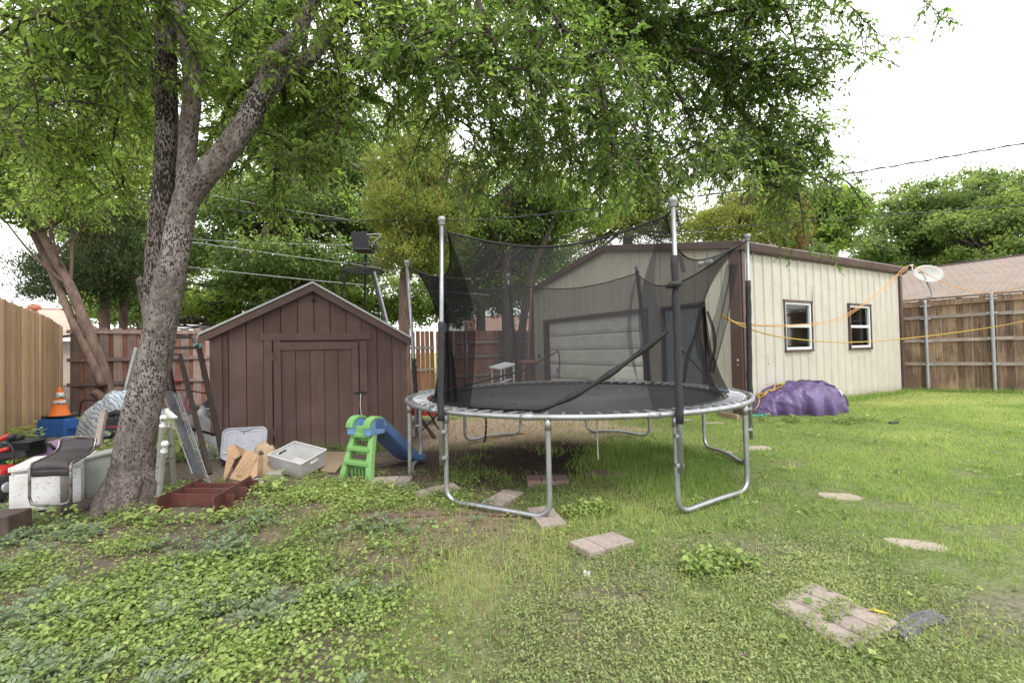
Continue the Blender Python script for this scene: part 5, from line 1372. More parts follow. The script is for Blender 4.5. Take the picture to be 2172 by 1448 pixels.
def trampoline():
    t = thing('trampoline', 'round trampoline with black safety net, six poles and galvanised frame on the grass', 'trampoline', TC)
    mb = MB(); mb.tube([ring(a) for a in range(0, 360, 5)], .0235, 12, closed=True); fr = mb.build('frame_ring', M['galv'], t, smooth=True)
    for k in range(12):
        a = k * 30 + 12
        mb = MB(); mb.tube([ring(a - 1.6), ring(a), ring(a + 1.6)], .0275, 12); mb.build('ring_joint', M['galv'], fr, smooth=True)
    # jump mat, gently sagging
    def mat(u, v):
        a = 2 * math.pi * u; r = v * 1.60
        return TC + Vector((math.cos(a) * r, math.sin(a) * r, TZ - .012 - .05 * (1 - v * v) + .004 * math.sin(7 * a) * v))
    mb = MB(); mb.grid(mat, 96, 16, closed_u=True); o = mb.build('jump_mat', M['mat'], t, smooth=True)
    mb = MB(); mb.tube([TC + Vector((math.cos(R(a)) * 1.60, math.sin(R(a)) * 1.60, TZ - .010 + .004 * math.sin(7 * R(a)))) for a in range(0, 360, 4)], .012, 6, closed=True); mb.build('mat_hem', M['strap'], o)
    # springs: one coil of its own each
    sp = MB(); L = .20
    for k in range(15):
        x = .02 + (L - .04) * k / 14
    sp.lathe([(.004, 0), (.004, .018), (.0125, .025)] + [(.0125 if k % 2 else .0105, .03 + .0065 * k) for k in range(21)] + [(.0125, .17), (.004, .178), (.004, L)], (0, 0, 0), 8)
    first = None
    for k in range(78):
        a = k * 360 / 78 + 2
        if first is None:
            first = bpy.data.objects.new('spring', None)
            me = bpy.data.meshes.new('spring'); me.from_pydata(sp.V, [], sp.F); me.materials.append(M['galv']); me.polygons.foreach_set('use_smooth', [True] * len(me.polygons))
            bpy.data.objects.remove(first); first = bpy.data.objects.new('spring', me); o = first
        else: o = first.copy()
        COL.objects.link(o); o.parent = t
        p = ring(a, 1.615, TZ + .0) - TC; d = (ring(a, TR - .02, TZ + .012) - TC) - p
        o.location = p; o.rotation_euler = d.to_track_quat('Z', 'Y').to_euler()
    # six U legs, from each pole's foot a sixth of a turn on
    poles = [170, 227, 288, 348, 46, 108]
    for k, a in enumerate(poles):
        b = a + 30
        rr = TR - .01; lo = .028
        ca, cb = ring(a, rr), ring(b, rr); fa, fb = ring(a, rr + .005, lo), ring(b, rr + .005, lo)
        mid = ring(a + 15, rr * .985, lo + (.012 if k % 2 else .02))
        e = .11
        da = (fb - fa).normalized()
        pts = [ca, lerp(ca, fa, .55), fa + ZV * e, fa + ZV * e * .35 + da * e * .25, fa + da * e, lerp(fa, mid, .6), mid, lerp(mid, fb, .4), fb - da * e, fb + ZV * e * .35 - da * e * .25, fb + ZV * e, lerp(fb, cb, .45), cb]
        mb = MB(); mb.tube(interp(pts, 4), .021, 12); lg = mb.build('leg', M['galv'], t, smooth=True)
        for c in (ca, cb):
            mb = MB(); mb.tube([c - ZV * .015, c - ZV * .10], .026, 12); mb.build('leg_socket', M['galv'], lg, smooth=True)
    tops = [P(863, 558, 5.52), P(937, 468, 3.92), P(1427, 428, 3.52), P(1585, 503, 4.88), P(1350, 568, 6.6), P(1078, 585, 7.02)]
    sleeve = [(760, 850), (682, 885), (540, 893), (595, 865), (575, 815), (604, 818)]
    out = []
    for k, a in enumerate(poles):
        f = ring(a, TR + .045, .34 if k in (1, 2) else .30); top = tops[k]
        out.append(top)
        base = ring(a, TR + .045, TZ)
        mb = MB(); mb.tube([f, base, lerp(base, top, .5) + Vector((.004, 0, 0)), top], .0185, 12); po = mb.build('pole', M['galv'], t, smooth=True)
        mb = MB(); mb.lathe([(.024, -.04), (.027, -.035), (.027, -.005), (.033, .0), (.034, .022), (.026, .034), (.008, .038)], top, 14); mb.build('pole_cap', M['galv_dull'], po, smooth=True)
        # foam sleeve from the ring up to its ragged top
        zt = P(1086, sleeve[k][0], base.y).z; zb = TZ - .07
        zt = P((tops[k] - Vector((0, 0, 0))).x / base.y * 0 + [885, 940, 1421, 1588, 1368, 1090][k], sleeve[k][0], base.y).z
        def on(z):
            if z <= base.z: return lerp(f, base, (z - f.z) / (base.z - f.z))
            return lerp(base, top, (z - base.z) / (top.z - base.z))
        zs = np.linspace(zb, zt, 16)
        mb = MB(); mb.tube([on(z) + Vector((random.uniform(-.003, .003), random.uniform(-.003, .003), 0)) for z in zs], [.0275 + random.uniform(-.0025, .003) for _ in zs], 14)
        mb.build('foam_sleeve', M['foam'], po, smooth=True)
        # clamps on the leg
        for z in (.40, .62):
            mb = MB(); q = ring(a, TR + .02, z); mb.obox(q, Vector((.03, 0, 0)), Vector((0, .035, 0)), Vector((0, 0, .014))); mb.build('clamp', M['galv'], po, bevel=.004)
        # tie from cap to the net edge
        inn = top + (ring(a, 1.62, top.z) - top) * .35 - ZV * .10
        mb = MB(); mb.tube(interp([top + ZV * .01, top - ZV * .03 + (inn - top) * .3, inn], 4), .008, 6); mb.tube(interp([top - ZV * .01, top - ZV * .09 + Vector((.03, 0, 0)), top - ZV * .19 + Vector((.045, .0, 0))], 4), [.008] * 8 + [.014], 6)
        mb.build('tie_strap', M['strap'], po)
        if k == 2:
            q = on(P(1420, 613, base.y).z)
            mb = MB(); mb.tube([q + Vector((-.08, -.01, .02)), q + Vector((-.03, -.035, .035)), q + Vector((.03, -.03, .04))], [.012, .03, .02], 8); mb.build('knot', M['strap'], po, smooth=True)
            q = on(P(1420, 545, base.y).z)
            mb = MB(); mb.prism([q + Vector((.02, -.03, .02)), q + Vector((.05, -.03, .01)), q + Vector((.075, -.028, -.12)), q + Vector((.04, -.03, -.11))], Vector((0, .008, 0))); mb.build('loose_flap', M['foam'], po)
    # net: six panels strung between the poles, pinched in at waist height
    hang = [.20, .0, .24, .30, .19, .18]
    sag = [.20, .15, .22, .30, .16, .17]
    att = []
    for k, a in enumerate(poles):
        top = tops[k]; att.append(top + (ring(a, 1.62, top.z) - top) * .33 - ZV * (.09 if k != 5 else .14))
    g = np.random.default_rng(2)
    for k in range(6):
        a0, a1 = poles[k], poles[(k + 1) % 6]
        if a1 < a0: a1 += 360
        A, Bq = att[k], att[(k + 1) % 6]
        ph = g.uniform(0, 6, 4); edge = []
        front = k == 1
        def net(u, v, k=k, a0=a0, a1=a1, A=A, Bq=Bq, ph=ph, front=front):
            w = 4 * u * (1 - u)
            T = lerp(A, Bq, u) - ZV * sag[k] * w
            cen = TC + ZV * T.z
            T = T + (cen - T) * .10 * w
            bot = ring(a0 + (a1 - a0) * u, 1.56, TZ - .005)
            if front:      # doorway flap: its lower hem is hitched up to the right pole
                h0 = ring(a0 + 2, 1.52, TZ + .03); 
                lift = .62 * max(0, (u - .40) / .60) ** 1.35
                bot = lerp(ring(a0 + (a1 - a0) * u, 1.56, TZ + .012), lerp(ring(a0, 1.5, TZ), ring(a1, TR - .02, TZ), u), u * .8)
                bot = Vector((bot.x, bot.y, TZ + .015 + lift))
            p = lerp(T, bot, v)
            pin = math.sin(math.pi * min(1, v * 1.0)) ** 1.0
            waist = .30 if k in (2, 3) else .17
            c = Vector((TC.x, TC.y, p.z)); d = (c - p)
            edgeness = 1 - w
            p = p + d.normalized() * (waist * pin * (.35 + .65 * edgeness))
            wr = .012 * math.sin(u * 23 + ph[0] + 4 * v) + .010 * math.sin(u * 41 + v * 9 + ph[1]) + .02 * math.sin(u * 9 + v * 3 + ph[2]) * v
            return p + d.normalized() * wr * math.sin(math.pi * v) ** .5
        mb = MB(); mb.grid(net, 40, 22, .5); o = mb.build('net_panel', M['netfold'] if k == 0 else M['netsoft'] if k == 2 else M['net'], t, smooth=True)
        mb = MB(); mb.tube([net(i / 30, 0) for i in range(31)], .009, 6); mb.build('top_hem', M['strap'], o)
        mb = MB(); pts = [net(i / 40, 1) for i in range(41)]
        if front: mb.tube(pts, [.022 + .006 * math.sin(i * .9) for i in range(41)], 8)
        else: mb.tube(pts, .008, 5)
        mb.build('bottom_hem', M['strap'], o, smooth=True)
    # net gathered in folds at the entrance pole and at the right hand side
    def fold(name, pts, wd, amp, freq, mat):
        q = interp([P(*p) for p in pts], 6); m = len(q) - 1
        def f(u, v):
            i = min(int(v * m), m - 1); c = lerp(q[i], q[i + 1], v * m - i)
            w = lerp(wd[0], wd[1], v) if v < .5 else lerp(wd[1], wd[2], (v - .5) * 2) if len(wd) > 2 else lerp(wd[0], wd[1], v)
            return c + Vector(((u - .5) * w, amp * math.sin(u * freq + v * 3), 0))
        mb = MB(); mb.grid(f, 24, 16, .5); mb.build(name, mat, t, smooth=True)
    fold('net_fold', [(945, 640, 4.02), (950, 720, 4.08), (955, 800, 4.14), (958, 853, 4.16)], (.03, .10, .16), .03, 16, M['netfold'])
    fold('net_fold', [(1553, 560, 4.9), (1538, 640, 4.95), (1522, 720, 5.0), (1508, 790, 5.1)], (.10, .16, .08), .05, 12, M['net'])
    fold('net_fold', [(1492, 650, 5.5), (1500, 730, 5.4), (1512, 790, 5.2), (1530, 836, 4.9)], (.02, .10, .22), .04, 10, M['netfold'])
    fold('net_fold', [(1492, 655, 5.6), (1475, 710, 5.6), (1458, 760, 5.6), (1450, 812, 5.7)], (.02, .05, .03), .02, 8, M['netfold'])
    fold('net_fold', [(1500, 660, 5.0), (1514, 700, 5.0), (1518, 735, 5.0), (1514, 765, 5.0)], (.02, .05, .02), .02, 6, M['netfold'])
    # straps: along the far net, and the buckles on the front hem
    mb = MB(); mb.tube(interp([P(962, 826, 4.9), P(1030, 806, 5.5), P(1110, 784, 6.2), P(1170, 752, 6.55), P(1184, 746, 6.6), P(1187, 770, 6.6), P(1185, 803, 6.55)], 5), [.014] * 12 + [.009] * 19, 6); mb.build('loose_strap', M['strap'], t, smooth=True)
    mb = MB(); mb.tube(interp([P(1432, 742, 4.1), P(1450, 748, 4.7), P(1490, 790, 5.2), P(1535, 840, 4.9)], 5), .008, 6); mb.build('loose_strap', M['strap'], t, smooth=True)
    mb = MB(); q = P(1440, 746, 4.3); mb.tube([q + Vector((-.05, 0, 0)), q + Vector((0, 0, .02)), q + Vector((.04, 0, .03))], [.016, .02, .012], 8); mb.build('buckle', M['galv_dull'], t, smooth=True)


trampoline()
# litter on the mat
g = np.random.default_rng(8); n = 240
a = g.uniform(0, 6.28, n); r = 1.5 * np.sqrt(g.random(n)); keep = g.random(n) < .25 + .75 * np.exp(-((np.cos(a) * r + .25) ** 2 / .45 + (np.sin(a) * r - .35) ** 2 / .5))
a, r = a[keep], r[keep]; n = len(a)
az = g.uniform(0, 6.28, n)
o = leaf_mesh('fallen_leaves', np.stack([TC.x + np.cos(a) * r, TC.y + np.sin(a) * r, TZ - .05 + .03 * (r / 1.5) ** 2 + .012 + g.uniform(0, .01, n)], -1), np.stack([np.cos(az), np.sin(az), g.uniform(-.1, .3, n)], -1),
              np.stack([g.normal(0, .3, n), g.normal(0, .3, n), np.ones(n)], -1), g.uniform(.02, .055, n), g.uniform(.012, .026, n), g.random(n), M['deadleaf'], None, (TC.x, TC.y, TZ), fold=.3, curl=-.2)
tag(o, 'brown and yellow fallen leaves lying on the black trampoline mat', 'fallen leaves', kind='stuff')

def single(mb, name, mat, label, cat, **k):
    return tag(mb.build(name, mat, **k), label, cat)

M['cordwhite'] = surf('white_cord', (.62, .60, .55), (.5, .48, .44), 20, .8)
mb = MB(); mb.tube(interp([P(1266, 884, 4.5), P(1267, 925, 4.5), P(1269, 974, 4.48)], 6), .007, 6); single(mb, 'white_string', M['cordwhite'], 'thin white cord hanging straight down beneath the trampoline mat', 'cord')
mb = MB(); mb.tube(interp([P(1030, 882, 6.2), P(1031, 905, 6.2), P(1029, 930, 6.2), P(1026, 938, 6.2)], 5), [.010, .016] * 8, 6); single(mb, 'hanging_chain', M['strap'], 'short dark chain hanging under the back of the trampoline', 'chain')

# ------------------------------------------------------------------ pavers and slabs
M['paver'] = surf('pinkish_concrete_paver', (.34, .282, .25), (.255, .212, .188), 30, .9, bump=.35, bscale=120, tint=.12, c3=(.22, .18, .15), c3scale=3, c3amt=.4)
M['paverred'] = surf('red_concrete_paver', (.27, .175, .155), (.205, .13, .115), 30, .9, bump=.35, bscale=120, tint=.1, c3=(.2, .15, .13), c3scale=3, c3amt=.4)
M['stone'] = surf('pale_buried_slab', (.37, .315, .25), (.28, .235, .185), 18, .9, bump=.3, c3=(.30, .26, .2), c3scale=4, c3amt=.5)


def paver(px, py, L, Wd, yaw, mat, label, h=.05, tilt=0, n=3, sunk=.008, keep=None):
    c = G(px, py); c.z = float(gz(c.x, c.y)) - sunk
    mb = MB(); a = Vector((math.cos(R(yaw)), math.sin(R(yaw)), math.sin(R(tilt)))); b = Vector((-math.sin(R(yaw)), math.cos(R(yaw)), 0)); up = a.cross(b).normalized()
    for k in range(n):
        w = L / n
        mb.obox(c + a * (w * (k + .5) - L / 2) + up * (h / 2), a * (w / 2 - .004), b * (Wd / 2), up * (h / 2 + random.uniform(-.0015, .0015)))
    mb.obox(c + up * (h * .44), a * (L / 2 - .003), b * (Wd / 2 - .003), up * (h * .42), .2)
    o = mb.build('paver', M[mat], bevel=.005); tag(o, label, 'paver', 'pavers lying in the grass and bare soil')
    KEEP_OUT.append((c.x, c.y, min(L, Wd) * .42 if keep is None else keep))
    for q in (-.28, .28):
        p = c + a * L * q; KEEP_OUT.append((p.x, p.y, min(L, Wd) * (.38 if sunk < .02 else .28)))


paver(830, 1025, .40, .20, 4, 'paver', 'scored pink paver on soil right beside the foot of the green ladder', .05)
paver(927, 1046, .40, .20, 28, 'paver', 'tilted pinkish paver beside the left front trampoline leg', .045, 3)
paver(1067, 1060, .40, .20, 62, 'paver', 'pinkish paver lying under the curved bottom bar of the trampoline leg', .04)
paver(1162, 1026, .40, .20, 0, 'paverred', 'thick reddish paver on bare soil behind the middle front trampoline leg', .075)
paver(1158, 1100, .40, .20, 103, 'paver', 'scored paver end on in front of the middle front trampoline leg', .045)
paver(1277, 1158, .40, .20, 33, 'paver', 'three part scored paver alone in the grass in front of the trampoline', .05, -4)
paver(1282, 1004, .36, .20, -28, 'paverred', 'half buried reddish paver in shade under the middle of the trampoline', .04, sunk=.015)
paver(1722, 1285, .40, .20, 30, 'paver', 'scored pink paver at near right, rear one of the pair split by grass', .04, sunk=.022, keep=.06)
paver(1808, 1330, .40, .20, 27, 'paver', 'scored pink paver at near right, front one of the pair beside a yellow leaf', .04, sunk=.022, keep=.06)


def slab(px, py, rx, ry, yaw, label):
    c = G(px, py); c.z = float(gz(c.x, c.y)) - .020; r = random.Random(px)
    n = 14; pts = []
    for k in range(n):
        t = 2 * math.pi * k / n; f = 1 / max(abs(math.cos(t)), abs(math.sin(t))) ** .8 * r.uniform(.88, 1.05)
        x, y = math.cos(t) * rx * f, math.sin(t) * ry * f
        pts.append(c + Vector((x * math.cos(R(yaw)) - y * math.sin(R(yaw)), x * math.sin(R(yaw)) + y * math.cos(R(yaw)), -.03)))
    mb = MB(); mb.prism(pts, Vector((0, 0, .055))); o = mb.build('stepping_stone', M['stone'], bevel=.008, fix=True)
    tag(o, label, 'stepping stone', 'pale stepping stones sunk in the lawn'); KEEP_OUT.append((c.x, c.y, min(rx, ry) * .72))
    for q in (-.5, .5):
        KEEP_OUT.append((c.x + math.cos(R(yaw)) * rx * q, c.y + math.sin(R(yaw)) * rx * q, min(rx, ry) * .62))


slab(1780, 1051, .17, .10, -14, 'pale stepping stone in open lawn, midway between trampoline leg and right edge')
slab(1942, 1150, .16, .085, -26, 'pale stepping stone sunk in weeds at the right, nearest of the pale ones')
slab(1608, 951, .17, .13, 5, 'pale stepping stone just right of the rear right trampoline leg')
slab(1535, 958, .12, .08, -20, 'small tan stepping stone in the grass under the right rim of the trampoline')
slab(1452, 890, .16, .11, 0, 'small tan stepping stone behind the trampoline near the garage door')
slab(1511, 896, .2, .12, 0, 'tan stepping stone beside the brown garage corner post')

# black edging strip and odd bits
M['rubber'] = surf('grey_rubber_edging', (.14, .145, .15), (.09, .09, .095), 14, .75, bump=.2)
mb = MB(); q = interp([G(1922, 1362), G(1945, 1340), G(1972, 1325), G(2010, 1318)], 6)
for k in range(4):
    mb.tube([p + Vector((.0, .022 * k, .006 + .004 * (k % 2))) for p in q], .011, 6)
single(mb, 'lawn_edging', M['rubber'], 'curved piece of grey rubber lawn edging half buried at lower right', 'edging')
c = G(1898, 899); mb = MB(); mb.tube([c + Vector((-.08, 0, .018)), c + Vector((.07, .02, .02))], .022, 10); single(mb, 'black_pipe_piece', M['black'], 'short black pipe piece lying in lawn right of the purple tarp', 'pipe')
c = G(1245, 1228); mb = MB(); mb.grid(lambda u, v: c + Vector(((u - .5) * .035, .01 * math.sin(5 * u), .012 + v * .035 + .006 * math.sin(9 * u))), 5, 4); single(mb, 'paper_scrap', M['whiteframe'], 'tiny white paper scrap in the near grass', 'litter')
M['yleaf'] = surf('yellow_leaf', (.62, .42, .03), (.5, .36, .03), 12, .6)
c = G(1866, 1309); mb = MB(); mb.add([c + Vector(v) for v in ((-.045, .02, .028), (-.01, .018, .034), (.045, -.02, .026), (.0, -.014, .032))], [(0, 3, 2, 1)]); single(mb, 'yellow_leaf', M['yleaf'], 'single yellow fallen leaf beside the near pair of pavers', 'leaf')
mb = MB(); q = interp([G(775, 1103), G(850, 1096), G(930, 1092), G(1000, 1090), G(1075, 1094)], 5); mb.tube([p + ZV * .004 for p in q], [lerp(.026, .010, k / (len(q) - 1)) for k in range(len(q))], 7, wob=.15); single(mb, 'surface_root', M['barkbrown'], 'long thin tree root showing above bare soil before the trampoline', 'root', smooth=True)
mb = MB(); q = interp([G(895, 1183), G(925, 1178), G(960, 1167)], 4); mb.tube([p + ZV * .02 for p in q], .006, 5, wob=.2); mb.tube([G(925, 1178) + ZV * .02, G(948, 1190) + ZV * .012], .004, 5); single(mb, 'fallen_twig', M['limb'], 'thin forked grey twig on soil in the middle foreground', 'twig')
mb = MB(); q = [G(1565, 1400), G(1588, 1406)]; mb.tube([p + ZV * .03 for p in q], .007, 5); single(mb, 'wood_chip', M['barkbrown'], 'small brown stick in the grass near the bottom edge', 'twig')

# ------------------------------------------------------------------ purple tarpaulin heap by the garage
M['purple'] = surf('purple_tarpaulin', (.098, .056, .160), (.068, .039, .118), 6, .46, bump=.35, bscale=14, c3=(.15, .115, .27), c3scale=2.5, c3amt=.35, spec=.55)
M['rope'] = surf('yellow_braided_rope', (.55, .38, .08), (.40, .27, .06), 40, .8, bump=.4)
tc = G(1702, 880); tc.z = 0; tc = tc + Vector((0, .35, 0))
def heap(cen, rx, ry, h, yaw, seed, wr, skirt=.12, flat=2.6, prof=None):
    def f(u, v):
        a = 2 * math.pi * u; r = v
        x, y = math.cos(a) * r, math.sin(a) * r
        z = (1 - r ** flat) ** .62
        if prof: z *= prof(x, y)
        n = float(fbm(np.array(x * 1.3), np.array(y * 1.3), 1.6, seed)) - .5
        crease = (1 - abs(float(vnoise(np.array(x * 2.4 + y * 1.1), np.array(y * .9 - x * .5), 1.7, seed + 5)) * 2 - 1)) ** 3
        fold = math.sin(a * 13 + seed) * .5 + math.sin(a * 23 + 2 * seed) * .35
        z = z * h * (1 + wr * 1.6 * n) + crease * wr * .22 * h - .02
        rr = r * (1 + skirt * fold * r * r * .35 + .16 * n)
        X, Y = math.cos(a) * rr * rx, math.sin(a) * rr * ry
        return cen + Vector((X * math.cos(yaw) - Y * math.sin(yaw), X * math.sin(yaw) + Y * math.cos(yaw), max(z, -.02)))
    return f
t = thing('tarp_heap', 'purple tarpaulin thrown over a low heap beside the steel garage wall', 'tarpaulin', tc)
def tarp(u, v):
    x = u * 2 - 1                                            # along the wall, left to right
    h = .60 * float(np.interp(x, [-1, -.82, -.55, -.1, .35, .7, .92, 1], [.0, .28, .62, .92, 1.0, .93, .70, .0]))
    w = .52 * float(np.interp(x, [-1, -.7, 0, .7, 1], [.12, .75, 1, .95, .35]))
    a = math.pi * v
    y = -math.cos(a) * w * (1 + .10 * math.sin(5 * x + 1)); z = h * math.sin(a) ** .72
    q = x * 1.05; s_ = v * 1.6
    # pulled folds running from the rope down to the right, sharp on top
    def ridge(t): return 1 - 2 * abs((t % 1) - .5)
    n1 = float(fbm(np.array(q * 1.5), np.array(s_ * 1.5), 1.6, 3)) - .5
    f1 = ridge(1.1 * q + 1.3 * s_ + 3.3 * n1) ** 3; f2 = ridge(1.9 * q - 1.2 * s_ + 4.2 * n1 + .3) ** 2; n2 = float(fbm(np.array(q * 2.0 + s_), np.array(s_ * 1.2 - q), 1.3, 8)) - .5; f3 = ridge(2.5 * q + 3.0 * s_ + 6 * n2) ** 4; f4 = 1 - min(1, abs(n2) * 9)
    k = math.sin(a) ** .5 * (.3 + .7 * min(1, h / .3))
    d = (.030 * (f1 - .4) + .030 * (f2 - .4) * float(sstep(-.2, .6, x)) + .022 * f3 + .022 * f4 + .07 * n1) * k
    hem = .05 * math.sin(x * 17) * (1 - math.sin(a)) + .03 * math.sin(x * 31 + 1) * (1 - math.sin(a))
    p = Vector((x * 1.0, y - math.cos(a) * (d + hem), max(z + math.sin(a) * d, -.02)))
    yw = R(6)
    return tc + Vector((p.x * math.cos(yw) - p.y * math.sin(yw), p.x * math.sin(yw) + p.y * math.cos(yw), p.z))
mb = MB(); mb.grid(tarp, 130, 60); mb.build('sheet', M['purple'], t, smooth=True)
mb = MB(); mb.tube([tarp(.58 + .30 * k / 24, .58 - .30 * k / 24) + ZV * .008 - Vector((0, .008, 0)) for k in range(25)], .006, 6); mb.build('tie_line', M['strap'], t)
g2 = random.Random(4)
mb = MB(); mb.grid(heap(tc + Vector((.80, .05, .30)), .20, .22, .16, 0, 9, .4), 26, 10, closed_u=True); single(mb, 'plastic_bag', M['whiteframe'], 'crumpled white plastic end showing at the right of the purple tarp', 'bag', smooth=True)
mb = MB(); mb.grid(heap(tc + Vector((.90, .0, .12)), .16, .18, .26, 0, 11, .4), 26, 10, closed_u=True); single(mb, 'black_bag', M['black'], 'dark bundle poking out at the right end of the purple tarp', 'bag', smooth=True)
# rope laid over its left shoulder
mb = MB()
for o_ in range(2):
    mb.tube([tarp(.17 + .27 * k / 40, .50 - .035 * o_ + .02 * math.sin(k * .5 + o_)) + ZV * (.014 + .006 * math.sin(k * 1.7 + o_)) for k in range(41)], .013, 6, wob=.2)
mb.tube([tarp(.20, .5) + Vector((.05 * math.cos(a_), .01, .035 + .04 * math.sin(a_))) for a_ in np.linspace(0, 6.0, 14)], .011, 6)
mb.tube([tarp(.17 - .10 * k / 14, .48 - .30 * k / 14) + ZV * .012 - Vector((0, .008, 0)) for k in range(15)], .010, 6)
single(mb, 'rope_coil', M['rope'], 'yellow braided rope coiled over the top of the purple tarp', 'rope', smooth=True)
M['tealcord'] = surf('teal_cord', (.10, .42, .36), (.08, .33, .30), 30, .7)
mb = MB(); c = G(1597, 884)
for k in range(3): mb.tube([c + Vector((math.cos(a) * (.10 + .03 * k) + .05 * k, math.sin(a) * (.07 + .015 * k), .02 + .006 * k + .01 * math.sin(3 * a))) for a in np.linspace(0, 6.0, 22)], .007, 5)
single(mb, 'cord_tangle', M['tealcord'], 'tangle of teal cord on the grass left of the purple tarp', 'cord', smooth=True)

# ------------------------------------------------------------------ toddler slide
M['limeplastic'] = surf('lime_green_plastic', (.19, .40, .125), (.155, .33, .105), 5, .42, bump=.03, spec=.4, c3=(.26, .40, .2), c3scale=3, c3amt=.3)
M['blueplastic'] = surf('blue_plastic', (.085, .155, .33), (.07, .125, .27), 5, .42, spec=.4, c3=(.13, .20, .38), c3scale=3, c3amt=.4)
M['ltblue'] = surf('faded_blue_plastic', (.16, .29, .50), (.13, .24, .43), 5, .45, c3=(.25, .36, .5), c3scale=4, c3amt=.3)
M['redplastic'] = surf('red_plastic', (.48, .035, .03), (.38, .03, .028), 6, .4)


def slide():
    base = G(752, 1022); base.z = 0
    ang = R(63)                              # slide runs away from the viewer, to the right
    f = Vector((math.cos(ang), math.sin(ang), 0)); rt = Vector((f.y, -f.x, 0))
    t = thing('toddler_slide', 'small toddler slide with green ladder and blue chute in front of the shed', 'slide', base)
    H = .525
    Q = lambda a, b, z: base + rt * a + f * b + ZV * z
    for sg in (-1, 1):                       # ladder stiles, flared at the foot, leaning back
        w0, w1 = .19, .115
        mb = MB()
        pr = []
        for k in range(9):
            u = k / 8; z = H * u; b = .02 + .14 * u ** 1.2; a = sg * lerp(w0, w1, u ** .8)
            pr.append((a, b, z, .036 - .006 * u))
        qs = [Q(a, b, z) for a, b, z, w in pr]
        for (p0, p1), (u0, u1) in zip(zip(qs, qs[1:]), zip(pr, pr[1:])): pass
        vs = []; fs = []
        for (a, b, z, w) in pr:
            for da, db in ((-w, -.035), (w, -.035), (w, .035), (-w, .035)): vs.append(Q(a + da, b + db, z))
        for k in range(8):
            for j in range(4): fs.append((k * 4 + j, k * 4 + (j + 1) % 4, k * 4 + 4 + (j + 1) % 4, k * 4 + 4 + j))
        fs += [(3, 2, 1, 0), (32, 33, 34, 35)]
        mb.add(vs, fs); mb.build('ladder_side', M['limeplastic'], t, bevel=.012, fix=True)
    for z, w, b in ((.10, .16, .01), (.235, .15, .045), (.37, .13, .08)):
        mb = MB(); mb.obox(Q(0, b + .05, z + .085), rt * w, f * .055, ZV * .022); mb.obox(Q(0, b + .095, z + .045), rt * (w - .01), f * .012, ZV * .035); mb.build('step', M['limeplastic'], t, bevel=.008)
    mb = MB(); mb.obox(Q(0, .13, H - .03), rt * .11, f * .03, ZV * .05); mb.build('top_panel', M['limeplastic'], t, bevel=.012)
    mb = MB()
    for a in (-.10, -.05, 0, .05, .10): mb.obox(Q(a, .07, .075), rt * .010, f * .01, ZV * .045)
    mb.build('lattice', M['limeplastic'], t)
    # chute: U-profile swept along the slope
    prof = [(-.135, .09), (-.150, .10), (-.165, .085), (-.16, -.02), (-.12, -.035), (.12, -.035), (.16, -.02), (.165, .085), (.150, .10), (.135, .09), (.12, .0), (-.12, .0)]
    path = [(.14, H + .02), (.26, H + .0), (.36, H - .08), (.56, .27), (.74, .115), (.84, .065), (.93, .055)]
    qp = []
    for (b, z) in path: qp.append((b, z))
    mb = MB(); vs = []; n = len(prof)
    for i, (b, z) in enumerate(qp):
        s = 1 if i < 5 else .9
        for a, c in prof: vs.append(Q(a * (1 + .10 * (i == 6)), b, z + (c if c <= 0 else c * s * (1.0 if i < 5 else .55))))
    fs = [(i * n + k, i * n + (k + 1) % n, (i + 1) * n + (k + 1) % n, (i + 1) * n + k) for i in range(len(qp) - 1) for k in range(n)]
    fs += [tuple(range(n))[::-1], tuple((len(qp) - 1) * n + k for k in range(n))]
    mb.add(vs, fs); ch = mb.build('chute', M['blueplastic'], t, bevel=.006, fix=True)
    mb = MB(); mb.obox(Q(0, .91, .07), rt * .155, f * .06, ZV * .02); mb.build('chute_lip', M['ltblue'], ch, bevel=.015)
    # two rounded hand grips: blue cheeks, green tops
    for sg in (-1, 1):
        def cheek(w, r, z0):
            pts = []
            for k in range(13):
                th = math.pi * k / 12
                pts.append(Q(sg * .118 - w, .17 + math.cos(th) * r * 1.15, z0 + math.sin(th) * r))
            pts += [Q(sg * .118 - w, .17 - r * 1.15, H - .07), Q(sg * .118 - w, .17 + r * 1.15, H - .07)]
            return pts
        mb = MB(); mb.prism(cheek(.040, .10, H + .0), rt * .080); mb.build('hand_grip', M['ltblue'], t, bevel=.012, fix=True)
        mb = MB(); arc = [Q(sg * .118, .17 + math.cos(math.pi * k / 14) * .115, H + .01 + math.sin(math.pi * k / 14) * .10) for k in range(15)]
        for p0, p1 in zip(arc, arc[1:]): mb.bar(p0, p1 + (p1 - p0) * .06, .092, .024, side=rt)
        mb.build('grip_top', M['limeplastic'], t, bevel=.004)
    # maker's badge on the near cheek
    c = Q(.115, .063, H + .032); yn = -f
    mb = MB(); mb.obox(c, rt * .026, yn * .002, ZV * .018); bd = mb.build('badge', M['redplastic'], t, bevel=.004)
    for k, w in enumerate(('little', 'tikes')):
        cu = bpy.data.curves.new('badge_text', 'FONT'); cu.body = w; cu.size = .021; cu.align_x = 'CENTER'; cu.align_y = 'CENTER'
        tmp = bpy.data.objects.new('tmp', cu); COL.objects.link(tmp); bpy.context.view_layer.update()
        me = bpy.data.meshes.new_from_object(tmp.evaluated_get(bpy.context.evaluated_depsgraph_get())); bpy.data.objects.remove(tmp)
        me.materials.clear(); me.materials.append(M['whiteframe'])
        o = bpy.data.objects.new('badge_text', me); COL.objects.link(o); o.parent = bd
        m4 = Matrix((rt, ZV, yn)).transposed().to_4x4(); m4.translation = c + yn * .004 + ZV * (.007 - .014 * k) - ORG[t.name]; o.matrix_local = m4


slide()

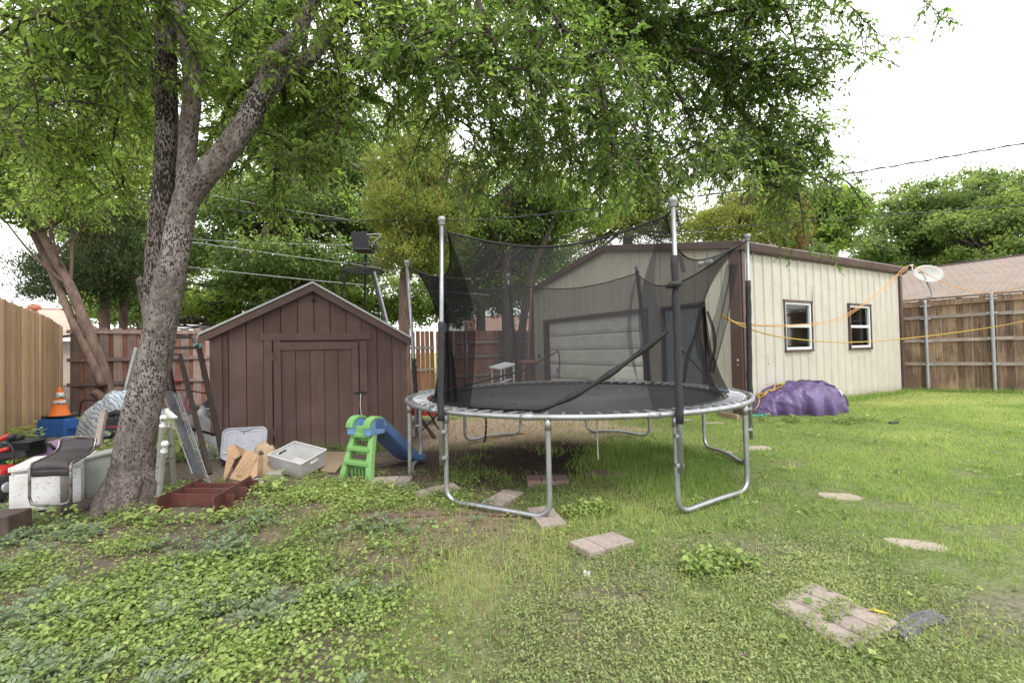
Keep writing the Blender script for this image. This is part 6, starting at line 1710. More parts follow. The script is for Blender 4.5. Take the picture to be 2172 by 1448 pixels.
# ------------------------------------------------------------------ boxes in front of the shed
M['crate'] = surf('greyish_white_plastic', (.56, .555, .55), (.49, .485, .48), 5, .5, bump=.05, bscale=160, c3=(.44, .42, .40), c3scale=3, c3amt=.3)
M['lid'] = surf('dusty_lilac_plastic', (.44, .45, .52), (.37, .38, .44), 7, .5, c3=(.52, .52, .54), c3scale=5, c3amt=.4, spots=((.2, .2, .22), 30, .66))
M['card'] = surf('brown_cardboard', (.40, .265, .16), (.32, .205, .12), 5, .85, bump=.1, bscale=40, stretch=(1, 1, 5), tint=.15)
M['cardin'] = surf('dark_cardboard', (.22, .145, .09), (.17, .11, .07), 6, .9)
M['sack'] = surf('paper_feed_sack', (.45, .34, .235), (.36, .26, .17), 6, .8, bump=.3, bscale=12)
M['plywood'] = surf('weathered_plywood', (.30, .215, .145), (.22, .155, .105), 4, .85, bump=.15, stretch=(1, 6, 1), c3=(.36, .28, .2), c3scale=2, c3amt=.5)
M['ink'] = surf('printing_ink', (.05, .045, .045), (.08, .07, .065), 60, .8)
M['block'] = surf('grey_concrete_block', (.30, .285, .27), (.22, .21, .2), 16, .9, bump=.4)


def open_box(name, label, cat, c, ex, ey, up, Lx, Ly, Hh, th, taper, mat, holes=True):
    """open topped tub: floor, four walls with hand holes, rolled rim"""
    t = thing(name, label, cat, c)
    fl = MB(); fl.obox(c + up * th, ex * (Lx / 2 * taper), ey * (Ly / 2 * taper), up * th)
    def wall(p0, p1, q0, q1, hole):     # bottom p0,p1 top q0,q1
        nrm = ((p1 - p0).cross(q0 - p0)).normalized() * th
        pt = lambda u, v: lerp(lerp(p0, p1, u), lerp(q0, q1, u), v)
        us = [0, .36, .64, 1]; vs = [0, .66, .82, 1]
        if not hole: us = [0, 1]; vs = [0, 1]
        for i in range(len(us) - 1):
            for j in range(len(vs) - 1):
                if hole and i == 1 and j == 1: continue
                q = [pt(us[i], vs[j]), pt(us[i + 1], vs[j]), pt(us[i + 1], vs[j + 1]), pt(us[i], vs[j + 1])]
                fl.prism(q, nrm)
    b = [c + ex * (sx * Lx / 2 * taper) + ey * (sy * Ly / 2 * taper) for sx, sy in ((-1, -1), (1, -1), (1, 1), (-1, 1))]
    tp = [c + ex * (sx * Lx / 2) + ey * (sy * Ly / 2) + up * Hh for sx, sy in ((-1, -1), (1, -1), (1, 1), (-1, 1))]
    for k in range(4):
        k2 = (k + 1) % 4; wall(b[k], b[k2], tp[k], tp[k2], holes and k % 2 == 1)
    fl.build('tub', mat, t, fix=True)
    rim = MB()
    for k in range(4): rim.bar(tp[k] + ex * 0, tp[(k + 1) % 4], .016, .012)
    rim.build('rim', mat, t, bevel=.003)
    if holes:
        for k in (1, 3):
            m0 = lerp(lerp(b[k], b[(k + 1) % 4], .5), lerp(tp[k], tp[(k + 1) % 4], .5), .74); d = (tp[(k + 1) % 4] - tp[k]).normalized()
            hl = (tp[(k + 1) % 4] - tp[k]).length * .15
            mb = MB(); mb.tube(interp([m0 - d * hl - up * .018, m0 - d * hl + up * .018, m0 + d * hl + up * .018, m0 + d * hl - up * .018, m0 - d * hl - up * .018], 3), .006, 6); mb.build('handle', mat, t)
    return t


c = G(634, 1003); c.z = .01
tl = R(-9)
exq = Vector((math.cos(R(-22)), math.sin(R(-22)), 0)); eyq = Vector((math.sin(R(22)), math.cos(R(22)), 0)); upq = (ZV + exq * .16 - eyq * .22).normalized()
exq = (exq - upq * exq.dot(upq)).normalized(); eyq = upq.cross(exq)
open_box('storage_crate', 'pale grey open plastic crate with cut out handles tipped in front of the shed', 'crate', c + ZV * .05, exq, eyq, upq, .46, .36, .185, .004, .86, M['crate'])
# lid leaning on the shed
c = G(517, 985); c.z = .16 + .05; c = c + Vector((0, .55, 0))
t = thing('bin_lid', 'lilac grey plastic bin lid standing on edge against the shed wall', 'lid', (c.x, c.y, 0))
ea = Vector((.97, .24, 0)).normalized(); eb = Vector((-.05, .22, .97)).normalized(); en = ea.cross(eb)
def rrect(w, h, r, n=6):
    out = []
    for (sx, sy, a0) in ((1, 1, 0), (-1, 1, 90), (-1, -1, 180), (1, -1, 270)):
        for k in range(n + 1):
            a = R(a0 + 90 * k / n); out.append((sx * (w - r) + r * math.cos(a), sy * (h - r) + r * math.sin(a)))
    return out
c = P(519, 940, 5.45); 
mb = MB(); mb.prism([c + ea * x + eb * y for x, y in rrect(.245, .19, .07)], en * .02); ld = mb.build('lid_panel', M['lid'], t, bevel=.006, fix=True)
mb = MB(); mb.tube([c + en * .022 + ea * x + eb * y for x, y in rrect(.235, .18, .065)], .010, 6, closed=True); mb.tube([c + en * .021 + ea * x + eb * y for x, y in rrect(.19, .135, .05)], .004, 6, closed=True); mb.build('rim', M['lid'], ld, smooth=True)
for sx in (-1, 1):
    mb = MB(); mb.obox(c + en * .026 + ea * (.19 * sx) + eb * (-.10), ea * .03, eb * .008, en * .008); mb.build('latch', M['crate'], ld, bevel=.003)
mb = MB(); mb.tube(interp([c + en * .03 + ea * -.06 + eb * .165, c + en * .035 + eb * .15, c + en * .03 + ea * .06 + eb * .165], 4), .008, 6); mb.build('handle', M['lid'], ld)

# collapsed cardboard box
t = thing('cardboard_box', 'collapsed brown cardboard box with bent flaps by the shed corner', 'cardboard box', G(505, 1020))
def sheet(parent, pts, mat, name='panel', th=.006):
    p = [P(*q) for q in pts]; n = (p[1] - p[0]).cross(p[2] - p[0]).normalized() * th
    mb = MB(); mb.prism(p, n); return mb.build(name, M[mat], parent, fix=True)
sheet(t, [(487, 1015, 4.62), (521, 1022, 4.55), (549, 963, 4.72), (523, 954, 4.80)], 'card', 'flap')
sheet(t, [(521, 1022, 4.55), (544, 1010, 4.62), (556, 974, 4.76), (549, 963, 4.72)], 'card', 'flap')
sheet(t, [(481, 950, 4.85), (497, 941, 4.92), (510, 962, 4.86), (498, 974, 4.78), (483, 965, 4.8)], 'card', 'flap')
sheet(t, [(497, 941, 4.92), (524, 955, 4.86), (516, 968, 4.86), (508, 964, 4.88)], 'card', 'flap')
sheet(t, [(482, 962, 4.8), (497, 976, 4.75), (480, 1012, 4.68), (472, 1022, 4.66), (476, 1000, 4.72)], 'card', 'flap')
sheet(t, [(497, 974, 4.9), (518, 962, 4.95), (520, 985, 4.9), (492, 1012, 4.85)], 'cardin', 'wall')
sheet(t, [(490, 1013, 4.64), (508, 1005, 4.6), (522, 1023, 4.56), (495, 1024, 4.6)], 'card', 'flap')
p = [P(*q) for q in ((500, 1000, 4.615), (526, 972, 4.70))]
mb = MB()
for k in range(3):
    o_ = Vector((.045 * k, -.012 - .004 * k, -.004 * k)); mb.bar(p[0] + o_ + Vector((0, -.012, .0)), lerp(p[0], p[1], .8) + o_ + Vector((0, -.012, 0)), .006, .0012)
mb.build('printed_line', M['cardin'], t)
# feed sack
t = thing('paper_sack', 'crumpled tan paper sack with dark print beside the cardboard box', 'sack', G(560, 1018))
sc = G(556, 1008); sc.z = .0
hs = heap(sc + Vector((0, .12, 0)), .24, .15, .27, R(-35), 14, .5, prof=lambda x, y: 1 - .35 * x)
mb = MB(); mb.grid(hs, 60, 26, closed_u=True); mb.build('sack_body', M['sack'], t, smooth=True)
mb = MB()
for v, w in ((.62, .05), (.52, .06)): mb.tube([hs(.78 + .012 * k - .05, v) + Vector((0, -.006, .006)) for k in range(9)], .006, 5)
mb.build('print', M['ink'], t)
c = G(582, 1020); mb = MB(); mb.box(c + ZV * .05, (.16, .12, .10), .3); single(mb, 'stone_block', M['block'], 'small rough grey brown block under the paper sack', 'block', bevel=.02)
c = G(548, 1030); mb = MB(); mb.box(c + ZV * .035, (.12, .10, .07), -.2); single(mb, 'concrete_chunk', M['block'], 'grey concrete chunk in weeds below the cardboard box', 'block', bevel=.015)
# flat board before the shed door
q = [G(680, 1003), G(712, 1006), G(733, 980), G(748, 962), G(690, 962)]
mb = MB(); mb.prism([v + ZV * .015 for v in q], ZV * .015); single(mb, 'plywood_sheet', M['plywood'], 'weathered plywood sheet lying flat before the shed door', 'plywood')
for v in q: KEEP_OUT.append((v.x, v.y, .15))

# ------------------------------------------------------------------ rusty steel bracket frame
M['rustpaint'] = surf('rusty_oxide_red_steel', (.125, .042, .034), (.08, .03, .025), 7, .65, bump=.25, bscale=40, c3=(.13, .075, .055), c3scale=4, c3amt=.6, spots=((.06, .035, .03), 25, .62))
t = thing('steel_bracket_frame', 'oxide red steel frame of two long plates joined by cross plates on weedy ground', 'steel frame', G(440, 1080))
b10, b11 = G(332, 1088), G(428, 1042); b20, b21 = G(452, 1092), G(533, 1040)
for v in (b10, b11, b20, b21): v.z = 0
def plate(p0, p1, h, th, name, z=.0):
    mb = MB(); mb.bar(p0 + ZV * (z + h / 2), p1 + ZV * (z + h / 2), th, h, side=(p1 - p0).cross(ZV)); return mb.build(name, M['rustpaint'], t, bevel=.002)
plate(b10, b11, .13, .012, 'long_plate'); plate(b20, b21, .145, .012, 'long_plate')
for u in (.28, .55, .80):
    plate(lerp(b10, b11, u) + Vector((.008, 0, 0)), lerp(b20, b21, u) - Vector((.008, 0, 0)), .11, .010, 'cross_plate', .005)
d = (b20 - b10).normalized()
for u in (.25, .58, .92): plate(lerp(b20, b21, u) + d * .008, lerp(b20, b21, u) + d * .10, .12, .010, 'stub_plate', .0)

for u in np.linspace(-.05, 1.05, 7):
    for v in np.linspace(0, 1, 5):
        p = lerp(lerp(b10, b11, u), lerp(b20, b21, u), v); KEEP_OUT.append((p.x, p.y, .10))

# ------------------------------------------------------------------ bed posts, wire panels and frame against the big tree
M['postwhite'] = surf('chipped_white_enamel', (.62, .62, .60), (.55, .55, .53), 6, .45, spots=((.20, .17, .14), 26, .63), c3=(.45, .43, .40), c3scale=4, c3amt=.4)
M['wiregrey'] = surf('grey_wire', (.30, .31, .33), (.22, .22, .24), 20, .5, metal=.4)
M['rubberdark'] = surf('dark_mesh_sheet', (.10, .105, .12), (.07, .072, .082), 20, .7, bump=.2, c3=(.18, .18, .2), c3scale=4, c3amt=.5)
M['wickerwhite'] = surf('dirty_white_plastic_panel', (.50, .49, .50), (.42, .41, .42), 6, .6, c3=(.30, .24, .20), c3scale=3, c3amt=.5)
M['steelbrown'] = surf('dark_brown_steel_tube', (.050, .033, .030), (.034, .024, .022), 14, .5, bump=.1, c3=(.09, .055, .045), c3scale=5, c3amt=.5)
M['pipegrey'] = surf('weathered_grey_pipe', (.28, .29, .29), (.2, .205, .205), 14, .55, metal=.3)


def rod(parent, name, p0, p1, r, mat, n=12): 
    mb = MB(); mb.tube([p0, lerp(p0, p1, .5), p1], r, n); return mb.build(name, mat, parent, smooth=True)


def bedpost(label, bot, top, r=.022, finial=True):
    d = (top - bot).normalized(); L = (top - bot).length
    t = thing('bed_post', label, 'bed post', bot, 'white bed posts leaning on the big tree')
    Mx = d.to_track_quat('Z', 'Y').to_matrix()
    mb = MB(); mb.lathe([(r * .9, 0), (r, .02), (r, L - .09), (r * 1.25, L - .085), (r * 1.25, L - .07), (r * .7, L - .06), (r * .7, L - .04)], bot, 14, Mx); mb.build('post', M['postwhite'], t, smooth=True)
    if finial:
        mb = MB(); R0 = r * 1.35; mb.lathe([(r * .6, -R0)] + [(R0 * math.cos(a), R0 * math.sin(a)) for a in np.linspace(-1.2, 1.5, 9)], top, 14, Mx); mb.build('ball_finial', M['postwhite'], t, smooth=True)
    return t
bedpost('tall white bed post with ball finial leaning behind the shorter one', G(330, 1056), P(347, 886, 4.05))
bedpost('short white bed post with ball finial in front of the taller one', G(336, 1062), P(350, 941, 3.95))
bedpost('plain white bed rail standing right of the two ball topped posts', G(366, 1034), P(358, 888, 4.25), .018, False)
bedpost('second plain white bed rail, nearest the wire panels', G(372, 1030), P(364, 893, 4.3), .013, False)
mb = MB(); q = P(355, 874, 4.22); e = P(371, 888, 4.2); mb.bar(q, e, .05, .03); mb.tube([P(353, 866, 4.22), q, lerp(q, e, .5)], [.02, .022, .02], 10); single(mb, 'rail_bracket', M['postwhite'], 'white angled bed rail bracket on top of the plain rails', 'bracket', bevel=.004)


def wire_panel(label, c, nu, nv, r, back=None):
    """c = four corners TL TR BR BL"""
    tl, tr, br, bl = c
    t = thing('wire_panel', label, 'wire panel', bl)
    f = lambda u, v: lerp(lerp(tl, tr, u), lerp(bl, br, u), v)
    mb = MB()
    for i in range(nu + 1): mb.tube([f(i / nu, 0), f(i / nu, .5), f(i / nu, 1)], r, 5)
    for j in range(nv + 1): mb.tube([f(0, j / nv), f(.5, j / nv), f(1, j / nv)], r, 5)
    mb.build('mesh', M['wiregrey'], t)
    mb = MB(); mb.tube([tl, tr, br, bl], r * 2.2, 8, closed=True); mb.build('border', M['wiregrey'], t)
    if back:
        n = (tr - tl).cross(bl - tl).normalized() * .02
        if n.y < 0: n = -n
        mb = MB(); mb.prism([v + n for v in (lerp(tl, tr, .0), lerp(tl, tr, .45), lerp(bl, br, .55), bl)], n * .2); mb.build('backing_sheet', M[back], t, fix=True)
wire_panel('tall grey wire mesh panel leaning against the big trunk, with dark sheet behind it', [P(345, 830, 4.75), P(379, 832, 5.0), P(446, 1028, 4.62), P(408, 1004, 4.3)], 7, 18, .0028, 'rubberdark')
wire_panel('second wire mesh panel with fine squares right of the dark backed one', [P(368, 834, 6.0), P(400, 838, 6.1), P(452, 972, 5.7), P(426, 965, 5.6)], 9, 22, .002)
t = thing('plastic_screen', 'dirty white plastic panel leaning behind the dark steel frame', 'panel', P(440, 1000, 5.4))
pc = [P(412, 880, 6.0), P(440, 884, 6.1), P(450, 900, 6.1), P(476, 985, 5.75), P(440, 985, 5.7), P(415, 930, 5.9)]
mb = MB(); mb.prism(pc, Vector((.0, .03, 0))); mb.build('sheet', M['wickerwhite'], t, bevel=.006, fix=True)
mb = MB()
for u in np.linspace(.1, .9, 6): mb.tube([lerp(pc[0], pc[2], u) + Vector((0, -.012, 0)), lerp(pc[5], pc[3], u) + Vector((0, -.012, 0))], .004, 5)
for u in np.linspace(.1, .9, 7): mb.tube([lerp(pc[0], pc[4], u) + Vector((.02, -.012, 0)), lerp(pc[2], pc[3], u) + Vector((-.01, -.012, 0))], .004, 5)
mb.build('ribs', M['wickerwhite'], t)
mb = MB(); q = [P(440, 922, 6.15), P(452, 930, 6.15), P(462, 980, 5.9), P(448, 980, 5.9)]; mb.prism(q, Vector((0, .02, 0))); single(mb, 'white_board', M['wickerwhite'], 'narrow pale board behind the dirty white panel by the shed corner', 'board', fix=True)

t = thing('exercise_rack', 'dark brown steel tube frame with two splayed legs leaning between tree and shed', 'rack', P(470, 985, 5.4))
sb = lambda n, a, b, w: (lambda mb: mb.build(n, M['steelbrown'], t, bevel=.004))(MB().bar(P(*a), P(*b), w, w))
sb('leg', (421, 733, 5.9), (477, 985, 5.4), .052); sb('leg', (382, 756, 5.6), (445, 1005, 5.1), .045)
sb('leg', (356, 760, 6.2), (372, 850, 6.2), .04); sb('leg', (347, 795, 6.0), (362, 850, 6.0), .035)
sb('top_bar', (330, 738, 5.9), (420, 737, 5.9), .04); sb('top_bar', (330, 715, 6.3), (412, 715, 6.3), .035)
sb('top_bar', (330, 764, 5.6), (384, 763, 5.6), .03); sb('top_bar', (345, 748, 5.9), (384, 752, 5.6), .025)
sb('link_bar', (410, 715, 6.3), (421, 738, 5.9), .045); sb('cross_bar', (402, 908, 5.3), (462, 923, 5.65), .028)
mb = MB(); mb.tube(interp([P(352, 826, 5.4), P(400, 828, 5.7), P(440, 835, 6)], 3), .008, 6); mb.build('brace_rod', M['steelbrown'], t)
mb = MB(); mb.tube(interp([P(413, 731, 5.86), P(419, 729, 5.86), P(425, 732, 5.86), P(424, 737, 5.86)], 3), .012, 6); mb.build('green_tie', M['tealcord'], t)
# things half hidden behind the frame
M['redpaint'] = surf('chipped_red_paint', (.34, .03, .035), (.25, .025, .028), 9, .5)
t = thing('trike_frame', 'red tubular tricycle frame half hidden behind the wire panels', 'tricycle', P(395, 880, 6.6))
for n, a in (('frame', [(385, 878, 6.6), (392, 850, 6.6), (402, 832, 6.6), (400, 870, 6.6), (388, 872, 6.6)]), ('fork', [(402, 832, 6.6), (394, 850, 6.6), (396, 880, 6.6)]), ('handlebar', [(365, 806, 6.8), (380, 808, 6.8), (398, 808, 6.8)])):
    mb = MB(); mb.tube(interp([P(*q) for q in a], 4), .016, 8); mb.build(n, M['redpaint'], t, smooth=True)
M['darkcloth'] = surf('dark_cloth', (.06, .06, .075), (.035, .035, .045), 7, .9, bump=.3, spots=((.35, .35, .36), 9, .62))
c = P(425, 878, 6.9); c.z = .2; mb = MB(); mb.grid(heap(c, .28, .2, .36, 0, 21, .6), 40, 16, closed_u=True); single(mb, 'cloth_bundle', M['darkcloth'], 'bundle of dark and pale cloth heaped beside the left shed corner', 'cloth', smooth=True)
M['tanbits'] = surf('tan_timber_offcut', (.36, .28, .2), (.25, .19, .13), 6, .8)
mb = MB(); mb.bar(P(395, 884, 6.2), P(420, 896, 6.0), .12, .05); single(mb, 'timber_offcut', M['tanbits'], 'tan timber offcut wedged behind the wire panels', 'timber')
c = P(431, 880, 6.6); t = thing('plastic_jug', 'cream plastic jug standing behind the dark frame near the shed', 'jug', c - ZV * .14)
mb = MB(); mb.lathe([(.07, -.14), (.085, -.12), (.085, .03), (.05, .09), (.03, .11), (.03, .13)], c, 14); mb.build('jug_body', M['wickerwhite'], t, smooth=True)
mb = MB(); mb.tube(interp([c + Vector((.05, 0, .09)), c + Vector((.11, 0, .08)), c + Vector((.09, 0, .0))], 4), .012, 6); mb.build('handle', M['wickerwhite'], t)
t = thing('pipe_bundle', 'pair of grey metal pipes leaning on the back fence behind the big tree', 'pipes', P(262, 858, 9.4))
rod(t, 'pipe', P(256, 862, 9.3), P(288, 738, 10.2), .032, M['pipegrey']); rod(t, 'pipe', P(268, 862, 9.2), P(297, 745, 10.1), .036, M['pipegrey'])

# ------------------------------------------------------------------ counter stool stuck in the ground
M['vinyl'] = surf('worn_black_vinyl', (.026, .022, .024), (.040, .034, .034), 5, .55, bump=.12, bscale=20, c3=(.09, .075, .068), c3scale=3, c3amt=.5, spec=.4)
M['chrome'] = surf('spotted_chrome', (.24, .23, .22), (.15, .14, .135), 20, .32, metal=.7, spots=((.12, .08, .06), 30, .55))
M['polerust'] = surf('rust_speckled_pole', (.24, .22, .21), (.16, .13, .12), 14, .55, metal=.4, c3=(.2, .12, .08), c3scale=5, c3amt=.6)


def stool():
    base = G(141, 1092); base.z = 0
    t = thing('counter_stool', 'black vinyl counter stool with chrome frame and single pole at far left', 'stool', base)
    fl, fr = P(64, 988, 3.50), P(151, 985, 3.52); bl, br = P(124, 955, 3.95), P(208, 952, 3.97)
    tl, tr = P(127, 933, 4.0), P(211, 930, 4.02)
    rt = (fr - fl).normalized(); W2 = (fr - fl).length
    dep = (bl - fl); dep.z = 0; D = dep.length; dp = dep.normalized()
    z0 = (fl.z + fr.z) / 2; zb = (bl.z + br.z) / 2; zt = (tl.z + tr.z) / 2
    pr = [(-.005, z0 - .06), (-.01, z0 - .015), (.03, z0 + .012), (.10, z0 + .012), (D * .55, lerp(z0, zb, .4) + .004), (D * .85, zb - .008), (D * .97, zb + .015), (D * 1.02, zb + .05), (D * 1.06, zt)]
    qs = interp([Vector((a, 0, b)) for a, b in pr], 5)
    cur = fl.copy(); cur.z = 0
    pt = lambda s, v, off=0: cur + rt * (W2 * s) + dp * v.x + ZV * (v.z + off)
    mb = MB(); vs = []; n = len(qs); NS = 8
    for i, v in enumerate(qs):
        for k in range(NS + 1):
            s = .04 + .92 * k / NS; puff = .014 * math.sin(math.pi * k / NS) ** .6
            vs.append(pt(s, v, puff))
    for i, v in enumerate(qs):
        for k in range(NS + 1): vs.append(pt(.04 + .92 * k / NS, v, -.022) + dp * (.012 if i > n * .7 else 0))
    w = NS + 1; o_ = n * w; fs = []
    for i in range(n - 1):
        for k in range(NS):
            fs.append((i * w + k, i * w + k + 1, (i + 1) * w + k + 1, (i + 1) * w + k)); fs.append((o_ + i * w + k, o_ + (i + 1) * w + k, o_ + (i + 1) * w + k + 1, o_ + i * w + k + 1))
        for k in (0, NS): fs.append((i * w + k, (i + 1) * w + k, o_ + (i + 1) * w + k, o_ + i * w + k))
    for i in (0, n - 1):
        for k in range(NS): fs.append((i * w + k, i * w + k + 1, o_ + i * w + k + 1, o_ + i * w + k))
    mb.add(vs, fs); mb.build('seat', M['vinyl'], t, smooth=True, fix=True)
    # chrome bar: up one side, over the back, down the other; U foot rest in front
    zf = P(105, 1070, 3.5).z
    side = [Vector((a, 0, b)) for a, b in pr[1:]]
    L_ = [pt(0, v) for v in interp(side, 4)]; R_ = [pt(1, v) for v in interp(side, 4)]
    top = [L_[-1] + rt * .02 + ZV * .018, L_[-1] + rt * .05 + ZV * .026, lerp(L_[-1], R_[-1], .5) + ZV * .027, R_[-1] - rt * .05 + ZV * .026, R_[-1] - rt * .02 + ZV * .018]
    fA, fB = pt(0, Vector((-.01, 0, zf))), pt(1, Vector((-.01, 0, zf)))
    foot_ = [R_[0], lerp(R_[0], fB, .5), fB + ZV * .06, fB + ZV * .012 - rt * .015, fB - rt * .06, lerp(fA, fB, .5), fA + rt * .06, fA + ZV * .012 + rt * .015, fA + ZV * .06, lerp(fA, L_[0], .5)]
    mb = MB(); mb.tube(L_ + top + R_[::-1] + foot_, .0095, 10, closed=True); mb.build('frame', M['chrome'], t, smooth=True)
    zc = (z0 + zb) / 2 - .03
    mb = MB(); mb.tube([base, base + ZV * zc], .038, 18); mb.build('pole', M['polerust'], t, smooth=True)
    mb = MB(); mb.obox(base + ZV * (zc + .0), rt * .09, dp * .09, ZV * .008); mb.build('mount_plate', M['polerust'], t)


stool()
# white appliance and translucent tub behind the stool
M['appliance'] = surf('stained_white_enamel', (.64, .64, .645), (.55, .55, .555), 4, .45, bump=.03, c3=(.44, .36, .30), c3scale=2.6, c3amt=.55, spots=((.30, .27, .25), 55, .62), splash=((.26, .23, .19), .12))
M['clouded'] = surf('clouded_plastic', (.52, .53, .50), (.42, .45, .42), 4, .45, c3=(.30, .36, .30), c3scale=2, c3amt=.6, trans=.35)
a = G(20, 1094); b = G(176, 1072); a.z = b.z = 0
ex = (b - a).normalized(); ey = Vector((-ex.y, ex.x, 0)); Lb = (b - a).length
t = thing('mini_fridge', 'stained white mini fridge lying behind the black counter stool', 'fridge', a)
h = .405
mb = MB(); mb.obox(a + ex * (Lb / 2) + ey * .25 + ZV * (h / 2), ex * (Lb / 2), ey * .23, ZV * (h / 2)); bd = mb.build('cabinet', M['appliance'], t, bevel=.012)
mb = MB(); mb.obox(a + ex * (Lb / 2) + ey * -.005 + ZV * (h / 2 - .025), ex * (Lb / 2 - .004), ey * .02, ZV * (h / 2 - .04)); dr = mb.build('door', M['appliance'], t, bevel=.008)
mb = MB(); mb.obox(a + ex * (Lb / 2) + ey * -.004 + ZV * (h - .02), ex * (Lb / 2), ey * .03, ZV * .020); mb.build('top_lip', M['appliance'], t, bevel=.008)
mb = MB(); mb.obox(a + ex * .22 + ey * -.028 + ZV * (h - .085), ex * .10, ey * .002, ZV * .014); mb.build('badge', M['lid'], dr)
# the tub right of it
a2 = G(178, 1070) + ey * .04; a2.z = 0
t = thing('storage_tub', 'clouded translucent plastic tub between the white fridge and the big trunk', 'tub', a2)
mb = MB(); ex2 = Vector((.90, .43, 0)); ey2 = Vector((-.43, .90, 0))
w1 = .26; hh = .46
mb.prism([a2, a2 + ex2 * (w1 - .02), a2 + ex2 * w1 + ZV * hh, a2 - ex2 * .01 + ZV * (hh - .05)], ey2 * .30); mb.build('tub_body', M['clouded'], t, bevel=.02, fix=True)
mb = MB(); mb.bar(a2 - ex2 * .02 - ey2 * .012 + ZV * (hh - .06), a2 + ex2 * (w1 + .01) - ey2 * .012 + ZV * (hh - .008), .02, .02); mb.build('rim', M['clouded'], t, bevel=.004)
mb = MB(); p = [P(222, 968, 4.75), P(246, 938, 4.8), P(262, 945, 4.8), P(250, 1000, 4.7), P(240, 1010, 4.7)]; mb.prism(p, Vector((.05, .12, 0))); single(mb, 'white_bin', M['crate'], 'tilted white plastic bin tucked behind the left side of the big trunk', 'bin', bevel=.008, fix=True)
# grey brown post by the stool
mb = MB(); mb.bar(P(207, 945, 4.5), P(221, 870, 4.7), .055, .035, side=(1, 0, 0)); single(mb, 'wooden_stake', M['railgrey'], 'weathered square stake leaning behind the stool backrest', 'stake', bevel=.003)
M['traffic'] = surf('orange_traffic_cone', (.75, .17, .02), (.65, .14, .02), 6, .5, c3=(.55, .2, .08), c3scale=4, c3amt=.3)
M['reflect'] = surf('scuffed_reflective_band', (.58, .57, .54), (.45, .44, .42), 12, .5, spots=((.16, .14, .12), 18, .56))
M['bluecooler'] = surf('blue_cooler_plastic', (.035, .13, .40), (.03, .11, .33), 5, .45, c3=(.06, .17, .42), c3scale=3, c3amt=.4)
c = G(131, 927); c.z = 0; c = c + Vector((-.20, .14, 0))
KEEP_OUT.append((c.x, c.y - .1, .45))
t = thing('cooler', 'upturned blue plastic cooler box supporting the traffic cone', 'cooler', c)
hc = .31
mb = MB(); vs = []
for z, w, d in ((0, .26, .15), (.27, .23, .125), (hc, .215, .115)):
    for sx, sy in ((-1, -1), (1, -1), (1, 1), (-1, 1)): vs.append(c + Vector((sx * w, sy * d, z)))
mb.add(vs, [(3, 2, 1, 0), (8, 9, 10, 11)] + [(l * 4 + k, l * 4 + (k + 1) % 4, l * 4 + 4 + (k + 1) % 4, l * 4 + 4 + k) for l in range(2) for k in range(4)]); mb.build('cooler_body', M['bluecooler'], t, bevel=.02)
mb = MB(); mb.tube(interp([c + Vector((.235, -.07, .12)), c + Vector((.265, -.07, .14)), c + Vector((.265, .07, .14)), c + Vector((.235, .07, .12))], 3), .012, 6); mb.build('handle', M['bluecooler'], t)
c2 = c + Vector((.03, 0, hc + .02))
t = thing('traffic_cone', 'orange traffic cone with two worn reflective bands on the blue cooler', 'traffic cone', c2)
mb = MB(); mb.box(c2 + ZV * .008, (.40, .26, .034)); mb.build('base', M['black'], t, bevel=.01)
cone = lambda z: .135 - .115 * (z / .50)
def ringz(z0, z1, e=0): return [(cone(z0) + e, z0), (cone(z1) + e, z1)]
mb = MB(); mb.lathe([(.15, .022), (.138, .03)] + [(cone(z), z) for z in (.04, .2, .35, .5)] + [(.018, .505)], c2, 24); cb = mb.build('cone_body', M['traffic'], t, smooth=True)
for z0, z1 in ((.21, .275), (.31, .41)):
    mb = MB(); mb.lathe([(cone(z0) + .003, z0), (cone(z1) + .003, z1)], c2, 24); mb.build('reflective_band', M['reflect'], cb, smooth=True)
# blue and white striped tarp heap
m, nt, N, L = _nodes('blue_white_striped_tarp'); M['striped'] = m
out = N('ShaderNodeOutputMaterial'); b_ = N('ShaderNodeBsdfPrincipled'); tc_ = N('ShaderNodeTexCoord'); wv = N('ShaderNodeTexWave'); wv.inputs['Scale'].default_value = 6; wv.inputs['Distortion'].default_value = 9; wv.inputs['Detail'].default_value = 2; wv.bands_direction = 'DIAGONAL'
L(tc_.outputs['Object'], wv.inputs['Vector']); rp = N('ShaderNodeValToRGB'); rp.color_ramp.elements[0].color = (.24, .36, .50, 1); rp.color_ramp.elements[1].color = (.66, .68, .70, 1); rp.color_ramp.elements[0].position = .15; rp.color_ramp.elements[1].position = .55
L(wv.outputs['Fac'], rp.inputs[0]); L(rp.outputs[0], b_.inputs['Base Color']); b_.inputs['Roughness'].default_value = .5; L(b_.outputs[0], out.inputs[0])
c = Vector((-6.72, 7.85, 0))
KEEP_OUT.append((c.x, c.y, .75)); KEEP_OUT.append((c.x, c.y - .7, .5))
mb = MB(); mb.grid(heap(c, .68, .45, .62, 0, 31, .42, flat=3.2), 90, 34, closed_u=True); single(mb, 'striped_tarp', M['striped'], 'blue and white striped tarp bundled left of the big trunk', 'tarpaulin', smooth=True)
t = thing('motor_scrap', 'black machine scrap with red rim lying before the striped tarp', 'scrap', P(240, 925, 5.7))
mb = MB(); q = P(248, 893, 5.7); mb.box(q, (.22, .2, .12), .3); mb.tube([q + Vector((-.1, 0, .08)), q + Vector((0, 0, .11)), q + Vector((.14, 0, .07))], .04, 8); mb.build('housing', M['black'], t, bevel=.02)
mb = MB(); mb.tube([P(228, 905, 5.6), P(245, 907, 5.6), P(262, 908, 5.6)], .022, 8); mb.build('red_bar', M['redpaint'], t, smooth=True)
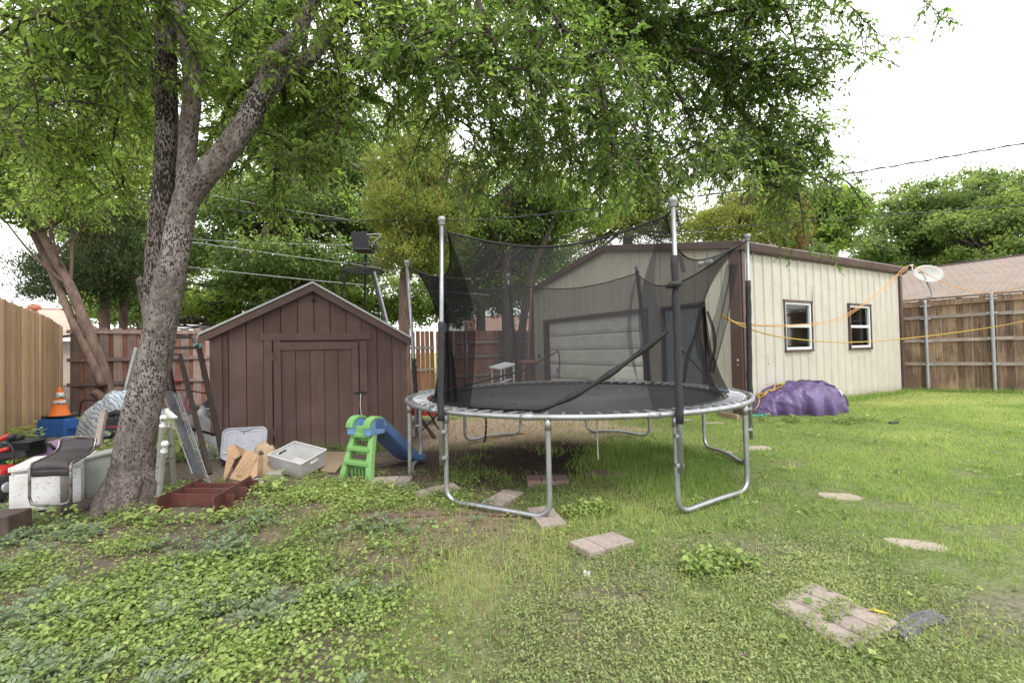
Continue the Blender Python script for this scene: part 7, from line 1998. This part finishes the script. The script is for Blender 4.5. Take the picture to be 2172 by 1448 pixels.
mb = MB(); q = P(226, 918, 5.5); mb.tube([q + Vector((math.cos(a) * .11, .02 * math.sin(3 * a), math.sin(a) * .06)) for a in np.linspace(0, 6.2, 20)], .016, 6, closed=True); mb.tube([q + Vector((math.cos(a) * .07 + .03, -.03, math.sin(a) * .045)) for a in np.linspace(0, 6.2, 16)], .014, 6, closed=True); mb.build('hose_coil', M['strap'], t, smooth=True)
mb = MB(); mb.tube(interp([P(166, 893, 8.3), P(170, 868, 8.3), P(175, 850, 8.3), P(195, 848, 8.3), P(211, 852, 8.3), P(214, 862, 8.3)], 5), .016, 8); single(mb, 'bent_handle', M['steelbrown'], 'thin dark bent metal handle standing beside the orange cone', 'handle', smooth=True)

# mower and tubs at the far left edge
t = thing('lawn_mower', 'black and red mower wreck at the far left edge behind the fridge', 'mower', P(30, 1000, 4.7))
q = P(42, 958, 4.75)
mb = MB(); mb.box(q, (.30, .28, .09), .2); mb.box(q + Vector((.03, .05, .08)), (.2, .18, .09), .2); mb.build('engine', M['black'], t, bevel=.015)
mb = MB()
for k in range(4): mb.box(q + Vector((.06, -.02, .045 + .022 * k)), (.26, .24, .008), .2)
mb.build('cooling_fins', M['black'], t)
mb = MB(); mb.lathe([(.06, 0), (.075, .02), (.06, .05), (.02, .06)], q + Vector((-.05, 0, .12)), 14); mb.build('fuel_cap', M['black'], t, smooth=True)
mb = MB(); mb.tube(interp([P(-30, 945, 4.6), P(0, 932, 4.6), P(22, 922, 4.6)], 3), .024, 10); h1 = mb.build('handle_bar', M['redplastic'], t, smooth=True)
mb = MB(); mb.lathe([(.01, -.03), (.03, -.02), (.036, 0), (.03, .02), (.01, .03)], P(24, 926, 4.6), 12); mb.build('knob', M['black'], h1, smooth=True)
mb = MB(); mb.tube([P(-20, 960, 4.6), P(18, 951, 4.6)], .022, 10); mb.build('handle_bar', M['redplastic'], t, smooth=True)
mb = MB(); mb.tube(interp([P(-10, 938, 4.5), P(18, 942, 4.5), P(28, 955, 4.5), P(30, 985, 4.5)], 4), .008, 6); mb.build('control_cable', M['black'], t, smooth=True)
q = P(2, 1000, 4.55); mb = MB(); mb.box(q, (.28, .3, .10), .1); mb.build('deck', M['redplastic'], t, bevel=.03)
mb = MB(); q = P(8, 1035, 4.25); Mx = Matrix.Rotation(R(80), 3, 'Y'); mb.lathe([(.04, -.03), (.11, -.035), (.125, -.02), (.125, .02), (.11, .035), (.04, .03)], q, 20, Mx); wl = mb.build('wheel', M['black'], t, smooth=True)
mb = MB(); mb.lathe([(.035, -.045), (.05, -.04), (.05, .04), (.035, .045)], q, 14, Mx); mb.build('hub', M['galv_dull'], wl, smooth=True)
M['lilac'] = surf('lilac_plastic', (.30, .19, .31), (.25, .16, .26), 5, .5)
p = [P(60, 985, 4.9), P(62, 948, 4.95), P(108, 944, 5.0), P(117, 955, 5.0), P(120, 985, 5.0)]
t = thing('lilac_tub', 'lilac plastic tub with black rim between mower and stool', 'tub', p[0])
mb = MB(); mb.prism(p, Vector((-.05, .35, .02))); mb.build('tub_body', M['lilac'], t, bevel=.01, fix=True)
mb = MB(); mb.tube([v + Vector((0, -.01, .008)) for v in (P(58, 950, 4.92), P(62, 946, 4.95), P(108, 942, 5.0), P(118, 953, 5.0))], .014, 8); mb.build('rim', M['black'], t, smooth=True)
M['teal'] = surf('teal_plastic', (.03, .23, .19), (.025, .19, .16), 5, .5)
mb = MB(); q = P(-4, 960, 5.6); mb.lathe([(.10, -.14), (.125, .10), (.135, .10), (.135, .115), (.12, .115), (.095, -.12)], q, 20); single(mb, 'teal_bucket', M['teal'], 'teal plastic bucket at the left edge below the tan fence', 'bucket', smooth=True)
M['oldbeam'] = surf('dark_old_timber', (.085, .060, .048), (.05, .036, .03), 6, .85, bump=.4, stretch=(6, 1, 1), c3=(.30, .22, .17), c3scale=3, c3amt=.25)
c = G(-28, 1138); c.z = 0; mb = MB(); mb.box(c + ZV * .085, (.44, .20, .17), R(8)); single(mb, 'timber_block', M['oldbeam'], 'dark square timber block cut off by the left edge', 'timber', bevel=.01)

# ------------------------------------------------------------------ behind the trampoline
M['stand'] = surf('black_powder_coat', (.022, .022, .024), (.032, .032, .034), 16, .5)
def deer_stand():
    d = 9.3; b = foot(818, d)
    t = thing('hunting_stand', 'black tripod hunting stand with seat and ring platform rising behind the shed', 'hunting stand', b)
    # ring platform
    c = P(771, 575, d); r = .40
    mb = MB()
    rg = lambda z, rr: [c + Vector((math.cos(a) * rr, math.sin(a) * rr, z)) for a in np.linspace(0, 2 * math.pi, 40)[:-1]]
    mb.tube(rg(0, r), .014, 6, closed=True); mb.tube(rg(.09, r * .98), .012, 6, closed=True)
    for k in range(12):
        a = k * math.pi / 6; e = Vector((math.cos(a), math.sin(a), 0)); mb.tube([c + e * r, c + e * r * .98 + ZV * .09], .008, 5)
    pf = mb.build('rail_ring', M['stand'], t)
    mb = MB()
    for k in range(-3, 4):
        x = k * r / 3.6; w = math.sqrt(max(r * r - x * x, 0)); mb.tube([c + Vector((x, -w, 0)), c + Vector((x, w, 0))], .008, 5); mb.tube([c + Vector((-w, x, .004)), c + Vector((w, x, .004))], .008, 5)
    mb.build('floor_grating', M['stand'], t)
    mb = MB(); s0 = c + Vector((.02, 0, .0)); mb.tube([s0, P(776, 540, d)], .035, 10); mb.build('seat_post', M['stand'], t)
    sc = P(768, 533, d)
    mb = MB(); mb.obox(sc + Vector((.05, -.02, 0)), Vector((.17, .02, 0)), Vector((0, .18, 0)), Vector((0, 0, .025))); mb.build('seat', M['stand'], t, bevel=.02)
    mb = MB(); bk = [P(744, 492, d), P(780, 490, d), P(783, 532, d), P(749, 532, d)]; mb.prism(bk, Vector((0, .03, 0))); mb.build('backrest', M['stand'], t, bevel=.012, fix=True)
    for pts in ([(783, 516, d), (797, 518, d), (798, 532, d)], [(778, 498, d), (809, 497, d), (794, 513, d)]):
        mb = MB(); mb.tube(interp([P(*q) for q in pts], 3), .013, 6); mb.build('arm_rest', M['stand'] if pts[0][0] == 783 else M['galv_dull'], t)
    mb = MB(); mb.tube(interp([P(787, 540, d), P(795, 548, d), P(803, 556, d)], 3), .018, 6); mb.tube(interp([P(778, 543, d), P(786, 552, d), P(790, 560, d)], 3), .012, 6); mb.build('foot_brace', M['stand'], t)
    # splayed ladder leg and the two rear legs
    for nm, a, e, r_, mt in (('leg', (790, 578, d), (834, 760, d - .2), .026, 'stand'), ('leg', (794, 576, d), (842, 760, d - .1), .022, 'galv_dull'), ('leg', (735, 580, d), (690, 760, d + .4), .022, 'stand'), ('leg', (775, 580, d + .35), (770, 760, d + 1.2), .022, 'stand')):
        p0 = P(*a); p1 = P(*e); dd = p1 - p0; p1 = p0 + dd * (p0.z / -dd.z)
        mb = MB(); mb.tube([p0, p1], r_, 10); mb.build(nm, M[mt], t)
    mb = MB(); mb.tube(interp([P(722, 580, d), P(720, 590, d), P(712, 606, d), P(711, 618, d)], 3), .010, 6); mb.build('hook', M['stand'], t)


deer_stand()
t = thing('camp_stool', 'black crossed legs of a folding camp stool beside the left trampoline leg', 'camp stool', G(912, 940))
d = 6.15
for a, e in (((878, 930), (938, 868)), ((905, 868), (942, 928)), ((880, 872), (920, 930)), ((925, 930), (890, 880))):
    mb = MB(); mb.tube([P(a[0], a[1], d), P(e[0], e[1], d + .1)], .011, 8); mb.build('leg', M['stand'], t)
mb = MB(); mb.tube([P(880, 868, d), P(940, 866, d + .1)], .012, 8); mb.build('seat_bar', M['stand'], t)
c = P(895, 846, 7.4); t = thing('red_sled', 'red plastic sled hull behind the left rim of the trampoline', 'sled', (c.x, c.y, 0))
def hull(u, v):
    a = math.pi * u; x = (v - .5) * 2
    w = (1 - abs(x) ** 3) * .9 + .1
    return c + Vector((x * .34 + .08, .14 * math.cos(a) * w, -.25 + .30 * math.sin(a) * w))
mb = MB(); mb.grid(hull, 16, 20); mb.build('hull', M['redplastic'], t, smooth=True)
mb = MB(); p0, p1 = P(893, 838, 7.5), P(918, 831, 7.6); mb.tube([P(868, 850, 7.2), P(897, 842, 7.2), P(922, 840, 7.3)], .012, 6); mb.build('rim', M['redplastic'], t)
t = thing('bench_top', 'grey weathered plank on supports beside the gate behind the trampoline', 'bench', foot(905, 8.2))
mb = MB(); mb.bar(P(884, 833, 8.1), P(925, 829, 8.4), .25, .035); mb.build('plank', M['railgrey'], t)
for px in (889, 920):
    p = P(px, 833, 8.25); mb = MB(); mb.box(Vector((p.x, p.y, p.z / 2 - .01)), (.05, .2, max(p.z - .03, .1))); mb.build('leg', M['railgrey'], t)
t = thing('side_table', 'small white table seen through the trampoline net near the fence', 'table', foot(1064, 10.5))
d = 10.5
mb = MB(); c4 = [P(1037, 780, d - .25), P(1071, 770, d + .35), P(1095, 774, d + .3), P(1061, 784, d - .3)]; mb.prism(c4, ZV * .03); mb.build('table_top', M['whiteframe'], t, fix=True)
for v in c4:
    v2 = lerp(v, (c4[0] + c4[2]) / 2, .22); mb = MB(); mb.tube([Vector((v2.x, v2.y, 0)), v2], .02, 8); mb.build('leg', M['whiteframe'], t)
mb = MB(); a_, b_2 = lerp(c4[0], c4[3], .5), lerp(c4[1], c4[2], .5); mb.bar(a_ - ZV * .35, b_2 - ZV * .35, .05, .03); mb.build('stretcher', M['whiteframe'], t)
t = thing('potting_bench', 'reddish plank potting bench against the left garage corner', 'bench', foot(1118, 14.2))
d = 14.2
mb = MB(); q = [P(1101, 772, d - .4), P(1128, 755, d + .5), P(1134, 772, d - .3)]
c = P(1115, 766, d); mb.obox(c, Vector((.26, .14, 0)), Vector((-.16, .30, 0)), Vector((0, 0, .03))); mb.build('bench_top', M['fencered'], t)
for sx, sy in ((-1, -1), (1, -1), (1, 1), (-1, 1)):
    p = c + Vector((.22 * sx - .13 * sy, .12 * sx + .25 * sy, 0)); mb = MB(); mb.obox(Vector((p.x, p.y, p.z / 2)), Vector((.03, 0, 0)), Vector((0, .03, 0)), Vector((0, 0, p.z / 2 - .03))); mb.build('leg', M['fencered'], t)
mb = MB(); mb.tube([foot(1120, 14.0), P(1121, 740, 14.05), P(1127, 610, 14.3)], .035, 8); single(mb, 'red_pole', M['fencered'], 'thin red pole leaning on the left corner of the steel garage', 'pole', smooth=True)
t = thing('metal_trestle', 'low grey metal trestle on the ground behind the trampoline', 'trestle', G(1350, 912))
mb = MB(); mb.tube(interp([P(1327, 884, 7.9), P(1331, 898, 7.9), P(1336, 909, 7.9), P(1355, 910, 7.9), P(1374, 910, 7.9), P(1376, 898, 7.9), P(1377, 884, 7.9)], 4), .018, 8); mb.build('bent_tube', M['galv_dull'], t, smooth=True)
# old plank edging at the garage corner
mb = MB(); mb.bar(G(1524, 882) + ZV * .04, G(1566, 890) + ZV * .04, .06, .09); single(mb, 'edging_plank', M['plywood'], 'short weathered plank on the grass at the brown garage corner', 'plank', bevel=.005)
mb = MB(); q = interp([G(1000, 934), G(1035, 931), G(1070, 925), G(1110, 921)], 5); mb.tube([p + ZV * .02 for p in q], .012, 6); single(mb, 'orange_cord', surf('faded_orange_cord', (.5, .24, .06), (.42, .2, .06), 20, .7), 'faded orange cord across the dusty soil behind the trampoline', 'cord', smooth=True)

# ------------------------------------------------------------------ wires and lines
M['wire'] = surf('black_cable', (.03, .03, .032), (.045, .045, .047), 20, .6)
M['wirepale'] = surf('aluminium_wire', (.42, .42, .42), (.34, .34, .34), 20, .5)
M['orangecord'] = surf('orange_extension_cord', (.55, .29, .09), (.46, .24, .07), 20, .6)
def wire(label, pts, r, mat='wire', sm=8, name='power_line', twist=0, cat='power line'):
    q = interp([P(*p) for p in pts], sm); mb = MB(); mb.tube(q, r, 6)
    if twist:
        g_ = [p + Vector((0, r * 1.4 * math.cos(i * twist), r * 1.6 * math.sin(i * twist))) for i, p in enumerate(q)]
        mb.tube(g_, r * .7, 5)
    return single(mb, name, M[mat], label, cat, smooth=True)
wire('thick twisted black service cable sagging past the tops of both tall trampoline poles', [(330, 395, 14), (440, 432, 13.6), (560, 455, 13.2), (730, 467, 12.8), (930, 468, 12.4), (1100, 460, 12.1), (1270, 440, 11.9), (1430, 422, 11.7), (1570, 404, 11.5), (1790, 370, 11.3), (1980, 338, 11.2), (2172, 304, 11), (2400, 262, 11)], .014, sm=16, twist=1.1)
wire('dark straight cable rising to the right above the garage roof', [(900, 517, 17.0), (1180, 514, 16.5), (1440, 491, 16), (1700, 470, 15.6), (1950, 452, 15.2), (2172, 434, 15), (2400, 414, 14.8)], .016, sm=8)
wire('pale thin wire crossing level behind the hunting stand seat', [(-60, 483, 15), (120, 485, 15), (290, 489, 15), (420, 508, 15), (620, 517, 15.2), (760, 519, 15.3), (930, 517, 15.4)], .010, 'wirepale')
wire('pale thin wire sloping down to the hunting stand platform', [(300, 500, 14.5), (410, 514, 14.5), (600, 541, 14.5), (760, 562, 14.5), (900, 583, 14.5), (1000, 592, 14.5)], .012, 'wirepale')
wire('grey wire just above the shed ridge, lowest of the wires', [(-60, 544, 14.8), (150, 545, 14.8), (300, 553, 14.8), (415, 568, 14.8), (640, 592, 14.8), (760, 603, 14.8), (930, 617, 14.8), (1040, 626, 14.8)], .013, 'wirepale')
wire('fine wire joining the twisted cable above the shed', [(420, 408, 14), (520, 428, 14), (640, 450, 13.8), (740, 466, 13.2)], .008, 'wirepale')
wire('thin wire slanting behind the broad dark tree left of the shed', [(-40, 470, 16), (120, 478, 16), (280, 488, 16), (430, 520, 16)], .008, 'wirepale')
wire('thin dark wire behind the ridge of the red brown roof', [(1880, 558, 24), (1960, 556, 24), (2060, 552, 24), (2160, 548, 24)], .015)
mb = MB(); mb.tube([P(263, 556, 14.7), P(285, 557, 14.7), P(306, 556, 14.7)], [.05, .055, .035], 8); single(mb, 'cable_splice', M['strap'], 'thick black splice box on the wire just left of the trunk', 'splice box', smooth=True)
wire('orange extension cord rising from the trampoline to the garage eave and beyond', [(1530, 668, 5.6), (1560, 683, 6.4), (1640, 690, 7.2), (1760, 680, 8.6), (1830, 645, 9.6), (1890, 595, 10.6), (1927, 563, 11.2), (1960, 578, 11), (2010, 602, 10.6), (2080, 620, 10), (2172, 608, 9.2), (2300, 570, 8.4)], .008, 'orangecord', name='extension_cord', cat='extension cord')
wire('second orange cord hanging just under the first across the windows', [(1532, 670, 5.6), (1580, 688, 6.5), (1660, 692, 7.4), (1765, 684, 8.6), (1828, 650, 9.5), (1900, 590, 10.7), (1926, 566, 11.2)], .006, 'orangecord', name='extension_cord', cat='extension cord')
wire('yellow rope sagging from the trampoline across the garage wall to the right edge', [(1528, 666, 5.6), (1580, 694, 6.3), (1660, 715, 7.2), (1760, 725, 8.2), (1830, 725, 8.6), (1920, 718, 8.7), (2050, 702, 8.5), (2172, 681, 8), (2320, 640, 7.4)], .010, 'rope', name='yellow_rope', cat='rope')
mb = MB(); mb.tube([P(1934, 563, 11.2), P(1936, 574, 11.2)], .012, 6); mb.bar(P(1929, 563, 11.2), P(1937, 561, 11.2), .02, .02); single(mb, 'cord_hook', M['whiteframe'], 'small white hook holding the orange cord at the garage eave', 'hook')

grow()
